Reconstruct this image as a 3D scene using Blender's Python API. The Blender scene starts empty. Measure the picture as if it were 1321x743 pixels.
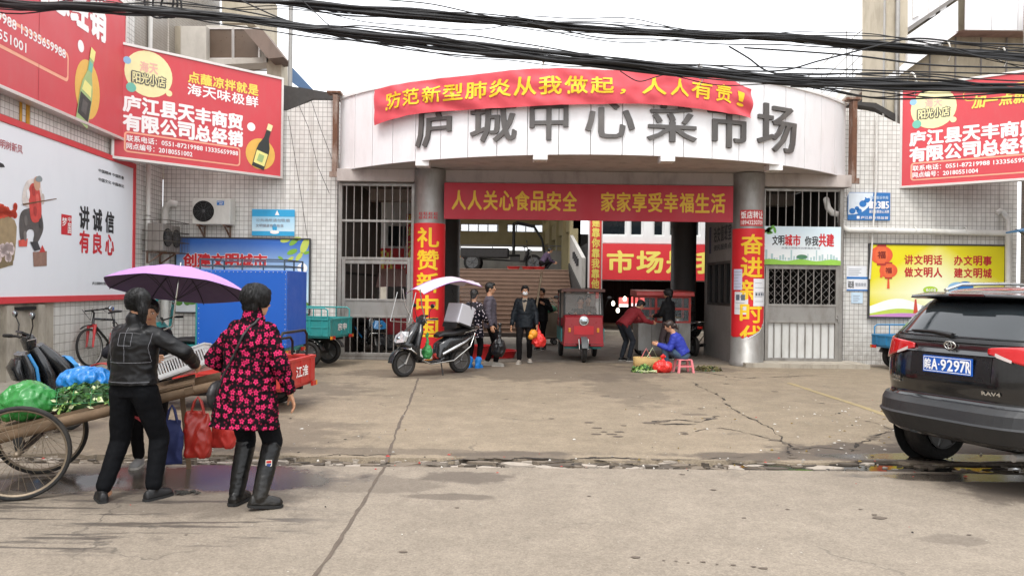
import bpy, bmesh, math, random
from mathutils import Vector, Matrix, noise, Euler
from mathutils.bvhtree import BVHTree
V = Vector
RAD = math.radians
S = bpy.context.scene
C = S.collection
random.seed(7)

# ------------------------------------------------------------------ camera
CAM_H, FOC, ROLL = 1.6, 970.0, 0.0125
cam = bpy.data.cameras.new('camera')
cam.sensor_width = 36
cam.lens = 36 * FOC / 1321
cam.clip_start, cam.clip_end = 0.05, 3000
cam_o = bpy.data.objects.new('camera', cam)
C.objects.link(cam_o)
cam_o.matrix_world = Matrix.Translation((0, 0, CAM_H)) @ Matrix.Rotation(RAD(90), 4, 'X') @ Matrix.Rotation(math.asin(ROLL), 4, 'Z')
S.camera = cam_o

# ------------------------------------------------------------------ light: overcast sky
SUN_EL, SUN_AZ = 62, 200
w = bpy.data.worlds.new('World')
S.world = w
w.use_nodes = True
wt = w.node_tree
bg = wt.nodes['Background']
sky = wt.nodes.new('ShaderNodeTexSky')
sky.sky_type = 'NISHITA'
sky.sun_disc = False
sky.sun_elevation = RAD(SUN_EL)
sky.sun_rotation = RAD(SUN_AZ)
sky.dust_density = 6
sky.air_density = 2
hs = wt.nodes.new('ShaderNodeHueSaturation')
hs.inputs['Saturation'].default_value = 0.12
mx = wt.nodes.new('ShaderNodeMixRGB')
mx.inputs[0].default_value = 0.7
mx.inputs[2].default_value = (9.6, 9.8, 10.2, 1)      # the even white cloud layer
wt.links.new(sky.outputs[0], hs.inputs['Color'])
wt.links.new(hs.outputs[0], mx.inputs[1])
wt.links.new(mx.outputs[0], bg.inputs[0])
bg.inputs[1].default_value = 0.125
sun = bpy.data.lights.new('sun', 'SUN')
sun.energy = 0.9
sun.angle = RAD(18)
sun.color = (1, 0.97, 0.93)
sun_o = bpy.data.objects.new('sun', sun)
C.objects.link(sun_o)
sun_o.location = (0, 0, 30)
sun_o.rotation_euler = (RAD(90 - SUN_EL), 0, RAD(180 - SUN_AZ + 0))
S.view_settings.view_transform = 'Standard'
S.view_settings.look = 'None'
S.view_settings.exposure = 1.1
S.view_settings.gamma = 1
S.cycles.max_bounces = 6
S.cycles.use_denoising = True

# ------------------------------------------------------------------ helpers
def at(px, py, y):
    """the point at depth y on the sight line of photograph pixel (px, py)"""
    c = math.sqrt(1 - ROLL * ROLL)
    dx, dy = px - 660.5, py - 371.5
    return V(((dx * c + dy * ROLL) * y / FOC, y, CAM_H - (-dx * ROLL + dy * c) * y / FOC))

def lin(h):
    if not isinstance(h, str):
        return tuple(h)
    h = h.lstrip('#')
    o = []
    for i in (0, 2, 4):
        c = int(h[i:i + 2], 16) / 255
        o.append(c / 12.92 if c <= 0.04045 else ((c + 0.055) / 1.055) ** 2.4)
    return tuple(o)

class Nodes:
    def __init__(s, name):
        s.m = bpy.data.materials.new(name)
        s.m.use_nodes = True
        s.t = s.m.node_tree
        s.b = s.t.nodes['Principled BSDF']
    def n(s, typ, ins=None, **kw):
        nd = s.t.nodes.new('ShaderNode' + typ)
        for k, v in kw.items():
            setattr(nd, k, v)
        for k, v in (ins or {}).items():
            s.set(nd.inputs[k], v)
        return nd
    def set(s, sock, v):
        if isinstance(v, bpy.types.NodeSocket):
            s.t.links.new(v, sock)
        elif hasattr(v, 'outputs'):
            s.t.links.new(v.outputs[0], sock)
        else:
            if isinstance(v, (tuple, list)) and len(v) == 3 and sock.type == 'RGBA':
                v = (*v, 1)
            sock.default_value = v
    def math(s, op, a, b=0.0, c=0.0, clamp=False):
        nd = s.n('Math', {0: a, 1: b, 2: c}, operation=op)
        nd.use_clamp = clamp
        return nd.outputs[0]
    def mix(s, f, a, b, mode='MIX'):
        return s.n('MixRGB', {0: f, 1: a, 2: b}, blend_type=mode).outputs[0]
    def coord(s):
        return s.n('TexCoord').outputs['Object']
    def geo(s):
        return s.n('NewGeometry').outputs['Position']
    def noise(s, vec, scale, detail=4, rough=0.55, dist=0.0):
        return s.n('TexNoise', {'Vector': vec, 'Scale': scale, 'Detail': detail, 'Roughness': rough, 'Distortion': dist}).outputs['Fac']
    def ramp(s, f, lo, hi):
        nd = s.n('MapRange', {0: f, 1: lo, 2: hi, 3: 0.0, 4: 1.0})
        nd.clamp = True
        return nd.outputs[0]
    def mapping(s, vec, scale=(1, 1, 1), loc=(0, 0, 0), rot=(0, 0, 0)):
        return s.n('Mapping', {0: vec, 1: loc, 2: rot, 3: scale}).outputs[0]
    def bump(s, h, strength=0.3, dist=0.01):
        s.t.links.new(s.n('Bump', {'Height': h, 'Strength': strength, 'Distance': dist}).outputs[0], s.b.inputs['Normal'])
    def out(s, **kw):
        for k, v in kw.items():
            s.set(s.b.inputs[k.replace('_', ' ')], v)
        return s.m

_mats = {}
def M(name, col, rough=0.6, metal=0.0, var=0.12, vs=6.0, bump=0.0, bs=60.0, dirt=0.0, dcol='#3b332b', coat=0.0, alpha=1.0, trans=0.0, emit=0.0, sheen=0.0, sub=0.0, spec=0.5):
    """a plain surface with uneven tone, wear, and dirt patches of its own"""
    if name in _mats:
        return _mats[name]
    N = Nodes(name)
    c = lin(col)
    co = N.coord()
    n1 = N.noise(co, vs, 5)
    cc = N.mix(n1, tuple(x * (1 - var) for x in c), tuple(min(1, x * (1 + var)) for x in c))
    if dirt:
        d = N.noise(N.mapping(co, (1, 1, 0.35)), 3.3, 8, 0.68)
        cc = N.mix(N.math('MULTIPLY', N.ramp(d, 0.47, 0.72), dirt), cc, lin(dcol))
    r = N.n('MapRange', {0: N.noise(co, vs * 2.3, 3), 1: 0.3, 2: 0.7, 3: max(0.02, rough - 0.08), 4: min(1, rough + 0.08)}).outputs[0]
    N.out(Base_Color=cc, Roughness=r, Metallic=metal, Alpha=alpha)
    if spec != 0.5:
        N.out(Specular_IOR_Level=spec)
    if coat:
        N.out(Coat_Weight=coat, Coat_Roughness=0.08)
    if trans:
        N.out(Transmission_Weight=trans, IOR=1.2)
    if sheen:
        N.out(Sheen_Weight=sheen)
    if sub:
        N.out(Subsurface_Weight=sub, Subsurface_Radius=(0.012, 0.004, 0.002))
    if emit:
        N.out(Emission_Color=c, Emission_Strength=emit)
    if bump:
        N.bump(N.noise(co, bs, 4), bump, 0.006)
    _mats[name] = N.m
    return N.m

# glyph outlines of Blender's own font, as flat meshes in a unit box
_gl = {}
def glyphs(s, fine=False):
    if s not in _gl:
        cu = bpy.data.curves.new('glyph', 'FONT')
        cu.body = s
        cu.resolution_u = 2
        o = bpy.data.objects.new('glyph', cu)
        C.objects.link(o)
        dg = bpy.context.evaluated_depsgraph_get()
        me = bpy.data.meshes.new_from_object(o.evaluated_get(dg))
        vs = [(v.co.x, v.co.y) for v in me.vertices]
        fs = [tuple(p.vertices) for p in me.polygons]
        bpy.data.objects.remove(o)
        bpy.data.curves.remove(cu)
        bpy.data.meshes.remove(me)
        x0, x1 = min(v[0] for v in vs), max(v[0] for v in vs)
        y0, y1 = min(v[1] for v in vs), max(v[1] for v in vs)
        cnt = {}
        for f in fs:
            for a, b in zip(f, f[1:] + f[:1]):
                k = (min(a, b), max(a, b))
                cnt[k] = None if k in cnt else (a, b)
        _gl[s] = ([((x - x0) / (x1 - x0), (y - y0) / max(1e-6, y1 - y0)) for x, y in vs], fs, [e for e in cnt.values() if e], (x1 - x0, y1 - y0))
    if not fine:
        return _gl[s]
    if s + '#' not in _gl:
        vs, fs, _, size = _gl[s]
        bm = bmesh.new()
        bv = [bm.verts.new((x, y, 0)) for x, y in vs]
        for f in fs:
            try:
                bm.faces.new([bv[i] for i in f])
            except ValueError:
                pass
        for _ in range(5):
            bmesh.ops.triangulate(bm, faces=bm.faces[:])
            e = [q for q in bm.edges if abs(q.verts[0].co.x - q.verts[1].co.x) > 0.13]
            if not e:
                break
            bmesh.ops.subdivide_edges(bm, edges=e, cuts=1)
        bmesh.ops.triangulate(bm, faces=bm.faces[:])
        bm.verts.index_update()
        ed = []
        for q in bm.edges:
            if len(q.link_loops) == 1:
                l = q.link_loops[0]
                ed.append((l.vert.index, l.link_loop_next.vert.index))
        _gl[s + '#'] = ([(v.co.x, v.co.y) for v in bm.verts], [tuple(v.index for v in f.verts) for f in bm.faces], ed, size)
        bm.free()
    return _gl[s + '#']

class MB:
    """collects shapes and links them as ONE mesh object"""
    def __init__(s, mat=None):
        s.v, s.f, s.mi, s.sm, s.mats = [], [], [], [], []
        s.X = Matrix.Identity(4)
        s.mat = mat
    def add(s, vs, fs, mat=None, smooth=False):
        mat = mat or s.mat
        if mat not in s.mats:
            s.mats.append(mat)
        i, b = s.mats.index(mat), len(s.v)
        s.v += [s.X @ V(p) for p in vs]
        for f in fs:
            s.f.append([b + k for k in f])
            s.mi.append(i)
            s.sm.append(smooth)
        return s
    def box(s, c, d, mat=None, rot=None, taper=1.0):
        x, y, z = d[0] / 2, d[1] / 2, d[2] / 2
        t = taper
        P = [(-x, -y, -z), (x, -y, -z), (x, y, -z), (-x, y, -z), (-x * t, -y * t, z), (x * t, -y * t, z), (x * t, y * t, z), (-x * t, y * t, z)]
        if rot is not None:
            e = Euler(rot).to_matrix() if not isinstance(rot, Matrix) else rot
            P = [e @ V(p) for p in P]
        return s.add([V(p) + V(c) for p in P], [(0, 3, 2, 1), (4, 5, 6, 7), (0, 1, 5, 4), (1, 2, 6, 5), (2, 3, 7, 6), (3, 0, 4, 7)], mat)
    def span(s, a, b, mat=None):
        a, b = V(a), V(b)
        return s.box((a + b) / 2, [abs(q) for q in (b - a)], mat)
    def loft(s, rings, mat=None, closed=True, caps=True, smooth=True):
        n, vs, fs = len(rings[0]), [], []
        for r in rings:
            vs += list(r)
        for k in range(len(rings) - 1):
            for i in range(n if closed else n - 1):
                j = (i + 1) % n
                fs.append((k * n + i, k * n + j, (k + 1) * n + j, (k + 1) * n + i))
        s.add(vs, fs, mat, smooth)
        if caps and closed:
            s.add(rings[0], [tuple(range(n))[::-1]], mat)
            s.add(rings[-1], [tuple(range(n))], mat)
        return s
    def tube(s, pts, r, mat=None, n=8, closed=False, caps=True, sq=False):
        pts = [V(p) for p in pts]
        m = len(pts)
        rr = r if isinstance(r, (list, tuple)) else [r] * m
        rings, up = [], None
        for i, p in enumerate(pts):
            d = (pts[(i + 1) % m] - pts[i - 1]) if (closed or 0 < i < m - 1) else (pts[1] - pts[0] if i == 0 else pts[-1] - pts[-2])
            d = d.normalized() if d.length > 1e-9 else V((0, 0, 1))
            if up is None:
                up = V((0, 0, 1)) if abs(d.z) < 0.9 else V((1, 0, 0))
            a = d.cross(up)
            a = a.normalized() if a.length > 1e-6 else d.orthogonal().normalized()
            up = a.cross(d).normalized()
            o = math.pi / n if sq else 0
            k = 1.414 if sq else 1
            rings.append([p + (a * math.cos(2 * math.pi * t / n + o) + up * math.sin(2 * math.pi * t / n + o)) * rr[i] * k for t in range(n)])
        if closed:
            rings.append(rings[0])
        return s.loft(rings, mat, True, caps and not closed, not sq)
    def bar(s, a, b, r, mat=None):
        return s.tube([a, b], r, mat, 4, sq=True)
    def lathe(s, prof, c=(0, 0, 0), axis=(0, 0, 1), mat=None, n=20, caps=True, sc=(1, 1)):
        ax = V(axis).normalized()
        a = ax.orthogonal().normalized()
        b = ax.cross(a)
        rings = [[V(c) + ax * h + (a * math.cos(2 * math.pi * t / n) * sc[0] + b * math.sin(2 * math.pi * t / n) * sc[1]) * max(r, 1e-4) for t in range(n)] for r, h in prof]
        return s.loft(rings, mat, True, caps, True)
    def ell(s, c, r, mat=None, rot=None, n=14, m=9):
        c = V(c)
        r = (r, r, r) if not isinstance(r, (tuple, list, Vector)) else r
        e = Matrix.Identity(3) if rot is None else (rot if isinstance(rot, Matrix) else Euler(rot).to_matrix())
        rings = []
        for k in range(m + 1):
            t = math.pi * k / m
            q = max(math.sin(t), 1e-3)
            rings.append([c + e @ V((r[0] * q * math.cos(2 * math.pi * i / n), r[1] * q * math.sin(2 * math.pi * i / n), -r[2] * math.cos(t))) for i in range(n)])
        return s.loft(rings, mat)
    def cap(s, p0, p1, r0, r1, mat=None, n=12, flat=1.0, side=None):
        p0, p1 = V(p0), V(p1)
        d = (p1 - p0)
        L = d.length
        d = d / L if L > 1e-6 else V((0, 0, 1))
        a = V(side) - d * V(side).dot(d) if side is not None else d.orthogonal()
        a.normalize()
        b = d.cross(a)
        rings = []
        for base, r, sg in ((p0, r0, -1), (p1, r1, 1)):
            an = [80, 55, 25, 0] if sg < 0 else [0, 25, 55, 80]
            for q in an:
                h, rr = math.sin(RAD(q)) * r * sg, math.cos(RAD(q)) * r
                rings.append([base + d * h + (a * math.cos(2 * math.pi * t / n) + b * math.sin(2 * math.pi * t / n) * flat) * rr for t in range(n)])
        return s.loft(rings, mat)
    def torus(s, c, axis, R, r, mat=None, n=36, m=8, sc=(1, 1)):
        ax = V(axis).normalized()
        a = V((0, 0, 1)) if abs(ax.z) < 0.9 else V((1, 0, 0))
        a = (a - ax * a.dot(ax)).normalized()
        b = ax.cross(a)
        return s.tube([V(c) + a * R * math.cos(2 * math.pi * t / n) + b * R * math.sin(2 * math.pi * t / n) for t in range(n)], r, mat, m, closed=True)
    def grid(s, fn, nu, nv, mat=None, smooth=True, closed_u=False):
        vs = [fn(i / nu, j / nv) for j in range(nv + 1) for i in range(nu + 1)]
        fs = [(j * (nu + 1) + i, j * (nu + 1) + i + 1, (j + 1) * (nu + 1) + i + 1, (j + 1) * (nu + 1) + i) for j in range(nv) for i in range(nu)]
        return s.add(vs, fs, mat, smooth)
    def prism(s, poly, fr, depth, mat=None):
        """poly of (u, v) in frame fr = (origin, ux, uy); extruded by depth along ux x uy"""
        o, a, b = (V(q) for q in fr)
        nn = a.cross(b).normalized()
        n = len(poly)
        P = [o + a * u + b * v for u, v in poly] + [o + a * u + b * v + nn * depth for u, v in poly]
        return s.add(P, [tuple(range(n))[::-1], tuple(range(n, 2 * n))] + [(i, (i + 1) % n, n + (i + 1) % n, n + i) for i in range(n)], mat)
    # ---- flat printing: a sign's own face, x along it, z up, front towards -y
    def p2(s, pts, layer, mat, fn=None):
        y = -0.0025 * layer
        if fn:
            return s.add([fn(x, z, y) for x, z in pts], [tuple(range(len(pts)))], mat)
        return s.add([(x, y, z) for x, z in pts], [tuple(range(len(pts)))], mat)
    def r2(s, x0, z0, x1, z1, layer, mat):
        return s.p2([(x0, z0), (x1, z0), (x1, z1), (x0, z1)], layer, mat)
    def e2(s, cx, cz, rx, rz, layer, mat, n=28, a=0, ph=0, sweep=2 * math.pi):
        ca, sa = math.cos(a), math.sin(a)
        pts = []
        for t in range(n):
            x, z = rx * math.cos(ph + sweep * t / n), rz * math.sin(ph + sweep * t / n)
            pts.append((cx + x * ca - z * sa, cz + x * sa + z * ca))
        return s.p2(pts, layer, mat)
    def rr2(s, x0, z0, x1, z1, r, layer, mat):
        pts = []
        for cx, cz, a0 in ((x1 - r, z0 + r, -90), (x1 - r, z1 - r, 0), (x0 + r, z1 - r, 90), (x0 + r, z0 + r, 180)):
            pts += [(cx + r * math.cos(RAD(a0 + k * 22.5)), cz + r * math.sin(RAD(a0 + k * 22.5))) for k in range(5)]
        return s.p2(pts, layer, mat)
    def text(s, st, x0, z0, x1, z1, layer, mat, bold=0.0, fn=None, depth=0.0, slant=0.0, bx=None):
        """writing fitted to the box; heavier strokes come from shifted copies of the outline"""
        if st == '一':
            z0, z1 = z0 + (z1 - z0) * 0.43, z0 + (z1 - z0) * 0.57
        vs, fs, ed, (gw, gh) = glyphs(st, fn is not None and len(st) == 1)
        W, Hh = x1 - x0, z1 - z0
        em = Hh / max(gh, 0.3)
        jit = [(0, 0)] + ([(math.cos(RAD(a)), math.sin(RAD(a))) for a in (0, 60, 120, 180, 240, 300)] if bold else [])
        fn = fn or (lambda x, z, y: V((x, y, z)))
        for k, (jx, jz) in enumerate(jit):
            yo = -0.0025 * layer - 0.00025 * k
            ex, ez = jx * (bx if bx is not None else bold) * em, jz * bold * em
            pts = [(x0 + W * u + ex + slant * Hh * v, z0 + Hh * v + ez) for u, v in vs]
            P = [fn(x, z, yo - depth) for x, z in pts]
            s.add(P, fs, mat)
            if depth:
                n = len(P)
                s.add(P + [fn(x, z, yo) for x, z in pts], [(b, a, a + n, b + n) for a, b in ed], mat)
        return s
    def vtext(s, st, x0, x1, ztop, zbot, layer, mat, bold=0.0, fn=None, gap=0.12):
        n = len(st)
        h = (ztop - zbot) / n
        for i, ch in enumerate(st):
            s.text(ch, x0, ztop - (i + 1) * h + h * gap / 2, x1, ztop - i * h - h * gap / 2, layer, mat, bold, fn)
        return s
    def mesh(s, name='mesh'):
        me = bpy.data.meshes.new(name)
        me.from_pydata([tuple(p) for p in s.v], [], s.f)
        for m in s.mats:
            me.materials.append(m)
        me.polygons.foreach_set('material_index', s.mi)
        me.polygons.foreach_set('use_smooth', s.sm)
        me.update()
        return me
    def build(s, name, parent=None, loc=None, rot=None, bevel=0.0, seg=2, flip=True):
        me = s.mesh(name)
        if flip:
            bm = bmesh.new()
            bm.from_mesh(me)
            bmesh.ops.recalc_face_normals(bm, faces=bm.faces)
            bm.to_mesh(me)
            bm.free()
        o = bpy.data.objects.new(name, me)
        C.objects.link(o)
        if parent is not None:
            o.parent = parent
        if loc is not None:
            o.location = loc
        if rot is not None:
            o.rotation_euler = rot
        if bevel:
            b = o.modifiers.new('edge', 'BEVEL')
            b.width, b.segments, b.limit_method, b.angle_limit = bevel, seg, 'ANGLE', RAD(40)
            b.harden_normals = False
        return o

def tag(o, label=None, cat=None, group=None, kind=None):
    for k, v in (('label', label), ('category', cat), ('group', group), ('kind', kind)):
        if v:
            o[k] = v
    return o

def thing(name, label, cat, loc=(0, 0, 0), rz=0.0, group=None):
    o = bpy.data.objects.new(name, None)
    o.empty_display_size = 0.1
    C.objects.link(o)
    o.location = loc
    o.rotation_euler = (0, 0, rz)
    return tag(o, label, cat, group)

def copy_tree(o, parent=None):
    c = o.copy()
    C.objects.link(c)
    if parent is not None:
        c.parent = parent
    for ch in list(o.children):
        copy_tree(ch, c)
    return c

def remesh(mb, vox, smooth=6, fold=0.0, ff=(7, 7, 13), seed=0.0):
    """merge a set of overlapping shapes into one continuous surface"""
    me = mb.mesh('shape')
    o = bpy.data.objects.new('shape', me)
    C.objects.link(o)
    r = o.modifiers.new('r', 'REMESH')
    r.mode, r.voxel_size, r.use_smooth_shade = 'VOXEL', vox, True
    if smooth:
        q = o.modifiers.new('s', 'SMOOTH')
        q.factor, q.iterations = 0.5, smooth
    dg = bpy.context.evaluated_depsgraph_get()
    out = bpy.data.meshes.new_from_object(o.evaluated_get(dg))
    bpy.data.objects.remove(o)
    if fold:
        out.update()
        vs = [(v.co.copy(), v.normal.copy()) for v in out.vertices]
        for v, (c, n) in zip(out.vertices, vs):
            q = V((c.x * ff[0] + seed, c.y * ff[1], c.z * ff[2]))
            a = noise.noise(q) + 0.5 * noise.noise(q * 2.3)
            a = 1 - abs(a) * 2.2
            v.co = c + n * fold * (a * 0.7 - 0.2)
    out.update()
    return out

def obj(name, me, parent=None, mat=None):
    if mat is not None:
        me.materials.clear()
        me.materials.append(mat)
    o = bpy.data.objects.new(name, me)
    C.objects.link(o)
    if parent is not None:
        o.parent = parent
    return o
# ------------------------------------------------------------------ shared materials
def tile_mat(name, light, grout, size=0.1, mortar=0.005, dirt=0.55, stain_z=None):
    N = Nodes(name)
    co = N.coord()
    sp = N.n('SeparateXYZ', {0: co}).outputs
    uv = N.n('CombineXYZ', {0: N.math('ADD', sp[0], sp[1]), 1: sp[2], 2: 0.0}).outputs[0]
    br = N.n('TexBrick', {'Vector': uv, 'Color1': lin(light), 'Color2': tuple(x * 0.9 for x in lin(light)), 'Mortar': lin(grout), 'Scale': 1.0, 'Mortar Size': mortar, 'Mortar Smooth': 0.3, 'Brick Width': size, 'Row Height': size})
    br.offset = 0
    br.squash = 1
    c = br.outputs['Color']
    d1 = N.noise(N.mapping(co, (1, 1, 0.3)), 1.3, 8, 0.7)
    d2 = N.noise(co, 9, 6, 0.7)
    f = N.math('MULTIPLY', N.ramp(N.math('ADD', N.math('MULTIPLY', d1, 0.7), N.math('MULTIPLY', d2, 0.3)), 0.45, 0.7), dirt)
    c = N.mix(f, c, (0.16, 0.13, 0.1))
    # grime that gathers in the joints
    gj = N.math('MULTIPLY', br.outputs['Fac'], N.ramp(N.noise(co, 0.9, 4), 0.3, 0.7))
    c = N.mix(N.math('MULTIPLY', gj, 0.62), c, (0.07, 0.062, 0.054))
    st = N.noise(N.mapping(co, (5, 5, 0.22)), 1.0, 6, 0.6)
    c = N.mix(N.math('MULTIPLY', N.ramp(st, 0.56, 0.72), 0.42), c, (0.2, 0.165, 0.13))
    low = N.math('MULTIPLY', N.ramp(sp[2], 0.9, 0.0), N.ramp(d2, 0.35, 0.65))
    c = N.mix(N.math('MULTIPLY', low, 0.5), c, (0.2, 0.16, 0.12))
    # a tenth of the tiles are a shade off
    wn = N.n('TexWhiteNoise', {'Vector': N.n('VectorMath', {0: N.n('VectorMath', {0: uv, 1: (size,) * 3}, operation='DIVIDE').outputs[0]}, operation='FLOOR').outputs[0]})
    c = N.mix(N.math('MULTIPLY', N.ramp(wn.outputs['Value'], 0.75, 1.0), 0.15), c, (0.3, 0.27, 0.22))
    N.out(Base_Color=c, Roughness=N.math('ADD', N.math('MULTIPLY', br.outputs['Fac'], 0.4), 0.32))
    N.bump(N.math('SUBTRACT', 1.0, br.outputs['Fac']), 0.4, 0.004)
    return N.m

m_tile = tile_mat('white_wall_tile', '#e0ded9', '#958f87', dirt=0.4)
m_tile_big = tile_mat('low_wall_tile', '#d4d2cc', '#8a857d', 0.15, 0.005, 0.3)
m_greytile = tile_mat('grey_mosaic', '#a39c92', '#6a645c', 0.06, 0.003, 0.5)
m_conc = M('raw_concrete', '#a59d8f', 0.85, var=0.18, vs=2.2, bump=0.4, dirt=0.6)
m_beige = M('beige_render', '#b3a996', 0.85, var=0.1, vs=1.5, bump=0.3, dirt=0.45, dcol='#6e6552')
m_cream = M('cream_render', '#b3a67f', 0.85, var=0.08, vs=1.2, dirt=0.25, dcol='#7d7050')
m_brown = M('brown_soffit', '#75655b', 0.8, var=0.15, vs=1.4, dirt=0.4, dcol='#3c332d')
m_soff = M('grey_soffit', '#b3a9a3', 0.75, var=0.12, vs=0.9, dirt=0.4, dcol='#584b45')
m_white = M('white_paint', '#e2e1df', 0.5, var=0.04, vs=2, dirt=0.12, dcol='#9a9288')
m_panel = M('white_cladding', '#e6e5e6', 0.4, var=0.03, vs=1.5, dirt=0.2, dcol='#a7a29d')
m_dark = M('dark_gap', '#141312', 0.9)
m_seam = M('panel_seam', '#77736f', 0.8)
m_steel = M('brushed_steel', '#95938f', 0.5, 0.5, var=0.15, vs=3, dirt=0.45, dcol='#5a4c3e')
m_steel_d = M('grey_gate_steel', '#9c9994', 0.45, 0.7, var=0.2, vs=5, dirt=0.5, dcol='#4a3d31')
m_rust = M('rusty_iron', '#6b4a38', 0.85, 0.2, var=0.4, vs=9, bump=0.5, dirt=0.8, dcol='#c8bdb2')
m_black = M('black_plastic', '#1b1b1c', 0.42, var=0.2)
m_rubber = M('black_rubber', '#1a1918', 0.8, var=0.3, vs=20, dirt=0.5, dcol='#4a443d')
m_glass = M('dark_window_glass', '#1a2024', 0.08, var=0.3, vs=1)
m_pvc = M('white_pvc', '#d8d6d0', 0.45, var=0.05, dirt=0.35, dcol='#8a8172')
m_red = M('sign_red', '#cb3a3f', 0.55, var=0.05, vs=1.5, dirt=0.1, dcol='#8e2a2a')
m_redl = M('faded_sign_red', '#c9424a', 0.5, var=0.12, vs=0.6, dirt=0.3, dcol='#bd6462')
m_redd = M('deep_banner_red', '#b8202c', 0.65, var=0.07, vs=2, dirt=0.12, dcol='#7a1218')
m_yel = M('banner_yellow', '#eec324', 0.6, var=0.06)
m_yelp = M('pale_yellow_letter', '#f0dc6a', 0.6, var=0.05)
m_gold = M('dull_gold_letter', '#cfa62c', 0.6, var=0.08)
m_wl = M('white_letter', '#f1ecea', 0.6, var=0.03)
m_ink = M('black_ink', '#262425', 0.7, var=0.1)
m_redink = M('red_ink', '#c3242c', 0.6, var=0.05)
m_paper = M('white_paper', '#dedfe2', 0.8, var=0.04, dirt=0.1)
m_blueprint = M('print_blue', '#2a72b8', 0.5, var=0.08)
m_cable = M('black_cable', '#171719', 0.6, var=0.25, vs=3)

# ------------------------------------------------------------------ ground
def ell_mask(N, pos, cx, cy, rx, ry, nz, k=0.8):
    q = N.mapping(pos, (1 / rx, 1 / ry, 0), (-cx / rx, -cy / ry, 0))
    d = N.n('VectorMath', {0: q}, operation='LENGTH').outputs['Value']
    return N.ramp(N.math('ADD', N.math('SUBTRACT', 1.0, d), N.math('MULTIPLY', N.math('SUBTRACT', nz, 0.5), k * 2)), 0.0, 0.22)

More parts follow.
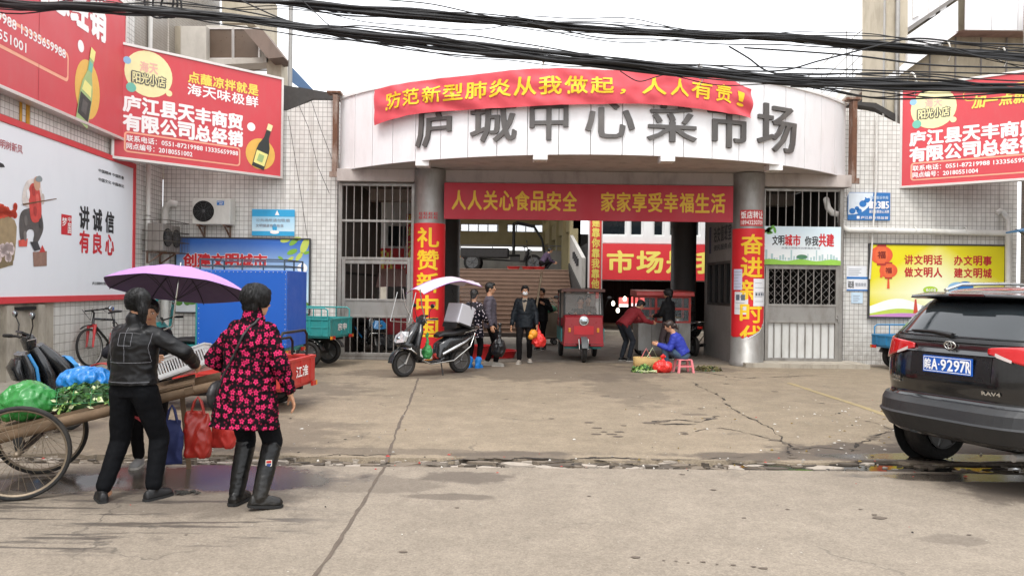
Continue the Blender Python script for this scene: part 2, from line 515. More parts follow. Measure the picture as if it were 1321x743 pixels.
def ground_mat(name, base, alt, wet=(), stains=(), speck=0.5, streak=False, blot=0.34):
    N = Nodes(name)
    p = N.coord()
    nL, nM, nF = N.noise(p, 0.35, 5, 0.6), N.noise(p, 2.6, 8, 0.66), N.noise(p, 90, 3, 0.7)
    c = N.mix(N.ramp(nL, 0.3, 0.7), lin(base), lin(alt))
    c = N.mix(N.math('MULTIPLY', N.ramp(nM, 0.42, 0.75), blot), c, tuple(x * 0.5 for x in lin(alt)))
    c = N.mix(N.math('MULTIPLY', N.ramp(nM, 0.5, 0.25), 0.3), c, tuple(min(1, x * 1.3) for x in lin(base)))
    c = N.mix(0.55, c, N.mix(N.ramp(nF, 0.3, 0.7), (0.33, 0.32, 0.3), (0.68, 0.68, 0.68)), 'OVERLAY')
    vo = N.n('TexVoronoi', {'Vector': p, 'Scale': 24.0, 'Randomness': 1.0}).outputs['Distance']
    sp = N.math('MULTIPLY', N.ramp(vo, 0.16, 0.10), N.ramp(N.noise(p, 5.3, 4), 0.52, 0.62))
    c = N.mix(N.math('MULTIPLY', sp, speck), c, (0.055, 0.045, 0.036))
    vo2 = N.n('TexVoronoi', {'Vector': N.mapping(p, (1, 1, 1), (3.3, 1.7, 0)), 'Scale': 15.0}).outputs['Distance']
    sp2 = N.math('MULTIPLY', N.ramp(vo2, 0.12, 0.07), N.ramp(N.noise(p, 3.1, 4), 0.55, 0.65))
    c = N.mix(N.math('MULTIPLY', sp2, speck), c, (0.62, 0.6, 0.55))
    ag = N.n('TexVoronoi', {'Vector': p, 'Scale': 70.0}).outputs
    agc = N.n('SeparateXYZ', {0: ag['Color']}).outputs[0]
    c = N.mix(0.5, c, N.mix(agc, (0.36, 0.355, 0.35), (0.64, 0.645, 0.65)), 'OVERLAY')
    n3 = N.noise(p, 13, 6, 0.75)
    c = N.mix(0.6, c, N.mix(N.ramp(n3, 0.3, 0.72), (0.6, 0.6, 0.6), (0.4, 0.395, 0.39)), 'OVERLAY')
    # hairline cracks
    wv = N.n('VectorMath', {0: p, 1: N.n('VectorMath', {0: N.n('TexNoise', {'Vector': p, 'Scale': 2.0, 'Detail': 5}).outputs['Color'], 1: (0.5, 0.5, 0.5)}, operation='SCALE').outputs[0]}, operation='ADD').outputs[0]
    ck = N.n('TexVoronoi', {'Vector': wv, 'Scale': 0.33}, feature='DISTANCE_TO_EDGE').outputs['Distance']
    ckm = N.math('MULTIPLY', N.ramp(ck, 0.006, 0.0015), N.ramp(N.noise(p, 0.5, 2), 0.5, 0.6))
    c = N.mix(N.math('MULTIPLY', ckm, 0.6), c, (0.05, 0.043, 0.036))
    rough = N.math('ADD', 0.72, N.math('MULTIPLY', nM, 0.2))
    for (cx, cy, rx, ry, a) in stains:
        k = N.math('MULTIPLY', ell_mask(N, p, cx, cy, rx, ry, nM), a)
        c = N.mix(k, c, (0.075, 0.058, 0.045))
    if streak:
        q = N.mapping(p, (0.5, 7.5, 1), (0, 0, 0), (0, 0, RAD(-12)))
        k = N.math('MULTIPLY', N.ramp(N.math('ADD', N.math('MULTIPLY', N.noise(q, 1.6, 6, 0.65), 0.8), N.math('MULTIPLY', nM, 0.2)), 0.52, 0.56), ell_mask(N, p, -2.9, 5.1, 1.9, 0.8, nL, 0.4))
        c = N.mix(N.math('MULTIPLY', k, 0.75), c, (0.05, 0.042, 0.036))
        rough = N.math('SUBTRACT', rough, N.math('MULTIPLY', k, 0.3))
    hb = N.math('ADD', N.math('MULTIPLY', nM, 0.6), N.math('MULTIPLY', nF, 0.4))
    for (cx, cy, rx, ry, a) in wet:
        k = ell_mask(N, p, cx, cy, rx, ry, nM, 0.55)
        c = N.mix(N.math('MULTIPLY', k, a), c, (0.05, 0.041, 0.034))
        rough = N.math('MULTIPLY', rough, N.math('SUBTRACT', 1.0, N.math('MULTIPLY', k, 0.76)))
        hb = N.math('MULTIPLY', hb, N.math('SUBTRACT', 1.0, N.math('MULTIPLY', k, 0.97)))
    N.out(Base_Color=c, Roughness=rough)
    N.bump(hb, 0.35, 0.012)
    return N.m

m_road = ground_mat('road_concrete', '#857b6e', '#7d7366', wet=((-2.5, 6.22, 1.35, 0.5, 0.85), (-3.6, 6.0, 0.6, 0.35, 0.6), (4.1, 6.55, 1.2, 0.16, 0.75)),
                    stains=((-0.35, 6.35, 0.5, 0.22, 0.7), (-0.45, 5.75, 0.4, 0.1, 0.6), (-1.2, 6.1, 0.7, 0.3, 0.4), (-2.4, 5.6, 1.0, 0.5, 0.4), (2.9, 4.9, 0.2, 0.12, 0.4), (4.6, 6.1, 1.0, 0.7, 0.75)), streak=True, blot=0.24)
m_yard = ground_mat('forecourt_concrete', '#897c6a', '#7c705e', wet=((4.3, 7.35, 1.5, 0.2, 0.8),),
                    stains=((0.8, 14.6, 2.6, 1.8, 0.5), (1.9, 12.4, 0.7, 2.2, 0.35), (4.6, 7.5, 2.2, 0.55, 0.9), (2.6, 7.3, 1.2, 0.2, 0.8), (5.3, 8.2, 1.4, 0.8, 0.7), (-1.2, 7.3, 2.2, 0.16, 0.5), (0.1, 7.2, 0.6, 0.2, 0.6), (-1.8, 13.8, 1.4, 0.8, 0.5), (-3.5, 8.0, 2.0, 1.4, 0.45), (3.4, 15.2, 1.3, 0.7, 0.55), (-4.9, 11.5, 3, 1.6, 0.45), (2.4, 9.7, 0.2, 0.1, 0.6)), speck=0.8)
m_inner = ground_mat('market_floor', '#857c71', '#746b60', stains=((1, 19, 4, 3, 0.4),), speck=0.6)
m_crack = M('crack_dirt', '#2b2520', 0.95, var=0.4, vs=20)
m_joint = M('joint_dirt', '#5b5046', 0.95, var=0.4, vs=12)
m_earth = M('wet_gutter_dirt', '#4d443b', 0.7, var=0.5, vs=9, bump=0.8)

def strip(mb, pts, w, z, mat, jit=0.0):
    L = []
    for i, (x, y) in enumerate(pts):
        ww = w * random.uniform(0.4, 1.25) if jit else w
        a, b = pts[max(0, i - 1)], pts[min(len(pts) - 1, i + 1)]
        d = V((b[0] - a[0], b[1] - a[1], 0)).normalized()
        n = V((-d.y, d.x, 0)) * ww / 2
        L.append((V((x, y, z)) + n, V((x, y, z)) - n))
    for (a, b), (c, d) in zip(L, L[1:]):
        mb.add([a, b, d, c], [(0, 1, 2, 3)], mat)

def wig(pts, step=0.12, amp=0.05):
    out = []
    for (x0, y0), (x1, y1) in zip(pts, pts[1:]):
        n = max(2, int(math.hypot(x1 - x0, y1 - y0) / step))
        for k in range(n):
            t = k / n
            out.append((x0 + (x1 - x0) * t + random.uniform(-amp, amp), y0 + (y1 - y0) * t + random.uniform(-amp, amp)))
    return out + [pts[-1]]

def gp(px, py):
    """ground point under a photograph pixel"""
    d = py - 371.5 - (px - 660.5) * ROLL
    p = at(px, py, CAM_H * FOC / d)
    return (p.x, p.y)

def gut(x):
    return 6.7 + 0.012 * x

mb = MB(M('far_ground_dirt', '#7d7264', 0.9))
mb.add([(-400, -400, -0.12), (400, -400, -0.12), (400, 400, -0.12), (-400, 400, -0.12)], [(0, 1, 2, 3)])
tag(mb.build('ground', flip=False), kind='structure')
mb = MB(m_road)
xs = [-40, -20] + [-12 + 0.08 * i for i in range(301)] + [20, 40]
edge = [gut(x) + 0.012 * noise.noise(V((x * 5, 1, 0))) for x in xs]
n = len(xs)
mb.add([(x, -40, 0) for x in xs] + [(x, e, 0) for x, e in zip(xs, edge)] + [(x, e + 0.01, -0.1) for x, e in zip(xs, edge)],
       [(i, i + 1, n + i + 1, n + i) for i in range(n - 1)] + [(n + i, n + i + 1, 2 * n + i + 1, 2 * n + i) for i in range(n - 1)])
strip(mb, wig([gp(497, 601), gp(478, 632), gp(455, 670), gp(430, 710), gp(402, 748)], 0.1, 0.006), 0.028, 0.004, m_joint, 1)
ROAD = mb
def crack(mb, pts, wd):
    sd = random.uniform(0, 90)
    P, s = [], 0.0
    for (x0, y0), (x1, y1) in zip(pts, pts[1:]):
        L = math.hypot(x1 - x0, y1 - y0)
        n = max(3, int(L / 0.025))
        for k in range(n):
            t = k / n
            s += L / n
            q = V((s * 2.2, sd, 0))
            P.append((x0 + (x1 - x0) * t + 0.09 * noise.noise(q) + 0.035 * noise.noise(q * 5), y0 + (y1 - y0) * t + 0.09 * noise.noise(q + V((0, 7, 0))) + 0.035 * noise.noise(q * 5 + V((0, 7, 0)))))
    n = len(P)
    if n < 4:
        return
    Lf, Rt_ = [], []
    for i, (x, y) in enumerate(P):
        a, b = P[max(0, i - 1)], P[min(n - 1, i + 1)]
        d = V((b[0] - a[0], b[1] - a[1], 0)).normalized()
        w_ = wd * max(0.06, 0.35 + 1.1 * noise.noise(V((i * 0.09, sd, 3)))) * min(1, i / 6, (n - 1 - i) / 6) * 0.5
        w1, w2 = w_ * random.uniform(.5, 1.6), w_ * random.uniform(.5, 1.6)
        Lf.append((x - d.y * w1, y + d.x * w1, 0.0042))
        Rt_.append((x + d.y * w2, y - d.x * w2, 0.0042))
    mb.add(Lf + Rt_, [(i, i + 1, n + i + 1, n + i) for i in range(n - 1)], m_crack)
    for i in range(0, n, 7):
        if random.random() < 0.5:
            x, y = P[i]
            r = wd * random.uniform(.3, 1.1)
            an = [2 * math.pi * j / 6 for j in range(6)]
            mb.add([(x + r * 1.6 * math.cos(a) * random.uniform(.5, 1.1), y + r * math.sin(a) * random.uniform(.5, 1.1), 0.0046) for a in an], [tuple(range(6))], m_chip)
m_chip = M('crack_edge_chips', '#5f554a', 0.95, var=0.3, vs=20)
mb = MB(m_yard)
edge2 = [gut(x) + 0.36 + 0.13 * noise.noise(V((x * 1.6, 4, 0))) + 0.06 * noise.noise(V((x * 7, 9, 0))) for x in xs]
mb.add([(x, 16.3, 0) for x in xs] + [(x, e, 0) for x, e in zip(xs, edge2)] + [(x, e - 0.03, -0.1) for x, e in zip(xs, edge2)],
       [(i, i + 1, n + i + 1, n + i) for i in range(n - 1)] + [(n + i, n + i + 1, 2 * n + i + 1, 2 * n + i) for i in range(n - 1)])
strip(mb, wig([gp(540, 487), gp(528, 520), gp(512, 555), gp(499, 596)], 0.15, 0.01), 0.03, 0.004, m_joint, 1)
for px, wd in (([(836, 545), (868, 541), (905, 545), (926, 536)], 0.05), ([(836, 545), (850, 548), (900, 546)], 0.05), ([(880, 558), (930, 552), (975, 560), (1012, 572), (1030, 580), (1060, 577), (1095, 582)], 0.03),
               ([(890, 492), (925, 510), (950, 530), (1000, 556), (1012, 572)], 0.02), ([(1012, 572), (1020, 592)], 0.03), ([(1095, 582), (1130, 560), (1150, 552)], 0.03), ([(1105, 540), (1150, 552), (1180, 560)], 0.035),
               ([(560, 596), (640, 590), (720, 593), (800, 590), (900, 594), (980, 588)], 0.04), ([(380, 592), (440, 585), (520, 588)], 0.025), ([(700, 597), (760, 592), (840, 597)], 0.05), ([(905, 480), (960, 488), (1060, 484)], 0.03)):
    crack(mb, [gp(*q) for q in px], wd * 1.6)
m_ypaint = M('worn_yellow_paint', '#95855f', 0.8, var=0.3, vs=14, dirt=1.0, dcol='#85796a')
strip(mb, [(a[0], a[1]) for a in (gp(1018, 494), gp(1060, 508), gp(1110, 524), gp(1172, 546))], 0.1, 0.0035, m_ypaint)
def splat(mb, px, py, r, z=0.0044):
    x, y = gp(px, py)
    n = 11
    ph = random.uniform(0, 9)
    P = [(x + r * 1.3 * math.cos(2 * math.pi * j / n) * (1 + .5 * noise.noise(V((j * .9, ph, 0)))), y + r * .8 * math.sin(2 * math.pi * j / n) * (1 + .5 * noise.noise(V((j * .9, ph, 4)))), z) for j in range(n)]
    mb.add(P, [tuple(range(n))], m_drip)
m_drip = M('dried_drip', '#5c5146', 0.75, var=0.3, vs=25)
random.seed(33)
for px, py in ((769, 560), (777, 557), (786, 560), (798, 557), (772, 552), (797, 563), (806, 549), (757, 545), (882, 560), (905, 527), (700, 520), (712, 540), (640, 506), (655, 515), (735, 500), (1060, 520), (1000, 505), (940, 495)):
    splat(mb, px + random.uniform(-3, 3), py, random.choice([.02, .03, .045]))
tag(mb.build('forecourt', flip=False), kind='structure')
for px, py in ((820, 719), (856, 723), (872, 724), (888, 726), (907, 725), (925, 728), (946, 729), (972, 731), (985, 733), (960, 668), (1003, 652), (1016, 657), (1110, 657), (1128, 664), (1134, 668), (920, 632), (880, 612), (760, 640), (590, 655), (240, 690), (520, 712), (1250, 690)):
    splat(ROAD, px, py, random.choice([.008, .013, .02]) * (2 if px in (1128, 1134) else 1))
tag(ROAD.build('road', flip=False), kind='structure')
mb = MB(m_earth)
mb.add([(-40, gut(-40) - 0.05, -0.055), (40, gut(40) - 0.05, -0.055), (40, gut(40) + 1.2, -0.055), (-40, gut(-40) + 1.2, -0.055)], [(0, 1, 2, 3)])
tag(mb.build('gutter', flip=False), kind='structure')
m_water = M('muddy_water', '#1d1c19', 0.03, var=0.1)
mb = MB(m_water)
mb.add([(2.1, gut(2.1) - 0.02, -0.022), (6.5, gut(6) - 0.02, -0.022), (6.5, gut(6) + 0.6, -0.022), (2.1, gut(2) + 0.6, -0.022)], [(0, 1, 2, 3)])
tag(mb.build('puddle', flip=False), kind='structure')
mb = MB()
m_chunk = [M('rubble_pale', '#9a9084', 0.9, var=0.3, vs=15, bump=0.5), M('rubble_brown', '#6f6457', 0.9, var=0.3, vs=15, bump=0.5), M('rubble_dark', '#4c443b', 0.9, var=0.3, vs=15)]
for i in range(820):
    x = random.uniform(-5.5, 6.5)
    y = gut(x) + random.uniform(0.02, 0.46)
    r = random.choice([0.012, 0.02, 0.03, 0.05, 0.08, 0.1])
    k = random.randint(5, 8)
    top = -0.03 + random.uniform(-0.01, 0.022)
    an = sorted(random.uniform(0, 6.28) for _ in range(k))
    an = [2 * math.pi * j / k + random.uniform(-0.3, 0.3) for j in range(k)]
    sx = random.uniform(0.9, 1.9)
    rad = [r * random.uniform(0.65, 1.1) for _ in an]
    tl = [random.uniform(-0.08, 0.08) for _ in (0, 1)]
    lo = [(x + q * sx * math.cos(a), y + q * math.sin(a) * 0.7, -0.07) for a, q in zip(an, rad)]
    hi = [(p[0] * 0.94 + x * 0.06, p[1] * 0.94 + y * 0.06, top + (p[0] - x) * tl[0] + (p[1] - y) * tl[1]) for p in lo]
    mb.loft([lo, hi], random.choice(m_chunk), smooth=False)
tag(mb.build('rubble'), 'broken concrete and gravel along the gutter', 'rubble', kind='stuff')
mb = MB()
m_lit = [M('litter_white', '#bdb8af', 0.7), M('litter_grey', '#8e8981', 0.8), M('litter_dry_leaf', '#75602f', 0.8), M('litter_black', '#1d1b1a', 0.8), M('litter_red', '#a3362f', 0.7)]
def crumb(x, y, r, mt, z=0.004):
    a = random.uniform(0, 6.28)
    k = random.randint(4, 7)
    f = random.uniform(0.35, 1)
    hz = random.uniform(0.1, 0.5) * r
    pts = [(math.cos(2 * math.pi * j / k) * r * random.uniform(0.6, 1.2), math.sin(2 * math.pi * j / k) * r * f * random.uniform(0.6, 1.2)) for j in range(k)]
    q = [V((x + u * math.cos(a) - v * math.sin(a), y + u * math.sin(a) + v * math.cos(a), z)) for u, v in pts]
    c = V((x, y, z + hz))
    mb.loft([q, [p * 0.35 + c * 0.65 + V((0, 0, hz * 0.6)) for p in q]], mt, smooth=False)
for i in range(520):
    t = random.random()
    if t < 0.4:
        x, y = random.gauss(4.2, 1.4), random.uniform(7.0, 10.5)
        mt = random.choice([m_lit[0], m_lit[0], m_lit[1], m_lit[2]])
    elif t < 0.6:
        x, y = random.uniform(-5, 5), random.gauss(6.95, 0.25)
        mt = random.choice(m_lit)
    elif t < 0.75:
        x, y = random.gauss(-3, 1), random.uniform(6.7, 9.5)
        mt = random.choice(m_lit[:4])
    else:
        x, y = random.uniform(-6, 6), random.uniform(3, 16)
        mt = random.choice(m_lit)
    crumb(x, y, random.choice([0.006, 0.01, 0.014, 0.022]) * (0.7 if y < 6.5 else 1), mt)
tag(mb.build('litter'), 'scraps of paper, leaf and plastic scattered over the concrete', 'litter', kind='stuff')
mb = MB(m_inner)
mb.add([(-12, 16.3, 0.004), (16, 16.3, 0.004), (16, 70, 0.004), (-12, 70, 0.004)], [(0, 1, 2, 3)])
mb.box((6.2, 16.15, 0.045), (2.6, 0.9, 0.09), m_conc)
tag(mb.build('market_floor', flip=False), kind='structure')
mb = MB(m_conc)
mb.add([(-7.9 - 0.06 * (y - 15) , y, z) for y in (4, 16.6) for z in (0, 0.15)] + [(-6.95 - 0.06 * (y - 15), y, z) for y in (4, 16.6) for z in (0, 0.15)],
       [(1, 3, 7, 5), (4, 5, 7, 6), (0, 4, 5, 1)])
tag(mb.build('kerb'), kind='structure')

# ------------------------------------------------------------------ walls beside the entrance
def wall_thing(name, label, mb, cat='wall'):
    o = mb.build(name)
    return tag(o, label, cat, kind='thing')
mb = MB(m_tile)
def lx(y):
    return -7.6 - 0.06 * (y - 15)
# side wall on the scooter side: tiled, with a bare concrete stretch low down
for y0, y1, z0, z1, mt in ((-6, 16.5, 1.42, 9.0, m_tile), (12.2, 16.5, 0.15, 1.42, m_tile_big), (-6, 12.2, 0.15, 1.42, m_conc)):
    mb.add([(lx(y0), y0, z0), (lx(y1), y1, z0), (lx(y1), y1, z1), (lx(y0), y0, z1), (lx(y0) - 0.3, y0, z0), (lx(y1) - 0.3, y1, z0), (lx(y1) - 0.3, y1, z1), (lx(y0) - 0.3, y0, z1)],
           [(0, 1, 2, 3), (4, 7, 6, 5), (3, 2, 6, 7), (0, 4, 5, 1), (0, 3, 7, 4), (1, 5, 6, 2)], mt)
for y in (10.9, 11.7):
    mb.box((lx(y) + 0.03, y, 0.7), (0.12, 0.16, 1.1), m_conc)
mb.box((lx(11.3) + 0.02, 11.35, 1.2), (0.05, 0.5, 0.05), m_dark)
mb.box((lx(15.6) + 0.01, 15.7, 6.6), (0.05, 1.5, 4.7), m_greytile)
wl = wall_thing('tiled_wall', 'long white tiled side wall carrying the large red and white billboards', mb)
mb = MB(m_tile)
P = [(-7.68, 0), (-3.86, 0), (-3.86, 5.66), (-4.4, 5.66), (-5.0, 5.42), (-7.68, 5.42)]
mb.prism(P, ((0, 16.5, 0), (1, 0, 0), (0, 0, 1)), -0.3)
wall_thing('tiled_wall', 'white tiled wall behind the blue box tricycle with the blue billboard', mb)
mb = MB(m_tile)
P = [(7.36, 0), (11.2, 0), (11.2, 5.5), (9.0, 5.2), (8.55, 5.35), (8.0, 5.6), (7.5, 5.68), (7.36, 5.68)]
mb.prism(P, ((0, 16.7, 0), (1, 0, 0), (0, 0, 1)), -0.3)
wall_thing('tiled_wall', 'white tiled wall with the yellow poster behind the black car', mb)
mb = MB(m_beige)
mb.box((11.3, 11.5, 4), (0.24, 10.1, 8), m_greytile)
wall_thing('side_wall', 'grey mosaic side wall at the far edge beyond the yellow poster', mb)

# rusty posts at both ends of the canopy
for x, lb in ((-3.87, 'rusty iron post on the scooter side of the white canopy'), (7.36, 'rusty iron post on the car side of the white canopy')):
    mb = MB(m_rust)
    mb.box((x, 16.33, 4.85), (0.1, 0.2, 1.75))
    mb.box((x, 16.22, 4.0), (0.2, 0.03, 0.12))
    mb.box((x - 0.03, 16.34, 5.78), (0.3, 0.26, 0.05))
    tag(mb.build('iron_post', bevel=0.006), lb, 'post', 'rusty posts of the canopy')

# ------------------------------------------------------------------ curved canopy
CX, CY, CR, HA = 1.73, 21.56, 7.51, RAD(47.6)
ZB, ZT = 4.11, 5.68
def arc(t, z, r=0.0):
    a = -HA + 2 * HA * t
    return V((CX + math.sin(a) * (CR + r), CY - math.cos(a) * (CR + r), z))
can = thing('entrance_canopy', 'curved white panelled entrance canopy with large dark lettering', 'canopy', (0, 0, 0))
NP = 21
mb = MB(m_panel)
for k in range(NP):
    t0, t1 = (k + 0.012) / NP, (k + 0.988) / NP
    pr = [(0.0, ZB), (0.0, ZT), (-0.05, ZT), (-0.05, ZB)]
    rings = [[arc(t0 + (t1 - t0) * i / 3, z, r) for r, z in pr] for i in range(4)]
    mb.loft(rings, smooth=False)
mb.build('fascia_panel', can)
mb = MB(m_seam)
mb.loft([[arc(i / 60, z, r) for r, z in ((-0.02, ZB + 0.01), (-0.02, ZT - 0.01), (-0.06, ZT - 0.01), (-0.06, ZB + 0.01))] for i in range(61)], smooth=False)
mb.build('backing_sheet', can)
mb = MB(m_white)
mb.loft([[arc(i / 60, z, r) for r, z in ((0.03, ZT), (0.03, ZT + 0.05), (-0.12, ZT + 0.05), (-0.12, ZT))] for i in range(61)], smooth=False)
mb.build('coping', can)
mb = MB(m_soff)
P = [arc(i / 60, 0, -0.03) for i in range(61)]
mb.add([(p.x, p.y, ZB + 0.015) for p in P] + [(p.x, 16.45, ZB + 0.015) for p in P], [(i, i + 1, 61 + i + 1, 61 + i) for i in range(60)])
mb.build('soffit', can)
mb = MB(m_soff)
mb.add([(p.x, p.y, ZT - 0.05) for p in P] + [(p.x, 16.6, ZT - 0.05) for p in P], [(i, i + 1, 61 + i + 1, 61 + i) for i in range(60)])
mb.build('roof', can)
mb = MB(m_soff)
for x0, x1, z0 in ((-3.8, 7.28, 3.86),):
    mb.span((x0, 16.18, z0), (x1, 16.5, ZB + 0.01))
mb.span((-3.8, 16.2, 3.86), (7.28, 16.42, 3.862))
mb.build('header_beam', can)
for px, py, yy in ((545, 208, 15.0), (697, 203, 14.12), (861, 204, 14.12), (1000, 219, 15.0)):
    p = at(px, py, yy)
    mb = MB(m_white)
    mb.box((p.x, p.y + 0.1, ZB - 0.045), (0.27, 0.3, 0.12))
    mb.box((p.x, p.y + 0.1, ZB - 0.107), (0.21, 0.24, 0.006), M('lamp_lens', '#cfcdc6', 0.3))
    mb.build('downlight', can, bevel=0.008)
# raised lettering, one character at a time along the curve
m_clay = M('dark_grey_letter', '#53504e', 0.55, var=0.15, vs=4, dirt=0.35, dcol='#807a74')
mb = MB(m_clay)
def on_arc(px):
    best = min((abs((lambda p: 660.5 + p.x / p.y * FOC + (p.z - 1.6) / p.y * FOC * ROLL)(arc(i / 400, 4.7, 0)) - px), i / 400) for i in range(401))
    return best[1]
for ch, x0, x1, za, zb in (('庐', 536, 588, 4.36, 5.2), ('城', 605, 669, 4.38, 5.2), ('中', 682, 736, 4.38, 5.2), ('心', 752, 822, 4.42, 5.2), ('菜', 832, 900, 4.38, 5.2), ('市', 910, 968, 4.34, 5.2), ('场', 975, 1027, 4.36, 5.28)):
    t0, t1 = on_arc(x0), on_arc(x1)
    fn = lambda x, z, y, t0=t0, t1=t1: arc(t0 + (t1 - t0) * x, z, -y)
    # widths run 0..1 along the arc, heights in metres
    mb.text(ch, 0.05, za, 0.95, zb, 0, m_clay, 0.006, fn, 0.045, bx=0.02)
mb.build('lettering', can)

# the long red banner sagging across the canopy
m_cloth = M('red_banner_cloth', '#cd4650', 0.6, var=0.06, vs=2.5, sheen=0.2)
bt0, bt1 = on_arc(490), on_arc(962)
def ban(u, v, y=0.0):
    t = bt0 + (bt1 - bt0) * u
    e = V(arc(t, 0, 0))
    zt = 5.62 + 0.05 * math.sin(u * math.pi) + 0.02 * math.sin(u * 17) - 0.13 * max(0, u - 0.93) / 0.07
    zb = 4.93 + 0.09 * math.sin(u * math.pi) ** 0.7 + 0.03 * math.sin(u * 9 + 1) - 0.06 * max(0, (0.12 - u) / 0.12)
    z = zb + (zt - zb) * v
    cr = 0.028 * noise.noise(V((u * 30, v * 3 + u * 9, 1))) + 0.04 * noise.noise(V((u * 9 + v * 2.2, v * 1.5, 5))) + 0.02 * math.sin(u * 60 + v * 9) * max(0, (u - 0.85) / 0.15)
    return arc(t, z, 0.17 + cr - 0.05 * abs(v - 0.5) - y * 1.0)
mb = MB(m_cloth)
mb.grid(lambda u, v: ban(u, v), 260, 20)
for st, u0, u1 in (('防', .027, .088), ('范', .097, .158), ('新', .168, .231), ('型', .241, .304), ('肺', .316, .376), ('炎', .389, .452), ('从', .463, .527), ('我', .541, .604), ('做', .619, .677), ('起', .697, .758), ('，', .779, .80), ('人', .805, .861), ('人', .872, .925), ('有', .94, .999)):
    pass
chars = '防范新型肺炎从我做起，人人有责！'
cpx = [(505, 523), (527, 546), (550, 573), (577, 602), (606, 630), (635, 661), (666, 693), (697, 724), (729, 757), (762, 788), (797, 804), (826, 855), (860, 882), (887, 913), (917, 937), (944, 953)]
for ch, (a, b) in zip(chars, cpx):
    u0, u1 = (on_arc(a) - bt0) / (bt1 - bt0), (on_arc(b) - bt0) / (bt1 - bt0)
    v0, v1 = (0.3, 0.78) if ch not in '，！' else ((0.28, 0.42) if ch == '，' else (0.3, 0.72))
    mb.text(ch, u0, v0, u1, v1, 0, m_yel, 0.02, lambda x, z, y: ban(x, z, y - 0.012), bx=0.02 * (u1 - u0) / (v1 - v0))
o = mb.build('cloth_banner', flip=False)
tag(o, 'long red cloth banner with yellow slogan sagging across the canopy lettering', 'banner')
for p in o.data.polygons:
    p.use_smooth = True

# lintel sign
m_lred = M('lintel_board_red', '#a92433', 0.6, var=0.06, vs=1.2, dirt=0.15, dcol='#7d1b22')
a, b = at(573, 284, 15.98), at(945, 243, 15.98)
W, Hh = b.x - a.x, b.z - a.z - 0.06
Hh = 0.765
mb = MB(m_lred)
mb.span((0, 0, 0), (W, 0.06, Hh))
for st, x0, x1 in (('人人关心食品安全', 582, 745), ('家家享受幸福生活', 774, 936)):
    for i, ch in enumerate(st):
        q0 = (x0 - 573) / 372 * W + (x1 - x0) / 372 * W / 8 * (i + 0.06)
        mb.text(ch, q0, 0.2, q0 + (x1 - x0) / 372 * W / 8 * 0.86, 0.6, 1, m_gold, 0.022)
o = mb.build('lintel_sign', loc=(a.x, 15.92, 3.045))
tag(o, 'dark red board with gold slogan hung between the two round pillars', 'sign')

# round steel-clad pillars
def pillar(x, y, r, z1, label, mat):
    mb = MB(mat)
    mb.lathe([(r * 1.06, 0.0), (r * 1.06, 0.1), (r * 1.01, 0.11), (r * 1.01, 2.0), (r, 2.003), (r, z1)], (0, 0, 0), n=48)
    o = mb.build('round_pillar', loc=(x, y, 0.004))
    return tag(o, label, 'pillar', 'round pillars of the entrance', 'thing')
PL, PR = (-1.79, 16.2), (5.07, 16.2)
pillar(*PL, 0.335, 4.1, 'steel clad round pillar behind the white canopied scooter', m_steel)
pillar(*PR, 0.335, 4.1, 'steel clad round pillar with torn red poster beside the guard booth', m_steel)
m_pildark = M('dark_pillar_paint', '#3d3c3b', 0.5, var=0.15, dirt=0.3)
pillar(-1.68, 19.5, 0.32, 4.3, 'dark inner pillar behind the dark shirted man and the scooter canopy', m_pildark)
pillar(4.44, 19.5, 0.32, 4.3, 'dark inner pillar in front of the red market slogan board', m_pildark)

def wrap(cx, cy, r, a0, a1):
    """printing wrapped round a pillar: x 0..1 round the front, z metres"""
    def fn(x, z, y):
        a = a0 + (a1 - a0) * x
        return V((cx + math.sin(a) * (r - y), cy - math.cos(a) * (r - y), z))
    return fn
m_prb = M('pillar_poster_red', '#d5222a', 0.55, var=0.05, vs=2)
fn = wrap(*PL, 0.339, RAD(-88), RAD(88))
mb = MB(m_prb)
mb.grid(lambda u, v: fn(u, 0.3 + 2.65 * v, -0.003), 40, 8, smooth=True)
mb.vtext('礼赞新中国', 0.27, 0.73, 2.88, 0.5, 3, m_yel, 0.024, fn, 0.14)
for k in range(8):
    mb.text('红', 0.3 + k % 4 * 0.105, 3.04 if k < 4 else 3.12, 0.39 + k % 4 * 0.105, 3.1 if k < 4 else 3.18, 2, m_redink, 0.02, fn)
tag(mb.build('pillar_poster', flip=False), 'red wrapped poster with yellow vertical slogan behind the scooter', 'poster', 'vertical pillar posters')
fn = wrap(*PR, 0.339, RAD(-88), RAD(88))
mb = MB(m_prb)
def torn(u):
    return 0.62 + 0.55 * max(0, u - 0.42) + 0.38 * max(0, u - 0.68) * 2 + 0.05 * noise.noise(V((u * 14, 0, 3))) + 0.02 * noise.noise(V((u * 45, 0, 3)))
def pt2(u, v):
    lo = torn(u)
    return fn(u, lo + (2.92 - lo) * v, -0.003)
mb.grid(pt2, 60, 14)
fn3 = lambda x, z, y: fn(x, max(z, torn(x) + 0.01), y)
mb.vtext('奋进新时代', 0.27, 0.73, 2.82, 0.42, 3, m_yel, 0.024, fn3, 0.14)
for u0, u1, z0, z1 in ((0.3, 0.97, 0, 0),):
    mb.grid(lambda u, v: fn(0.42 + u * 0.52, torn(0.42 + u * 0.52) - 0.012 - 0.02 * v, -0.002), 30, 1, m_paper)
tag(mb.build('pillar_poster', flip=False), 'red wrapped poster with torn lower corner beside the booth', 'poster', 'vertical pillar posters')
m_pink = M('notice_red', '#c3393c', 0.6)
mb = MB(m_pink)
mb.grid(lambda u, v: fn(0.24 + 0.5 * u, 2.97 + 0.34 * v, -0.002), 12, 2)
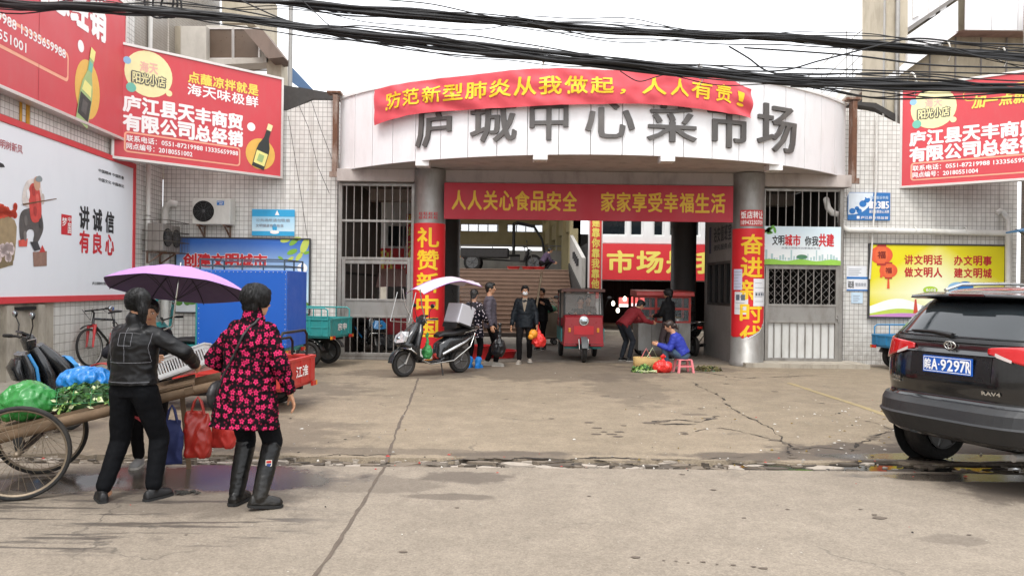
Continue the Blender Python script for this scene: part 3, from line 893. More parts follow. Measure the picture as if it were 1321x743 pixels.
for i, ch in enumerate('饭店转让'):
    mb.text(ch, 0.26 + i * 0.12, 3.13, 0.365 + i * 0.12, 3.28, 2, m_wl, 0.025, fn, bx=0.015)
mb.text('18943230709', 0.26, 3.0, 0.72, 3.09, 2, m_wl, 0.02, fn, bx=0.004)
tag(mb.build('paper_notice', flip=False), 'small red notice with white lettering above the torn pillar poster', 'notice')
def sheet(u0, u1, z0, z1, label, lines, lay=4, mat=None, tilt=0.0):
    mb = MB(mat or m_paper)
    mb.grid(lambda u, v: fn(u0 + (u1 - u0) * u, z0 + (z1 - z0) * v + tilt * (u - 0.5), -0.0025 * lay), 8, 2)
    random.seed(len(label))
    for k in range(lines):
        zz = z1 - (z1 - z0) * (k + 1) / (lines + 1)
        ww = random.uniform(0.5, 0.84)
        mb.grid(lambda u, v: fn(u0 + (u1 - u0) * (0.08 + ww * u), zz + 0.008 * v + tilt * (u - 0.5), -0.0025 * (lay + 1)), 6, 1, M('print_grey', '#8f939c', 0.8))
    return mb
m1 = sheet(0.52, 0.86, 1.28, 1.86, 'a', 5)
for k in range(4):
    m1.grid(lambda u, v: fn(0.56 + 0.065 * k + 0.045 * u, 1.5 + 0.06 * v, -0.0125), 2, 1, M('print_photo', '#5d6672', 0.7))
tag(m1.build('paper_notice', flip=False), 'white printed sheet with row of small pictures on the torn poster', 'notice')
m1 = sheet(0.10, 0.3, 1.62, 2.06, 'bb', 6, 4, M('lilac_paper', '#c9cbe0', 0.8))
tag(m1.build('paper_notice', flip=False), 'pale lilac sheet stuck at the edge of the torn poster', 'notice')
m1 = sheet(0.13, 0.42, 1.1, 1.58, 'ccc', 3, 3)
for k in range(2):
    m1.grid(lambda u, v: fn(0.17 + 0.11 * k + 0.08 * u, 1.4 + 0.12 * v, -0.0105), 3, 1, M('print_photo', '#5d6672', 0.7))
tag(m1.build('paper_notice', flip=False), 'white sheet with two grey squares below the lilac sheet', 'notice')

# ------------------------------------------------------------------ steel gates
def gate(x0, x1, label, kind):
    g = thing('steel_gate', label, 'gate', (x0, 16.4, 0), 0)
    W = x1 - x0
    mb = MB(m_steel_d)
    T = 3.84
    for x in (0.04, W - 0.04):
        mb.box((x, 0, T / 2), (0.08, 0.08, T))
    rails = ((T - 0.03, 0.06), (3.02, 0.05), (2.2, 0.06)) if kind == 0 else ((T - 0.03, 0.06), (2.95, 0.05), (2.16, 0.07))
    for z, h in rails:
        mb.box((W / 2, 0.001, z), (W - 0.16, 0.06, h))
    mb.box((W / 2, 0.001, 0.05), (W - 0.16, 0.06, 0.08))
    mb.build('frame', g, bevel=0.004)
    nb = 10
    for k in range(1, nb):
        mb = MB(m_steel_d)
        x = W * k / nb
        z0 = 2.18
        mb.tube([(x, 0, z0), (x, 0, T - 0.05)], 0.014, None, 8)
        mb.build('bar', g)
    d = MB(m_steel_d)
    X0, X1 = (0.13, W - 0.12)
    for x in (X0, X1):
        d.box((x, -0.02, 1.13), (0.075, 0.05, 2.08))
    for z, h in ((2.12, 0.07), (1.3, 0.05), (0.94, 0.05), (0.12, 0.07)):
        d.box(((X0 + X1) / 2, -0.021, z), (X1 - X0 - 0.075, 0.046, h))
    dd = d.build('door', g, bevel=0.004)
    mb = MB(m_steel)
    mb.box(((X0 + X1) / 2, -0.025, 1.12), (X1 - X0 - 0.08, 0.012, 0.31))
    mb.build('door_plate', dd, bevel=0.003)
    for (z0, z1) in ((1.32, 2.09), (0.15, 0.92)):
        for k in range(1, 9):
            mb = MB(m_steel_d)
            x = X0 + (X1 - X0) * k / 9
            mb.tube([(x, -0.02, z0), (x, -0.02, z1)], 0.013, None, 8)
            mb.build('bar', dd)
    if kind == 1:
        mb = MB(m_steel_d)
        n = 12
        for k in range(-6, 14):
            for sg in (1, -1):
                xa = X0 + 0.04 + (X1 - X0 - 0.08) * k / 9
                pts = []
                for t in range(0, 31):
                    z = 1.32 + 0.77 * t / 30
                    x = xa + sg * (z - 1.32) * 0.95 + (0.6 if sg < 0 else 0)
                    if X0 + 0.03 < x < X1 - 0.03:
                        pts.append((x, 0.01 + 0.008 * sg, z))
                if len(pts) > 2:
                    mb.tube([pts[0], pts[-1]], 0.004, None, 5)
        mb.build('mesh_panel', dd)
        mb = MB(M('white_backing_sheet', '#c9c9c6', 0.5, var=0.05, dirt=0.3, dcol='#8c857a'))
        mb.box(((X0 + X1) / 2, 0.012, 0.53), (X1 - X0 - 0.08, 0.008, 0.77))
        mb.build('backing_sheet', dd)
    mb = MB(m_steel)
    mb.box((X1 - 0.02 if kind == 0 else X1 + 0.02, -0.06, 1.02), (0.03, 0.03, 0.16))
    mb.cap((X1 - 0.02, -0.06, 1.02), (X1 + 0.03, -0.06, 1.02), 0.014, 0.014)
    mb.build('latch', dd)
    return g
gate(-3.8, -2.13, 'barred steel gate with solid middle plate beside the teal tricycle', 0)
gate(5.42, 7.2, 'barred steel gate with diamond mesh and white lower backing below a poster', 1)

# ------------------------------------------------------------------ porch and market behind
mb = MB(m_soff)
mb.span((-7.6, 17.02, 4.13), (7.3, 22.4, 4.4))
mb.span((-3.7, 19.3, 3.8), (7.2, 19.7, 4.1))
wall_thing('porch_roof', 'concrete roof over the passage behind the entrance canopy', mb, 'roof')
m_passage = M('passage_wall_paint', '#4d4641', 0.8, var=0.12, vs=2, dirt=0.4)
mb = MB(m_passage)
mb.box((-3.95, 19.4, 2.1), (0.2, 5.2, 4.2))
mb.box((-3.85, 19, 1.9), (0.03, 4.5, 0.06), m_dark)
wall_thing('passage_wall', 'dim plastered passage wall seen through the barred gate', mb)
# guard booth
gb = thing('guard_booth', 'grey guard booth with dark window and blue lettering beside the torn poster pillar', 'booth', (0, 0, 0))
m_booth = M('booth_paint', '#898581', 0.7, var=0.08, dirt=0.3, dcol='#5d5751')
mb = MB(m_booth)
bx = lambda y: 4.92 - 0.0 * y
for z0, z1 in ((0, 1.25), (2.28, 4.1)):
    mb.span((4.86, 16.55, z0), (5.34, 19.0, z1))
for y0, y1 in ((16.55, 16.75), (18.8, 19.0)):
    mb.span((4.86, y0, 1.25), (5.1, y1, 2.28))
mb.span((5.345, 20.4, 0), (9.4, 20.5, 4.1), M('shop_inside_dark', '#2b2825', 0.9))  # dark walls behind the gate: the dim interior is put into their colour
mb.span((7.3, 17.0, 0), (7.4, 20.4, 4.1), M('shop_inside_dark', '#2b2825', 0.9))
mb.span((5.1, 16.55, 1.25), (5.34, 19.0, 2.28))
mb.build('wall', gb)
mb = MB(M('booth_window_frame', '#35302d', 0.5))
for y in (16.78, 17.28, 17.78, 18.28, 18.77):
    mb.box((4.9, y, 1.765), (0.05, 0.06, 1.0))
for z in (1.28, 2.25):
    mb.box((4.9, 17.77, z), (0.05, 2.0, 0.06))
wf = mb.build('window', gb)
mb = MB(m_glass)
mb.box((4.93, 17.77, 1.765), (0.01, 1.98, 0.96))
mb.build('pane', wf)
fnb = lambda x, z, y: V((4.86 + y, 18.7 - x, z))
mb = MB(M('booth_lettering', '#23262f', 0.6))
for i, ch in enumerate('治安值班室'):
    mb.text(ch, 0.55 + i * 0.3, 2.75, 0.8 + i * 0.3, 3.1, 1, None, 0.03, fnb)
mb.text('便民服务点', 0.55, 2.55, 2.0, 2.68, 1, None, 0.03, fnb)
mb.p2([(0.12, 2.5), (0.32, 2.5), (0.32, 3.15), (0.12, 3.15)], 1, M('booth_blue', '#2b3354', 0.6), fnb)
mb.build('lettering', gb)

# stairs up to the terrace
m_step = M('brown_step_tile', '#6a5344', 0.6, var=0.16, vs=4, dirt=0.35, dcol='#4a382e')
m_step2 = M('brown_step_nosing', '#7a6353', 0.55, var=0.16, vs=5, dirt=0.3, dcol='#5a463a')
mb = MB(m_step)
NS = 16
for k in range(NS):
    y = 24.6 + k * 0.27
    mb.span((-3.6, y, k * 0.145), (2.15, 29.2, (k + 1) * 0.145 - 0.025), m_step)
    mb.span((-3.6, y - 0.02, (k + 1) * 0.145 - 0.025), (2.15, 29.2, (k + 1) * 0.145), m_step2)
mb.span((-3.6, 24.45, 0), (2.15, 24.55, 0.13), M('dark_skirting', '#3a302b', 0.6))
wall_thing('staircase', 'wide brown tiled staircase rising behind the masked man', mb, 'stairs')
mb = MB(m_conc)
mb.span((-14, 28.5, 5.75), (4.0, 43, 5.95))  # added above the view, unseen, to shade the terrace
wall_thing('roof_slab', 'concrete roof slab over the terrace above the brown stairs', mb, 'roof')
mb = MB(m_conc)
mb.span((-14, 29.2, 0), (2.4, 42, 2.3))
mb.span((-14, 34.0, 2.3), (2.4, 34.15, 3.3), M('terrace_parapet', '#a8a49c', 0.8, var=0.1, dirt=0.3))
wall_thing('terrace', 'raised concrete terrace with low parapet above the brown stairs', mb, 'terrace')
mb = MB(m_steel_d)
mb.tube([(-10, 34.05, 3.52), (2.3, 34.05, 3.52)], 0.03)
for k in range(9):
    mb.tube([(-9.6 + 1.45 * k, 34.05, 3.3), (-9.6 + 1.45 * k, 34.05, 3.52)], 0.02)
tag(mb.build('handrail'), 'thin grey metal handrail along the terrace parapet', 'handrail')
fb = thing('market_hall', 'cream market hall with a band of upper windows above the terrace', 'building', (0, 0, 0))
mb = MB(m_cream)
mb.span((-16, 42, 3.9), (1.9, 42.3, 4.72))
mb.span((-16, 42, 5.15), (1.9, 42.3, 8.5))
for x in (-3.0, -0.42, 2.2):
    mb.span((x - 0.4, 42, 4.72), (x + 0.1, 42.3, 5.15))
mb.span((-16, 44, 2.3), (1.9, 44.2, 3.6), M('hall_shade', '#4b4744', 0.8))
# wing that comes forward, with pilasters and an upper beam
def wing(y0, y1, z0, z1, o=0.0, m=None):
    xw = lambda y: 1.75 + (42 - y) * 0.055
    mb.add([(xw(y) - o, y, z) for y in (y0, y1) for z in (z0, z1)] + [(xw(y) + 0.3, y, z) for y in (y0, y1) for z in (z0, z1)], [(0, 1, 3, 2), (4, 6, 7, 5), (0, 2, 6, 4), (1, 5, 7, 3), (0, 4, 5, 1), (2, 3, 7, 6)], m)
wing(30, 42, 4.0, 4.75)
wing(30, 42, 5.2, 8.5)
for y in (30.0, 32.4, 35, 38, 41.4):
    wing(y, y + 0.45, 2.3, 8.5, 0.12)
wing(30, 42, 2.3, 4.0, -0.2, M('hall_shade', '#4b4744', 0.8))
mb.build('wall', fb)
for x0, x1 in ((-3.0, -0.85), (-0.3, 1.75), (-5.8, -3.5)):
    mb = MB(M('hall_window_frame', '#4d4a45', 0.6))
    nn = 4
    for k in range(nn + 1):
        mb.box((x0 + (x1 - x0) * k / nn, 42.06, 4.935), (0.05, 0.06, 0.44))
    for z in (4.73, 5.14):
        mb.box(((x0 + x1) / 2, 42.06, z), (x1 - x0, 0.06, 0.04))
    q = mb.build('window', fb)
    mb = MB(M('bright_window_pane', '#cfdce4', 0.15, var=0.25, vs=1.5, alpha=0.3))
    mb.box(((x0 + x1) / 2, 42.12, 4.935), (x1 - x0, 0.02, 0.42))
    mb.build('pane', q)

# inner shop building with the red slogan board
sb = thing('shop_building', 'white shop building over a dark ground floor behind the food cart', 'building', (0, 0, 0))
mb = MB(m_white)
mb.span((2.95, 26.0, 3.2), (9.5, 26.3, 3.45))
mb.span((2.95, 26.0, 4.2), (9.5, 26.3, 7.0))
for x0, x1 in ((2.95, 3.0), (3.95, 4.05), (4.52, 4.85), (5.25, 5.4), (6.5, 6.9), (8.0, 8.4)):
    mb.span((x0, 26.0, 3.45), (x1, 26.3, 4.2))
mb.span((2.95, 26.02, 1.9), (9.5, 26.3, 3.2))
mb.span((2.7, 33, 0), (9.5, 33.2, 4), M('shop_inside_dark', '#2b2825', 0.9))  # shade of the open ground floor painted into the wall colour
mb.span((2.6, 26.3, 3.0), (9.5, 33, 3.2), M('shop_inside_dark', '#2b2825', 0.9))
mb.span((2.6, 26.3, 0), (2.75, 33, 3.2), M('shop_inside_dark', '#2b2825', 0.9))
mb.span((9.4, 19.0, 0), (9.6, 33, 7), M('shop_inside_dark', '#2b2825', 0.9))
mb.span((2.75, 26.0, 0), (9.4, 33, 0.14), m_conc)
mb.build('wall', sb)
for x0, x1 in ((3.0, 3.95), (4.05, 4.52), (4.85, 5.25), (5.4, 6.5), (6.9, 8.0)):
    mb = MB(M('white_window_frame', '#d6d6d4', 0.5))
    for x in (x0 + 0.03, x1 - 0.03):
        mb.box((x, 26.12, 3.825), (0.06, 0.08, 0.74))
    for z in (3.48, 4.17):
        mb.box(((x0 + x1) / 2, 26.121, z), (x1 - x0 - 0.12, 0.076, 0.05))
    q = mb.build('window', sb)
    mb = MB(m_glass)
    mb.box(((x0 + x1) / 2, 26.16, 3.825), (x1 - x0, 0.02, 0.75))
    mb.build('pane', q)
mb = MB(M('slogan_board_red', '#d6343a', 0.55, var=0.05))
mb.span((0, 0, 0), (6.0, 0.05, 1.24))
for i, ch in enumerate('市场是我家'):
    mb.text(ch, 0.25 + 1.02 * i, 0.26, 1.13 + 1.02 * i, 0.99, 1, m_yelp, 0.035)
tag(mb.build('slogan_board', loc=(3.03, 25.92, 1.93)), 'bright red board with big yellow characters on the white shop building', 'sign')
m_lampglow = M('lit_lamp', '#fff3dc', 0.4, emit=2.5)
m_screen = M('lit_red_screen', '#e0605c', 0.4, emit=0.8)
for px, py, k in ((791, 392, 0), (806, 386, 0), (797, 401, 0)):
    p = at(px, py, 31)
    mb = MB(m_lampglow)
    mb.lathe([(0.02, 0.12), (0.05, 0.09), (0.075, 0.02), (0.06, -0.05), (0.02, -0.08)], n=12)
    mb.tube([(0, 0, 0.1), (0, 0, 3.0 - p.z)], 0.008, m_black, 5)
    tag(mb.build('hanging_bulb', loc=p), 'small glowing bulb hanging in the dark shop interior', 'lamp', 'bulbs in the dark market hall')
for (a, b, c, d), lb in (((799, 384, 811, 396), 'small lit red shop sign hanging in the dark hall'), ((815, 383, 832, 395), 'larger lit pink shop sign hanging in the dark hall')):
    p, q = at(a, d, 31), at(c, b, 31)
    mb = MB(m_screen)
    mb.span((p.x, 31.1, p.z), (q.x, 31.16, q.z))
    mb.span((p.x, 31.08, p.z), (q.x, 31.098, p.z + 0.12), M('lit_white_strip', '#efe9e6', 0.4, emit=0.7))
    mb.bar((p.x + 0.05, 31.13, q.z), (p.x + 0.05, 31.13, 3.0), 0.01, m_black)
    mb.bar((q.x - 0.05, 31.13, q.z), (q.x - 0.05, 31.13, 3.0), 0.01, m_black)
    tag(mb.build('lit_sign'), lb, 'sign')
mb = MB(m_white)
mb.span((2.42, 23.9, 0), (2.86, 24.1, 5.5))
mb.span((2.46, 23.86, 1.3), (2.82, 23.9, 4.4), M('post_banner_red', '#d8473f', 0.55))
mb.X = Matrix.Translation((2.46, 23.86, 0))
mb.vtext('创建靠你靠我靠他', 0.06, 0.3, 4.2, 1.6, 1, m_yelp, 0.03)
tag(mb.build('banner_post'), 'white post with vertical red slogan strip above the red tricycle', 'post')
mb = MB(M('grey_white_panel', '#a9a6a0', 0.7, dirt=0.4))
mb.prism([(24.3, 1.6), (29.5, 2.6), (29.5, 3.7), (24.3, 2.6)], ((2.25, 0, 0), (0, 1, 0), (0, 0, 1)), 0.12)
for k in range(4):
    mb.box((2.18 + 0.06, 25.6 + 0.5 * k, 2.5 + 0.1 * k), (0.14, 0.22, 0.25), m_ink)
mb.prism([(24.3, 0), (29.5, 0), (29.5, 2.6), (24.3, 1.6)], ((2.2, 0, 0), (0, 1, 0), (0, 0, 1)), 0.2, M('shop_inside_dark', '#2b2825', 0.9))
wall_thing('stair_side_panel', 'white slanted panel with black marks beside the staircase', mb, 'panel')

# what shows through the gate on the scooter side
lb = thing('back_shop', 'small white shop with red sign seen through the barred gate', 'building', (0, 0, 0))
mb = MB(m_white)
mb.span((-9, 22.3, 2.2), (-1.9, 22.5, 6))
mb.span((-9, 22.3, 0), (-4.0, 22.5, 2.2))
mb.span((-4.0, 24, 0), (-1.9, 24.1, 2.2), M('shop_inside_dark', '#2b2825', 0.9))  # dark sheet painted as the shade inside the shop opening
mb.build('wall', lb)
mb = MB(M('white_window_frame', '#d6d6d4', 0.5))
mb.span((-3.75, 22.24, 2.72), (-2.75, 22.3, 3.45))
q = mb.build('window', lb)
mb = MB(m_glass)
mb.span((-3.68, 22.22, 2.79), (-3.25, 22.238, 3.38))
mb.span((-3.2, 22.22, 2.79), (-2.82, 22.238, 3.38))
mb.build('pane', q)
mb = MB(M('slogan_board_red', '#d6343a', 0.55, var=0.05))
mb.span((-3.96, 22.16, 2.05), (-3.2, 22.22, 2.72))
mb.X = Matrix.Translation((0, 22.16, 0))
mb.text('利', -3.93, 2.08, -3.55, 2.66, 1, m_yelp, 0.03)
mb.X = Matrix.Identity(4)
mb.build('shop_sign', lb)
mb = MB(M('pale_pink_awning', '#cba39c', 0.7, var=0.06))
mb.grid(lambda u, v: V((-3.95 + 2.0 * u, 22.15 - 0.9 * v, 2.12 - 0.52 * v * v - 0.12 * math.sin(u * math.pi) * 0 - 0.25 * v * (u - 0.4) ** 2)), 12, 6)
mb.build('awning', lb)
mb = MB(m_white)
mb.span((-2.95, 20.95, 0), (-2.6, 21.05, 4.2))
mb.span((-2.96, 20.9, 1.95), (-2.59, 20.94, 3.62), M('post_banner_red', '#d8473f', 0.55))
mb.X = Matrix.Translation((-2.96, 20.9, 0))
mb.vtext('环境大保育', 0.05, 0.32, 3.6, 2.0, 1, m_yelp, 0.03)
tag(mb.build('banner_post'), 'white post with vertical red slogan strip behind the barred gate', 'post')
# ------------------------------------------------------------------ signs and posters
class Board:
    """a flat sign: origin at its lower corner, x along it, z up, front towards local -y"""
    def __init__(s, o, rz, name, label, cat='sign', W=1, H=1, T=0.06, face=None, edge=None, fr=0.0, frm=None):
        s.o, s.rz, s.name, s.label, s.cat = V(o), rz, name, label, cat
        s.ux, s.nn = V((math.cos(rz), math.sin(rz), 0)), V((math.sin(rz), -math.cos(rz), 0))
        s.W, s.H = W, H
        s.mb = MB(face)
        s.mb.span((0, 0, 0), (W, T, H), face)
        s.fr = None
        if fr:
            s.fr = MB(frm or edge)
            for a, b in (((-fr / 2, 0), (W + fr / 2, 0)), ((-fr / 2, H), (W + fr / 2, H))):
                s.fr.span((a[0], -0.02, a[1] - fr / 2), (b[0], T + 0.01, b[1] + fr / 2))
            for x in (0, W):
                s.fr.span((x - fr / 2, -0.019, fr / 2), (x + fr / 2, T + 0.009, H - fr / 2))
    def L(s, px, py):
        d = at(px, py, 1.0) - V((0, 0, CAM_H))
        c = V((0, 0, CAM_H))
        t = (s.o - c).dot(s.nn) / d.dot(s.nn)
        p = c + d * t - s.o
        return (p.dot(s.ux), p.z)
    def t(s, st, px0, y0, y1, px1, lay, mat, bold=0.03, slant=0.0, rows=None):
        a, b, c = s.L(px0, y0), s.L(px0, y1), s.L(px1, (y0 + y1) / 2)
        s.mb.text(st, a[0], b[1], c[0], a[1], lay, mat, bold, None, 0, slant)
    def chars(s, st, px0, y0, y1, px1, lay, mat, bold=0.03, gap=0.1):
        a, b, c = s.L(px0, y0), s.L(px0, y1), s.L(px1, (y0 + y1) / 2)
        w = (c[0] - a[0]) / len(st)
        for i, ch in enumerate(st):
            s.mb.text(ch, a[0] + w * (i + gap / 2), b[1], a[0] + w * (i + 1 - gap / 2), a[1], lay, mat, bold)
    def poly(s, pts, lay, mat):
        s.mb.p2([s.L(*p) for p in pts], lay, mat)
    def el(s, px, py, rx, rz, lay, mat, a=0.0):
        c = s.L(px, py)
        s.mb.e2(c[0], c[1], rx, rz, lay, mat, a=a)
    def done(s, group=None):
        o = s.mb.build(s.name, loc=s.o, rot=(0, 0, s.rz))
        tag(o, s.label, s.cat, group)
        if s.fr:
            s.fr.build('frame', o, bevel=0.004)
        return o

def grad(name, c0, z0, c1, z1, mid=None, rough=0.5):
    """a print whose ink runs from one colour to another"""
    N = Nodes(name)
    z = N.n('SeparateXYZ', {0: N.coord()}).outputs[2]
    f = N.ramp(N.math('ADD', z, N.math('MULTIPLY', N.noise(N.coord(), 2.5, 3), 0.12)), z0, z1)
    N.out(Base_Color=N.mix(f, lin(c0), lin(c1)), Roughness=rough)
    return N.m

m_alu = M('aluminium_trim', '#cfc9c4', 0.4, 0.5, var=0.1)
m_circ = M('cream_circle', '#e8e0a8', 0.6)
m_circy = M('mustard_circle', '#e2b154', 0.6)
m_lb = M('print_sky_blue', '#8fb8d8', 0.6)
m_teal = M('print_teal', '#6fb7a4', 0.6)
m_or = M('print_orange_line', '#eea98c', 0.6)
m_gry = M('print_dark_grey', '#55524f', 0.6)
m_bot = M('print_bottle_dark', '#2f3330', 0.5)
m_botg = M('print_bottle_green', '#9fb77a', 0.5)
m_labely = M('print_label_yellow', '#e8e08a', 0.6)

def bottle(b, x, z, h, a, dark):
    """a sauce bottle printed on a board, leaning by a"""
    prof = [(-.5, 0), (.5, 0), (.52, .38), (.46, .5), (.2, .68), (.17, .9), (-.17, .9), (-.2, .68), (-.46, .5), (-.52, .38)]
    w = h * 0.28
    ca, sa = math.cos(a), math.sin(a)
    T = lambda q: [(x + u * ca - v * sa, z + u * sa + v * ca) for u, v in q]
    b.mb.p2(T([(u * w, v * h) for u, v in prof]), 4, m_bot if dark else m_botg)
    b.mb.p2(T([(-.2 * w, .86 * h), (.2 * w, .86 * h), (.2 * w, h), (-.2 * w, h)]), 5, m_labely if not dark else m_circ)
    b.mb.p2(T([(-.45 * w, .08 * h), (.45 * w, .08 * h), (.47 * w, .36 * h), (-.47 * w, .36 * h)]), 5, m_labely if dark else m_bot)
    b.mb.p2(T([(-.25 * w, .14 * h), (.2 * w, .14 * h), (.22 * w, .3 * h), (-.22 * w, .3 * h)]), 6, m_botg if dark else m_gry)
    if not dark:
        b.mb.p2(T([(-.4 * w, .4 * h), (.4 * w, .4 * h), (.3 * w, .54 * h), (-.3 * w, .54 * h)]), 5, m_labely)
        b.mb.p2(T([(-.16 * w, .7 * h), (.16 * w, .7 * h), (.15 * w, .82 * h), (-.15 * w, .82 * h)]), 5, m_teal)

def shop_board(o, rz, label, W, H, dots, text, phone, slogan, bott, rows):
    b = Board(o, rz, 'billboard', label, 'billboard', W, H, 0.16, m_redl, fr=0.05, frm=m_alu)
    return b

# the diagonal board across the corner on the scooter side
b = Board((-7.47, 14.0, 3.94), math.atan2(2.4, 2.41), 'billboard', 'red soy sauce shop billboard set across the corner above the air conditioners', 'billboard', 3.4, 2.15, 0.16, m_redl, fr=0.05, frm=m_alu)
def shop_face(b, P, sl):
    """the shared artwork; P maps the first board's photograph pixels to board coordinates"""
    mb = b.mb
    x, z = P(192, 96)
    mb.e2(x, z, 0.44, 0.44, 1, m_circ)
    for (px, py), r, m in (((164, 78), 0.07, m_lb), ((169, 113), 0.09, m_teal), ((218, 121), 0.06, m_circ), ((324, 164), 0.09, m_wl)):
        x, z = P(px, py)
        mb.e2(x, z, r, r, 2, m)
    def tx(st, px0, y0, y1, px1, lay, m, bold, slant=0):
        a, q, c = P(px0, y0), P(px0, y1), P(px1, (y0 + y1) / 2)
        w = (c[0] - a[0]) / len(st)
        for i, ch in enumerate(st):
            if ch != ' ':
                mb.text(ch, a[0] + w * (i + .05), q[1], a[0] + w * (i + .95), a[1], lay, m, bold, None, 0, slant)
    tx('海天', 180, 79, 92, 204, 2, M('print_pink', '#e8b3a3', 0.6), 0.03)
    tx('阳光小店', 170, 92, 106, 214, 2, m_gry, 0.10)
    tx('阳光小店', 170.5, 92.5, 105.5, 213.5, 3, m_circ, 0.02)
    a, c = P(182, 106), P(212, 110)
    mb.text('SUNSHINE STORE', a[0], c[1], c[0], c[1] + 0.06, 2, m_gry, 0.03)
    if sl == 0:
        tx('点蘸凉拌就是', 242, 92, 106, 334, 2, M('print_yellow', '#efd25a', 0.6), 0.03)
        tx('海天味极鲜', 241, 107.5, 122, 334, 2, m_wl, 0.02)
    else:
        a, c = P(240, 92), P(340, 126)
        mb.rr2(a[0] - 0.15, c[1] + 0.06, a[0] + 2.0, a[1] + 0.1, 0.12, 1, M('print_yellow', '#efd25a', 0.6))
        mb.rr2(a[0] - 0.135, c[1] + 0.075, a[0] + 1.985, a[1] + 0.085, 0.11, 2, m_redl)
        tx('加一点就鲜美', 240, 96, 113, 330, 3, M('print_yellow', '#efd25a', 0.6), 0.03, 0.15)
    tx('庐江县天丰商贸', 158, 122, 143, 314, 2, m_wl, 0.045)
    tx('有限公司总经销', 158, 146, 167, 314, 2, m_wl, 0.045)
    a, c = P(160, 169), P(160, 196)
    d = P(310, 200)
    mb.rr2(a[0], c[1], d[0], a[1], 0.07, 1, m_or)
    mb.rr2(a[0] + 0.03, c[1] + 0.03, d[0] - 0.03, a[1] - 0.03, 0.05, 2, m_redl)
    a, q, d = P(163, 174), P(163, 182), P(307, 190)
    mb.text('联系电话：0551-87219988 13335659988', a[0], q[1], d[0], a[1], 3, m_wl, 0.02)
    a, q, d = P(163, 184), P(163, 192), P(248, 195)
    mb.text('网点编号：2018055100' + ('2' if sl == 0 else '4'), a[0], q[1], d[0], a[1], 3, m_wl, 0.02)
    x, z = P(336, 199)
    mb.e2(x, z, 0.33, 0.33, 1, m_circy)
    bottle(b, x - 0.06, z - 0.3, 1.0, -0.28, True)
shop_face(b, b.L, 0)
P0 = b.L
b.done('red shop billboards')
# its twin on the car side
b = Board((8.6, 16.7, 3.94), math.atan2(-0.614, 0.79), 'billboard', 'red soy sauce shop billboard set diagonally above the yellow poster', 'billboard', 3.4, 2.2, 0.16, m_redl, fr=0.05, frm=m_alu)
shop_face(b, P0, 1)
b.done('red shop billboards')
# the big one high on the side wall
RW = math.atan2(1, -0.06)
def wall_board(y0, y1, z0, z1, off, *a, **k):
    return Board((lx(y0) + off, y0, z0), RW, *a, W=(y1 - y0) * math.hypot(1, 0.06), H=z1 - z0, **k)
b = wall_board(7.2, 14.2, 4.3, 6.85, 0.2, 'billboard', 'big red billboard high on the side wall with green sauce bottle', 'billboard', T=0.18, face=m_redl, fr=0.05, frm=m_alu)
e = b.L(137, 40)
cw = 0.62
for i, ch in enumerate('有限公司总经销'[::-1]):
    b.mb.text(ch, e[0] - cw * (i + 0.93), 5.55 - 4.3 + 0.32, e[0] - cw * (i + 0.05), 5.55 - 4.3 + 0.98, 2, m_wl, 0.045)
for i, ch in enumerate('庐江县天丰商贸'[::-1]):
    b.mb.text(ch, e[0] - cw * (i + 0.93), 2.28 + 0.02, e[0] - cw * (i + 0.05), 2.5, 2, m_wl, 0.03)
a, q = b.L(88, 107), b.L(88, 69)
b.mb.rr2(a[0] - 4.2, a[1], a[0], q[1], 0.08, 1, m_or)
b.mb.rr2(a[0] - 4.16, a[1] + 0.05, a[0] - 0.04, q[1] - 0.05, 0.06, 2, m_redl)
q2, q3 = b.L(84, 74), b.L(84, 89)
b.mb.text('联系电话：0551-87219988 13335659988', q2[0] - 3.9, a[1] + 0.34, q2[0], a[1] + 0.52, 3, m_wl, 0.02)
q2 = b.L(30, 60)
b.mb.text('网点编号：20180551001', q2[0] - 2.4, a[1] + 0.1, q2[0] + 0.06, a[1] + 0.28, 3, m_wl, 0.02)
x, z = b.L(113, 116)
b.mb.e2(x, z, 0.42, 0.5, 1, m_circy)
b.el(104, 60, 0.1, 0.1, 2, m_wl)
bottle(b, x - 0.2, z - 0.62, 1.4, -0.26, False)
b.mb.r2(b.L(50, 60)[0], 0.0, b.L(50, 60)[0] + 0.012, 2.5, 1, M('panel_joint_red', '#a83238', 0.6))
b.done('red shop billboards')
mb = MB(M('rust_run', '#b8892f', 0.9, var=0.3, vs=10))
for px in (43, 52):
    x, z = b.L(px, 160)
    p = b.o + b.ux * x
    mb.box((lx(p.y) + 0.01, p.y, 4.1), (0.012, 0.05 + 0.03 * (px == 52), 0.36))
tag(mb.build('rust_streak'), 'yellow rust streaks on the tiles between two billboards', 'stain', kind='stuff')

# white honesty poster
b = wall_board(6.0, 14.95, 1.33, 3.92, 0.06, 'poster_board', 'large white poster board with red border and honesty slogan', 'poster', T=0.05, face=M('poster_white', '#e2e4e8', 0.5, var=0.03, vs=1, dirt=0.08, dcol='#b9bcc4'), fr=0.1, frm=m_red)
b.chars('讲诚信', 100, 265, 294, 149, 1, m_ink, 0.035, 0.3)
b.chars('有良心', 100, 297, 325, 149, 1, m_redink, 0.035, 0.3)
a, c = b.L(79, 276), b.L(92, 304)
b.mb.r2(a[0], c[1], c[0], a[1], 1, m_redink)
b.mb.text('中', a[0] + 0.2, c[1] + 0.22, c[0] - 0.02, a[1] - 0.03, 2, m_wl, 0.01)
b.mb.text('梦', a[0] + 0.02, c[1] + 0.14, a[0] + 0.17, a[1] - 0.05, 2, m_wl, 0.01)
b.mb.text('国', a[0] + 0.2, c[1] + 0.03, c[0] - 0.02, c[1] + 0.2, 2, m_wl, 0.01)
b.t('中国精神 中国形象', 127, 217.5, 222, 160, 1, m_ink, 0.02)
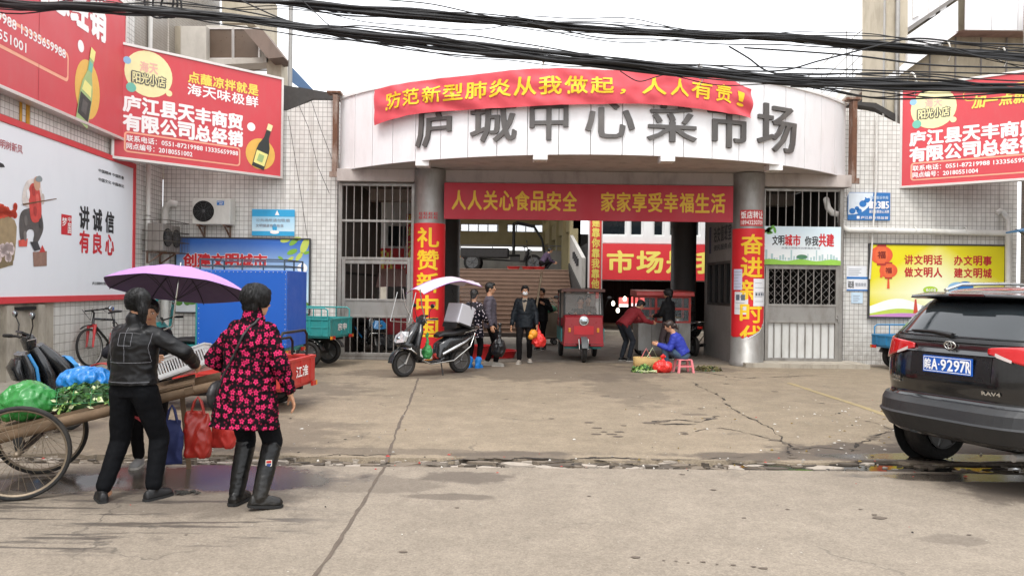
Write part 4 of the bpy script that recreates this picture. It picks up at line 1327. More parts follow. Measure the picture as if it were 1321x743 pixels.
b.t('中国文化 中国表达', 127, 229, 233.5, 160, 1, m_ink, 0.02)
b.t('讲文明树新风', -16, 174, 186, 29, 1, M('print_faded_red', '#b3666a', 0.6), 0.02)
b.t('庐江县精神文明建设指导委员会办公室', 119, 363.5, 367.5, 158, 1, m_ink, 0.01)
# printed picture: an elder in a red vest with fruit baskets
def pp(pts, lay, col):
    P = [V(p) for p in (b.L(*q) for q in pts)]
    if len(P) > 4:
        for _ in range(2):
            P = [q for i in range(len(P)) for q in (P[i] * .75 + P[(i + 1) % len(P)] * .25, P[i] * .25 + P[(i + 1) % len(P)] * .75)]
    b.mb.p2([tuple(q) for q in P], lay, M('print_' + col[1:], col, 0.6, var=0.4, vs=9))
pp([(30, 240), (37, 230), (50, 232), (54, 248), (55, 262), (44, 270), (35, 268), (27, 262)], 2, '#d9cfc8')
pp([(36, 237), (49, 236), (53, 262), (53, 285), (40, 289), (37, 268)], 3, '#c5473f')
pp([(26, 272), (38, 268), (52, 270), (56, 290), (55, 300), (47, 316), (41, 317), (45, 296), (33, 296), (34, 316), (26, 314), (24, 290)], 2, '#57524f')
pp([(38, 312), (48, 312), (52, 322), (44, 324)], 3, '#3b3a3c')
b.el(47, 237, 0.09, 0.11, 4, M('print_skin', '#c69a80', 0.6))
pp([(44, 230), (50, 226), (54, 230), (53, 235), (46, 235)], 5, '#8c9494')
pp([(28, 263), (72, 256), (72, 257), (29, 265)], 5, '#6b4b33')
pp([(-30, 282), (22, 276), (20, 320), (16, 345), (-30, 350)], 2, '#9b8766')
pp([(-30, 318), (18, 314), (16, 342), (-30, 352)], 3, '#7d6d50')
for i in range(26):
    random.seed(i)
    b.el(-6 + random.uniform(0, 26), 266 + random.uniform(0, 12), 0.05, 0.05, 4, M('print_fruit', '#cf4a33', 0.6, var=0.3, vs=12))
    b.el(-6 + random.uniform(0, 22), 316 + random.uniform(0, 18), 0.055, 0.055, 4, M('print_garlic', '#d8c6c2', 0.6, var=0.2, vs=12))
for x0, y0, c0 in ((40, 242, '#a83a34'), (45, 252, '#d8645a'), (42, 268, '#a83a34'), (30, 280, '#6d6763'), (49, 284, '#403d3c'), (29, 300, '#7b7570'), (33, 246, '#efe6df'), (52, 252, '#bfb3ab')):
    pp([(x0, y0), (x0 + 3, y0 - 3), (x0 + 5, y0 + 3), (x0 + 4, y0 + 12), (x0 + 1, y0 + 10)], 4, c0)
pp([(42, 325), (60, 324), (60, 343), (43, 344)], 2, '#8f6f60')
pp([(50, 326), (54, 316), (58, 325)], 3, '#c33d38')
pp([(23, 310), (35, 308), (34, 318), (24, 318)], 4, '#d25648')
pp([(-10, 205), (4, 212), (6, 216), (-10, 216)], 2, '#2c2c2e')
b.done()

# ------------------------------------------------------------------ posters on the two front walls
m_bill = grad('blue_poster_print', '#c2deee', 0.6, '#3568b8', 1.6)
p0 = at(226, 400, 16.46)
b = Board((p0.x, 16.45, p0.z - 0.05), 0, 'poster_board', 'wide blue poster board with red civic slogan behind the blue box', 'poster', at(399, 400, 16.46).x - p0.x, 1.64, 0.03, m_bill, fr=0.03, frm=M('dark_trim', '#3b3a3a', 0.5))
b.chars('创建文明城市', 236, 327, 344, 345, 1, m_wl, 0.075)
b.chars('创建文明城市', 236, 327, 344, 345, 2, m_redink, 0.045)
for i, (px, py, a, s) in enumerate(((368, 310, .2, .1), (379, 312, .7, .11), (393, 317, 1.2, .16), (377, 325, .4, .11), (386, 331, .9, .1), (396, 326, .3, .07), (375, 334, .6, .07), (362, 333, -.5, .06), (384, 308, 0, .08))):
    x, z = b.L(px, py)
    b.mb.e2(x, z, s * 1.1, s * 0.5, 1, M('print_leaf' + ('' if i % 2 else '_lime'), '#79a83c' if i % 2 else '#b9c75a', 0.6), a=a)
b.el(390, 346, 0.11, 0.11, 1, m_wl)
b.el(390, 346, 0.03, 0.1, 2, m_blueprint)
x, z = b.L(227, 398)
b.mb.r2(0.0, 0.0, b.W, 0.2, 1, M('print_pale_grey', '#cfd5d6', 0.6))
for i in range(60):
    random.seed(i + 3)
    b.mb.e2(random.uniform(0.05, b.W - .05), random.uniform(0.2, 0.36), random.uniform(.06, .12), random.uniform(.04, .08), 2 + i % 3, M('print_bush', '#55863a', 0.7, var=0.3, vs=9))
for i in range(9):
    random.seed(i + 13)
    x = 1.7 + i * 0.12
    b.mb.r2(x, 0.36, x + 0.07, 0.5 + random.uniform(0.1, 0.4), 1, M('print_tower', '#c6dae6', 0.6))
b.done()
p0 = at(325, 304, 16.46)
b = Board((p0.x, 16.45, p0.z), 0, 'wall_sign', 'small pale blue printed sign above the blue poster board', 'sign', at(380, 304, 16.46).x - p0.x, 0.58, 0.02, grad('pale_blue_print', '#cfe4ec', 0.1, '#5fb4da', 0.75))
b.mb.r2(0, 0.42, b.W, 0.57, 1, M('print_cyan', '#2f9dcd', 0.6))
b.mb.r2(0, 0.0, b.W, 0.1, 1, M('print_cyan', '#2f9dcd', 0.6))
b.mb.p2([(0.5, 0.45), (0.6, 0.45), (0.55, 0.56)], 2, m_wl)
b.chars('公共场所请勿吸烟', 330, 282, 286, 374, 2, M('print_grey', '#8f939c', 0.8), 0.01)
b.chars('文明健康有你有我', 330, 289, 293, 366, 2, M('print_grey', '#8f939c', 0.8), 0.01)
b.mb.e2(0.5, 0.17, 0.05, 0.09, 2, M('print_cyan', '#2f9dcd', 0.6))
b.mb.e2(0.5, 0.08, 0.1, 0.04, 3, m_wl)
b.done()
# yellow poster
def yellow_print():
    N = Nodes('yellow_poster_print')
    co = N.coord()
    sp = N.n('SeparateXYZ', {0: co}).outputs
    f = N.ramp(N.math('ADD', N.math('ABSOLUTE', N.math('SUBTRACT', sp[0], 1.5)), N.math('ABSOLUTE', N.math('MULTIPLY', N.math('SUBTRACT', sp[2], 0.55), 1.6))), 0.4, 1.9)
    N.out(Base_Color=N.mix(f, lin('#eef0cd'), lin('#e0d320')), Roughness=0.5)
    return N.m
p0, p1 = at(1120, 409, 16.66), at(1296, 317, 16.66)
b = Board((p0.x, 16.64, p0.z), 0, 'poster_board', 'yellow poster board with red lanterns and red civic slogans', 'poster', p1.x - p0.x, p1.z - p0.z, 0.03, yellow_print(), fr=0.03, frm=M('dark_trim', '#3b3a3a', 0.5))
for st, x0, x1, y0, y1 in (('讲文明话', 1166, 1216, 329, 341), ('办文明事', 1230, 1280, 330, 342), ('做文明人', 1166, 1216, 345, 357), ('建文明城', 1230, 1280, 346, 358)):
    b.chars(st, x0, y0, y1, x1, 1, M('print_crimson', '#b5262e', 0.6), 0.03, 0.14)
for px, py, r in ((1137, 329, .25), (1146, 349, .2)):
    x, z = b.L(px, py)
    b.mb.e2(x, z, r, r * 0.82, 2, M('print_lantern', '#dd5a35', 0.6))
    b.mb.e2(x, z, r * 0.55, r * 0.82, 3, M('print_lantern_light', '#e0673c', 0.6))
    b.mb.r2(x - r * .4, z + r * .75, x + r * .4, z + r * .92, 4, M('print_lantern_cap', '#a8352b', 0.6))
    b.mb.r2(x - r * .4, z - r * .92, x + r * .4, z - r * .75, 4, M('print_lantern_cap', '#a8352b', 0.6))
    b.mb.text('福', x - r * .35, z - r * .3, x + r * .35, z + r * .32, 5, M('print_maroon', '#7a231c', 0.6), 0.02)
    b.mb.p2([(x - .03, z - r * 2), (x + .03, z - r * 2), (x + .02, z - r * .92), (x - .02, z - r * .92)], 3, M('print_lantern', '#dd5a35', 0.6))
mw = M('print_white_wave', '#f0f1ea', 0.6)
b.mb.p2([(0, 0.02), (b.W, 0.02), (b.W, 0.30)] + [(b.W * (1 - i / 20), 0.3 + 0.12 * math.sin(i * 0.5)) for i in range(21)], 1, mw)
b.mb.p2([(0, 0.02), (b.W, 0.02), (b.W, 0.1)] + [(b.W * (1 - i / 20), 0.12 + 0.08 * math.sin(i * 0.45 + 1)) for i in range(21)], 2, M('print_green_wave', '#bccf52', 0.6))
b.mb.p2([(0, 0.0), (b.W, 0.0), (b.W, 0.05)] + [(b.W * (1 - i / 20), 0.06 + 0.04 * math.sin(i * 0.4 + 2)) for i in range(21)], 3, M('print_pink_wave', '#c78ac0', 0.6))
b.el(1200, 374, 0.16, 0.08, 3, M('print_green_bubble', '#a8c832', 0.6))
b.chars('核心价值', 1194, 372, 376, 1207, 4, m_wl, 0.02)
b.el(1203, 396, 0.2, 0.08, 4, mw)
b.chars('倡导文明', 1188, 394, 399, 1206, 5, M('print_grey', '#8f939c', 0.8), 0.02)
b.mb.p2([b.L(1178, 404), b.L(1184, 404), b.L(1182, 386), b.L(1180, 386)], 3, M('print_red_tower', '#c84a36', 0.6))
b.mb.e2(*b.L(1235, 372), 0.22, 0.14, 3, M('print_sky_blue', '#8fb8d8', 0.6))
b.mb.e2(*b.L(1245, 370), 0.18, 0.12, 4, m_blueprint)
b.done()
# complaint hotline sign
p0, p1 = at(1093, 284, 16.68), at(1148, 249, 16.68)
b = Board((p0.x, 16.66, p0.z), 0, 'wall_sign', 'blue and white hotline sign 12315 with cartoon figures', 'sign', p1.x - p0.x, p1.z - p0.z, 0.02, M('hotline_blue', '#2d6fb0', 0.5))
b.mb.p2([(0.01, 0.1)] + [(0.55 * math.sin(RAD(a)) ** 0.8 + 0.01, 0.62 - 0.5 * math.cos(RAD(a)) ** 1) for a in range(0, 95, 8)] + [(0.5, b.H - .01), (0.01, b.H - .01)], 1, M('hotline_white', '#d9e2ea', 0.5))
for x, z, r in ((.1, .2, .07), (.2, .26, .05), (.33, .36, .08), (.25, .2, .06), (.42, .45, .07)):
    b.mb.e2(x, z, r, r * 0.9, 2, m_blueprint)
for x, z in ((.2, .42), (.33, .48), (.43, .53)):
    b.mb.e2(x, z, .045, .045, 3, M('hotline_white', '#d9e2ea', 0.5))
b.chars('12315', 1121, 260, 269, 1147, 2, m_wl, 0.02, 0.2)
b.chars('消费投诉举报', 1122, 253, 257, 1146, 2, M('hotline_pale', '#b9cfe6', 0.5), 0.02)
b.chars('诚信经营放心消费', 1121, 271, 275, 1147, 2, m_wl, 0.01)
b.mb.r2(0.2, 0.03, 0.26, 0.09, 2, m_wl)
b.chars('庐江县市场监督', 1110, 279, 282.5, 1146, 2, m_wl, 0.01)
b.done()
for (x0, y0, x1, y1), lb, mt, st in (((1092, 343, 1118, 357), 'blank white sheet on the tiles above the blue edged notice', m_paper, None), ((1092, 357, 1119, 375), 'white notice with blue edges and handwriting on the tiles', m_paper, '开锁'),
                             ((1098, 377, 1113, 391), 'small pale blue notice lowest on the tiles by the gate', M('pale_blue_paper', '#bfd3e2', 0.8), None)):
    p0, p1 = at(x0, y1, 16.69), at(x1, y0, 16.69)
    b = Board((p0.x, 16.685, p0.z), 0, 'wall_notice', lb, 'notice', p1.x - p0.x, p1.z - p0.z - 0.004, 0.008, mt)
    if st:
        b.mb.r2(0, b.H - .05, b.W, b.H, 1, m_blueprint)
        b.mb.r2(0, 0, b.W, .03, 1, m_blueprint)
        b.mb.text('疏通', 0.03, 0.06, 0.16, 0.22, 1, m_ink, 0.01)
        b.mb.text('管道维修', 0.19, 0.1, 0.43, 0.18, 1, M('print_grey', '#8f939c', 0.8), 0.01)
    else:
        random.seed(3)
        for k in range(4):
            b.mb.r2(0.04, b.H * (k + 1) / 6, b.W * random.uniform(.5, .9), b.H * (k + 1) / 6 + 0.012, 1, M('print_grey', '#8f939c', 0.8))
    b.done()
# city poster on the mesh gate
p0, p1 = at(984, 341, 16.3), at(1085, 293, 16.3)
b = Board((p0.x, 16.3, p0.z), 0, 'poster_board', 'white landscape poster with brush lettering fixed on the mesh gate', 'poster', p1.x - p0.x, p1.z - p0.z, 0.02, grad('city_poster_print', '#e4e8e6', 0.2, '#cfe0e8', 0.8))
b.chars('文明', 996, 304, 316, 1012, 1, m_ink, 0.02)
b.chars('城市', 1012, 303, 317, 1033, 1, m_redink, 0.03)
b.chars('你我', 1038, 305, 317, 1056, 1, m_ink, 0.02)
b.chars('共建', 1056, 302, 318, 1076, 1, m_redink, 0.03)
b.chars('共建文明城市共享美好生活', 1008, 318.5, 321, 1058, 1, M('print_grey', '#8f939c', 0.8), 0.01)
for i in range(26):
    random.seed(i)
    x = 0.05 + i * (b.W - .1) / 26
    h = random.uniform(0.02, 0.14) if i % 9 else 0.22
    b.mb.r2(x, 0.1, x + random.uniform(.02, .05), 0.1 + h, 1, M('print_skyline', '#a9c3c4', 0.7))
b.mb.p2([(0, 0)] + [(b.W * i / 16, 0.1 + 0.02 * math.sin(i)) for i in range(17)] + [(b.W, 0)], 2, M('print_green_wave2', '#8fc04a', 0.7))
b.mb.e2(b.W / 2, 0.17, 0.12, 0.05, 3, M('print_dome', '#4d7f5c', 0.7))
for i in range(8):
    random.seed(i + 40)
    b.mb.e2(random.uniform(0.02, .28), b.H - random.uniform(.03, .16), .07, .03, 2, M('print_leaf2', '#6aa84a', 0.7), a=random.uniform(0, 3))
b.done()

# ------------------------------------------------------------------ air conditioners and pipes
def ac_unit(loc, rz, label, grp, cage=False, twin=False):
    a = thing('air_conditioner', label, 'air conditioner', loc, rz, grp)
    mt = M('ac_casing_dirty', '#8d8780', 0.6, var=0.1, dirt=0.6) if cage else M('ac_casing', '#d3d1c9', 0.5, var=0.04, dirt=0.2)
    mb = MB(mt)
    W, D, Hh = 0.82, 0.32, 0.56
    mb.box((0, 0, Hh / 2), (W, D, Hh))
    mb.build('casing', a, bevel=0.02)
    fx = (-0.16,) if not twin else (-0.2, 0.2)
    R = 0.225 if not twin else 0.19
    for x in fx:
        mb = MB(m_black)
        mb.lathe([(0.0, 0.0), (R, 0.0), (R, 0.02), (R * .96, 0.02), (R * .96, 0.006)], (x, -D / 2 - 0.001, Hh / 2), (0, -1, 0), m_dark, 28)
        for k in range(1, 7):
            mb.torus((x, -D / 2 - 0.022, Hh / 2), (0, 1, 0), R * k / 7, 0.003, M('grille_grey', '#4a4a4b', 0.5), 26, 5)
        for k in range(10):
            t = k * math.pi / 5
            mb.tube([(x, -D / 2 - 0.02, Hh / 2), (x + math.cos(t) * R, -D / 2 - 0.02, Hh / 2 + math.sin(t) * R)], 0.003, M('grille_grey', '#4a4a4b', 0.5), 5)
        mb.ell((x, -D / 2 - 0.02, Hh / 2), (0.04, 0.015, 0.04), M('grille_grey', '#4a4a4b', 0.5))
        mb.build('fan_grille', a)
    if not twin:
        mb = MB(m_blueprint)
        mb.box((0.2, -D / 2 - 0.004, 0.46), (0.15, 0.006, 0.09))
        mb.text('Midea', 0.14, 0.465, 0.26, 0.49, 0, m_wl, 0.02, lambda x, z, y: V((x, y - D / 2 - 0.008, z)))
        mb.text('美的', 0.18, 0.425, 0.24, 0.455, 0, m_wl, 0.02, lambda x, z, y: V((x, y - D / 2 - 0.008, z)))
        mb.build('badge', a)
    for x in (-0.28, 0.28):
        mb = MB(m_rust)
        mb.box((x, 0.02, -0.02), (0.04, 0.42, 0.035))
        mb.bar((x, 0.2, -0.25), (x, -0.12, -0.03), 0.014)
        mb.box((x, 0.21, -0.12), (0.035, 0.03, 0.26))
        mb.build('bracket', a)
    if cage:
        mb = MB(M('cage_wire', '#5b544c', 0.7, 0.4))
        for z in (-0.02, 0.2, 0.4, 0.62):
            mb.tube([(-.52, .2, z), (-.52, -.3, z), (.52, -.3, z), (.52, .2, z)], 0.008, None, 5)
        for k in range(15):
            x = -.52 + 1.04 * k / 14
            mb.tube([(x, -.3, -.02), (x, -.3, .62)], 0.004, None, 5)
        for x in (-.52, .52):
            for y in (-.15, 0, .15):
                mb.tube([(x, y, -.02), (x, y, .62)], 0.004, None, 5)
        mb.build('cage', a)
    return a
p = at(274, 290, 16.2)
ac_unit((p.x, 16.28, p.z), 0, 'clean white air conditioner with black fan on the tiled wall', 'air conditioners by the entrance')
ac_unit((-7.3, 15.75, 2.27), RAD(90), 'grimy caged air conditioner on the side wall beside the white poster', 'air conditioners by the entrance', True, True)
mb = MB(m_pvc)
mb.tube([at(213, 430, 16.35), at(213, 345, 16.35), at(213, 275, 16.35), at(215, 266, 16.35), at(221, 262, 16.3), at(228, 264, 16.36)], 0.075, n=12)
tag(mb.build('drain_pipe'), 'thick grey drain pipe bending into the wall by the caged unit', 'pipe')
mb = MB(m_pvc)
q = at(190, 250, 15.55)
mb.tube([(q.x + 0.02, q.y, 0.2), (q.x + 0.02, q.y, 9)], 0.045, n=10)
for z in (1.5, 3, 4.5, 6):
    mb.torus((q.x + 0.02, q.y, z), (0, 0, 1), 0.05, 0.012, m_steel_d, 14, 6)
tag(mb.build('drain_pipe'), 'slim vertical pipe running the whole height of the side wall', 'pipe')
mb = MB(m_pvc)
Y = 16.58
mb.tube([at(1066, 258, Y + 0.3), at(1066, 258, Y), at(1068, 268, Y), at(1074, 275, Y), at(1083, 277, Y), at(1085, 285, Y), at(1085, 292, Y), at(1092, 297, Y), at(1200, 299, Y), at(1296, 301, Y), at(1301, 306, Y), at(1301, 330, Y), at(1301, 470, Y)], 0.068, n=12)
for px in (1085, 1180, 1245):
    p = at(px, 297.5 if px > 1086 else 286, Y)
    mb.torus(p, (1, 0, 0) if px > 1086 else (0, 0, 1), 0.07, 0.012, m_pvc, 16, 6)
tag(mb.build('drain_pipe'), 'white elbowed drain pipe running above the yellow poster', 'pipe')
mb = MB(m_pvc)
mb.tube([at(1131, 150, 16.62), at(1130, 240, 16.62), at(1126, 300, 16.61), at(1122, 360, 16.61)], 0.02, n=8)
mb.tube([at(1108, 150, 16.6), at(1104, 210, 16.6), at(1100, 232, 16.6), at(1092, 255, 16.6)], 0.012, n=6)
tag(mb.build('conduit'), 'thin white conduits hanging down the tiles across the hotline sign', 'conduit')
mb = MB(m_pvc)
mb.tube([at(1286, 275, 16.6), at(1290, 272, 16.6), at(1294, 274, 16.6), at(1301, 284, 16.58), at(1301, 300, 16.58)], 0.055, n=10)
tag(mb.build('drain_pipe'), 'short elbow pipe at the far corner beside the blue awning', 'pipe')
mb = MB(M('blue_awning_sheet', '#4f87b8', 0.5, var=0.1, dirt=0.3))
a, b2 = at(1296, 292, 15.9), at(1330, 278, 14.4)
mb.box((11.05, 15.3, 3.03), (0.95, 1.7, 0.03), None, (0, RAD(-14), 0))
mb.bar((11.15, 14.6, 2.7), (10.7, 14.6, 2.98), 0.015, m_steel_d)
mb.bar((11.15, 16.0, 2.7), (10.7, 16.0, 2.98), 0.015, m_steel_d)
tag(mb.build('awning'), 'small blue sheet awning on the side wall past the yellow poster', 'awning')
mb = MB(M('thin_wire', '#3b3936', 0.7))
for pts in ([(383, 130), (398, 165), (410, 215), (425, 250)], [(372, 150), (380, 200), (388, 250), (396, 305)], [(398, 120), (415, 170), (432, 215), (440, 235)]):
    mb.tube([at(*q, 16.3) for q in pts], 0.006, None, 5)
tag(mb.build('stray_wire'), 'thin dark wires dangling down the tiles beside the canopy', 'wire')

# ------------------------------------------------------------------ buildings rising behind the front walls
def pxprism(mb, pts, y, d, mat=None):
    P = [at(px, py, y) for px, py in pts]
    n = len(P)
    Q = [p + V((0, d, 0)) for p in P]
    mb.add(P + Q, [tuple(range(n)), tuple(range(n, 2 * n))[::-1]] + [(i, n + i, n + (i + 1) % n, (i + 1) % n) for i in range(n)], mat)
bl = thing('concrete_building', 'grey beige concrete building with brown windows above the corner billboard', 'building', (0, 0, 0))
mb = MB(m_greytile)
pxprism(mb, [(120, 200), (218, 200), (218, -120), (120, -120)], 17.2, 3)
pxprism(mb, [(344, 75), (363, 75), (363, 175), (344, 175)], 17.4, 0.5, m_beige)
pxprism(mb, [(218, 34), (233, 34), (233, 200), (218, 200)], 17.5, 0.4, m_beige)
pxprism(mb, [(286, 30), (326, 30), (326, -30), (286, -30)], 19, 2, m_beige)
mb.build('wall', bl)
mb = MB(M('pale_panel', '#b5afa5', 0.7, dirt=0.2))
pxprism(mb, [(233, 34), (266, 34), (266, 79), (233, 79)], 17.45, 0.3)
pxprism(mb, [(266, 33), (318, 33), (347, 75), (335, 82), (266, 82)], 17.7, 0.25)
pxprism(mb, [(233, 79), (346, 74), (346, 81), (233, 86)], 17.4, 0.5)
mb.build('front_panel', bl)
for x0, x1 in ((268, 299), (302, 333)):
    mb = MB(M('brown_window', '#5a4a3d', 0.35, var=0.2))
    pxprism(mb, [(x0, 38), (x1, 38), (x1, 75), (x0, 75)], 17.66, 0.03)
    q = mb.build('window', bl)
    mb = MB(m_alu)
    for a in ([(x0 - 1, 36), (x1 + 1, 36), (x1 + 1, 38), (x0 - 1, 38)], [(x0 - 1, 75), (x1 + 1, 75), (x1 + 1, 77), (x0 - 1, 77)], [(x0 - 2, 38), (x0, 38), (x0, 75), (x0 - 2, 75)], [(x1, 38), (x1 + 2, 38), (x1 + 2, 75), (x1, 75)]):
        pxprism(mb, a, 17.64, 0.05)
    mb.build('frame', q)
mb = MB(m_brown)
pxprism(mb, [(314, 38), (338, 38), (366, 74), (346, 76)], 16.9, 0.7)
mb.build('stair_soffit', bl)
mb = MB(m_steel_d)
pxprism(mb, [(276, 82), (345, 82), (345, 84), (276, 84)], 17.9, 0.05)
pxprism(mb, [(276, 90), (345, 90), (345, 91.5), (276, 91.5)], 17.9, 0.05)
pxprism(mb, [(307, 82), (311, 82), (311, 100), (307, 100)], 17.9, 0.05)
mb.build('railing', bl)
mb = MB(m_steel)
a = at(373, 200, 17.0)
mb.tube([(a.x, 17, 3), (a.x, 17, 9.5)], 0.05)
mb.bar((a.x, 17, 5.9), (a.x - 0.25, 17.1, 5.9), 0.03)
tag(mb.build('metal_pole'), 'tall thin metal pole rising beside the concrete building', 'pole')
mb = MB(M('dark_sheet_roof', '#34312f', 0.7, dirt=0.4))
pxprism(mb, [(364, 110), (410, 117), (450, 124), (446, 128), (402, 128), (380, 140), (364, 150)], 16.9, 2.2)
tag(mb.build('sheet_roof'), 'dark corrugated sheet roof edge above the tiled wall by the canopy', 'roof', kind='thing')
mb = MB(M('faded_blue_sheet', '#4b6688', 0.7))
pxprism(mb, [(374, 84), (404, 116), (384, 112), (376, 106)], 20, 0.1)
tag(mb.build('blue_sheet'), 'scrap of blue roofing sheet behind the dark roof edge', 'sheet')

br = thing('white_building', 'white panelled building with overhanging upper storey above the red billboard', 'building', (0, 0, 0))
mb = MB(m_beige)
pxprism(mb, [(1144, 210), (1144, -160), (1171, -160), (1171, 210)], 17.0, 1.2)
mb.build('pillar', br)
mb = MB(m_steel_d)
a = at(1157, 100, 16.93)
mb.tube([(a.x, 16.93, 3), (a.x, 16.93, 10)], 0.05)
a = at(1141, 100, 16.9)
mb.tube([(a.x, 16.93, 3), (a.x, 16.93, 10)], 0.025)
mb.build('pipe', br)
mb = MB(M('shaded_beige_wall', '#a29883', 0.85, var=0.12, dirt=0.4))
pxprism(mb, [(1171, 150), (1171, -160), (1700, -160), (1700, 150)], 17.2, 0.4)
for k in range(7):
    a = at(1200 + 33 * k, 90, 17.17)
    mb.box((a.x, 17.19, 6.5), (0.03, 0.03, 1.9), m_seam)
mb.build('wall', br)
# overhanging storey
A0, A1 = (8.62, 14.4), (9.0, 17.5)
zb0, zb1 = 6.62, 6.62
mb = MB(m_panel)
for k in range(7):
    x0 = 10.03 + 0.58 * k
    mb.span((x0 + 0.008, 16.74, 7.47), (x0 + 0.572, 16.8, 10.4))
pxprism(mb, [(1171, 46), (1236, 1), (1236, 42), (1160, 98), (1140, 112), (1140, 103), (1171, 79)], 16.9, 0.2)
mb.build('upper_storey', br)
mb = MB(M('soffit_brown_pink', '#9c8178', 0.8, var=0.12, dirt=0.5))
mb.add([(10.04, 16.76, 7.48), (14.5, 16.76, 7.48), (14.5, 17.25, 7.46), (9.5, 17.25, 7.46)], [(0, 1, 2, 3)])
mb.build('soffit', br)
mb = MB(m_white)
for px in (1178, 1199, 1213):
    pxprism(mb, [(px, -160), (px + 8, -160), (px + 8, 20), (px, 24)], 17.05, 0.1)
pxprism(mb, [(1171, 36), (1237, -8), (1237, -3), (1171, 42)], 17.0, 0.1, m_seam)
pxprism(mb, [(1171, -160), (1237, -160), (1237, -8), (1171, 36)], 17.1, 0.05, m_panel)
mb.build('window_mullion', br)
# slanted stair roof and rails between canopy and building
mb = MB(M('weathered_slab', '#b9b3aa', 0.8, dirt=0.4))
pxprism(mb, [(1084, 131), (1140, 75), (1146, 78), (1146, 92), (1100, 137), (1084, 136)], 18.5, 1.5)
pxprism(mb, [(1090, 137), (1144, 92), (1144, 98), (1100, 140)], 18.4, 1.2, m_brown)
tag(mb.build('slanted_roof'), 'weathered slanted stair roof between the canopy and the white building', 'roof', kind='thing')
mb = MB(m_steel_d)
for (a, b2) in (((1040, 125), (1146, 20)), ((1030, 110), (1146, 10)), ((1050, 130), (1146, 38)), ((1060, 130), (1146, 52)), ((1092, 40), (1092, 120)), ((1100, 70), (1100, 110)), ((1120, 20), (1120, 90)), ((1052, 120), (1085, 132)), ((1040, 108), (1040, 128)), ((1060, 95), (1060, 128))):
    mb.tube([at(*a, 20), at(*b2, 20)], 0.014, None, 5)
tag(mb.build('stair_railing'), 'thin metal rails of an outside stair against the white sky', 'railing')
mb = MB(m_rust)
pxprism(mb, [(1097, 134), (1128, 139), (1160, 160), (1160, 150), (1130, 133), (1100, 131)], 16.9, 0.3, M('dark_sheet_roof', '#34312f', 0.7, dirt=0.4))
tag(mb.build('wall_coping'), 'dark sagging strip along the top of the tiled wall by the billboard', 'coping')

# ------------------------------------------------------------------ overhead cables across the street
def path(pts, y, n=90):
    P = [at(a, b, y) for a, b in pts]
    out = []
    for i in range(len(P) - 1):
        p0, p1, p2, p3 = P[max(0, i - 1)], P[i], P[i + 1], P[min(len(P) - 1, i + 2)]
        m = max(3, n // (len(P) - 1))
        for k in range(m):
            t = k / m
            out.append(0.5 * ((2 * p1) + (p2 - p0) * t + (2 * p0 - 5 * p1 + 4 * p2 - p3) * t * t + (3 * p1 - p0 - 3 * p2 + p3) * t ** 3))
    return out + [P[-1]]
def strand(mb, base, spread, r, seed):
    pts = []
    for i, p in enumerate(base):
        q = V((p.x * 0.35, seed * 7.7, 0))
        pts.append(p + V((0, spread * noise.noise(q + V((0, 0, 5))), spread * (noise.noise(q) + 0.35 * noise.noise(q * 3)))))
    mb.tube(pts, r, None, 6)
B1 = [(-900, -90), (-300, -32), (0, 3), (100, 7), (200, 14), (330, 28), (430, 40), (560, 57), (660, 70), (780, 82), (900, 93), (1000, 102), (1100, 107), (1200, 110), (1321, 116), (1700, 120), (2300, 110)]
B2 = [(-900, -170), (-200, -60), (250, -6), (400, 8), (560, 21), (660, 31), (760, 38), (900, 45), (1000, 50), (1100, 58), (1200, 66), (1321, 74), (1700, 96), (2300, 110)]
for pts, lb, y, sd in ((B1, 'lower thick bundle of black cables strung across the street', 9.0, 1), (B2, 'upper thick bundle of black cables strung across the street', 9.6, 40)):
    mb = MB(m_cable)
    random.seed(sd)
    base = path(pts, y, 130)
    for k in range(11):
        strand(mb, base, 0.095, random.choice([0.011, 0.014, 0.018, 0.022]), sd + k)
    for k in range(7):
        strand(mb, base, 0.22, random.choice([0.006, 0.008]), sd + 20 + k)
    tag(mb.build('cable_bundle'), lb, 'cables', 'overhead cable bundles')
loose = [([(-200, -40), (0, 12), (200, 4), (330, 18), (500, 60), (660, 76), (900, 84), (1321, 96), (1800, 100)], 'the two'),
         ([(250, -30), (330, 10), (380, 30), (470, 55), (600, 62), (760, 70)], ''), ([(370, -20), (410, 20), (440, 40), (520, 58)], ''), ([(940, 60), (965, 75), (990, 92), (1030, 100)], ''),
         ([(900, 88), (1000, 92), (1060, 78), (1130, 60), (1180, 50), (1250, 56), (1321, 58), (1700, 70)], ''), ([(960, 62), (1100, 72), (1200, 84), (1321, 88), (1700, 96)], ''), ([(1000, 46), (1150, 48), (1220, 62), (1321, 80), (1700, 100)], ''),
         ([(1000, 95), (1100, 96), (1200, 96), (1321, 105), (1700, 110)], ''), ([(800, 92), (823, 105), (845, 100), (870, 92)], ''), ([(1020, 112), (1100, 116), (1200, 126), (1260, 128), (1321, 126), (1700, 110)], ''), ([(200, 20), (500, 44), (800, 76), (1040, 110), (1150, 128), (1321, 118)], '')]
for i, (pts, _) in enumerate(loose):
    mb = MB(m_cable)
    mb.tube(path(pts, 9.3, 70), random.choice([0.007, 0.009, 0.011]), None, 6)
    tag(mb.build('loose_cable'), 'thin black cable looping loosely between the two overhead bundles', 'cable', 'loose overhead cables')
mb = MB(m_cable)
random.seed(5)
for k in range(3):
    c = at(205 + 8 * k, 2 + 3 * k, 9.2)
    mb.torus(c, (0.2, 1, 0.1), 0.2 - 0.03 * k, 0.012, None, 28, 6, )
tag(mb.build('cable_coil'), 'coil of spare black cable hung on the upper bundle', 'cable')
m_tie = M('white_tie', '#d6d2ca', 0.6)
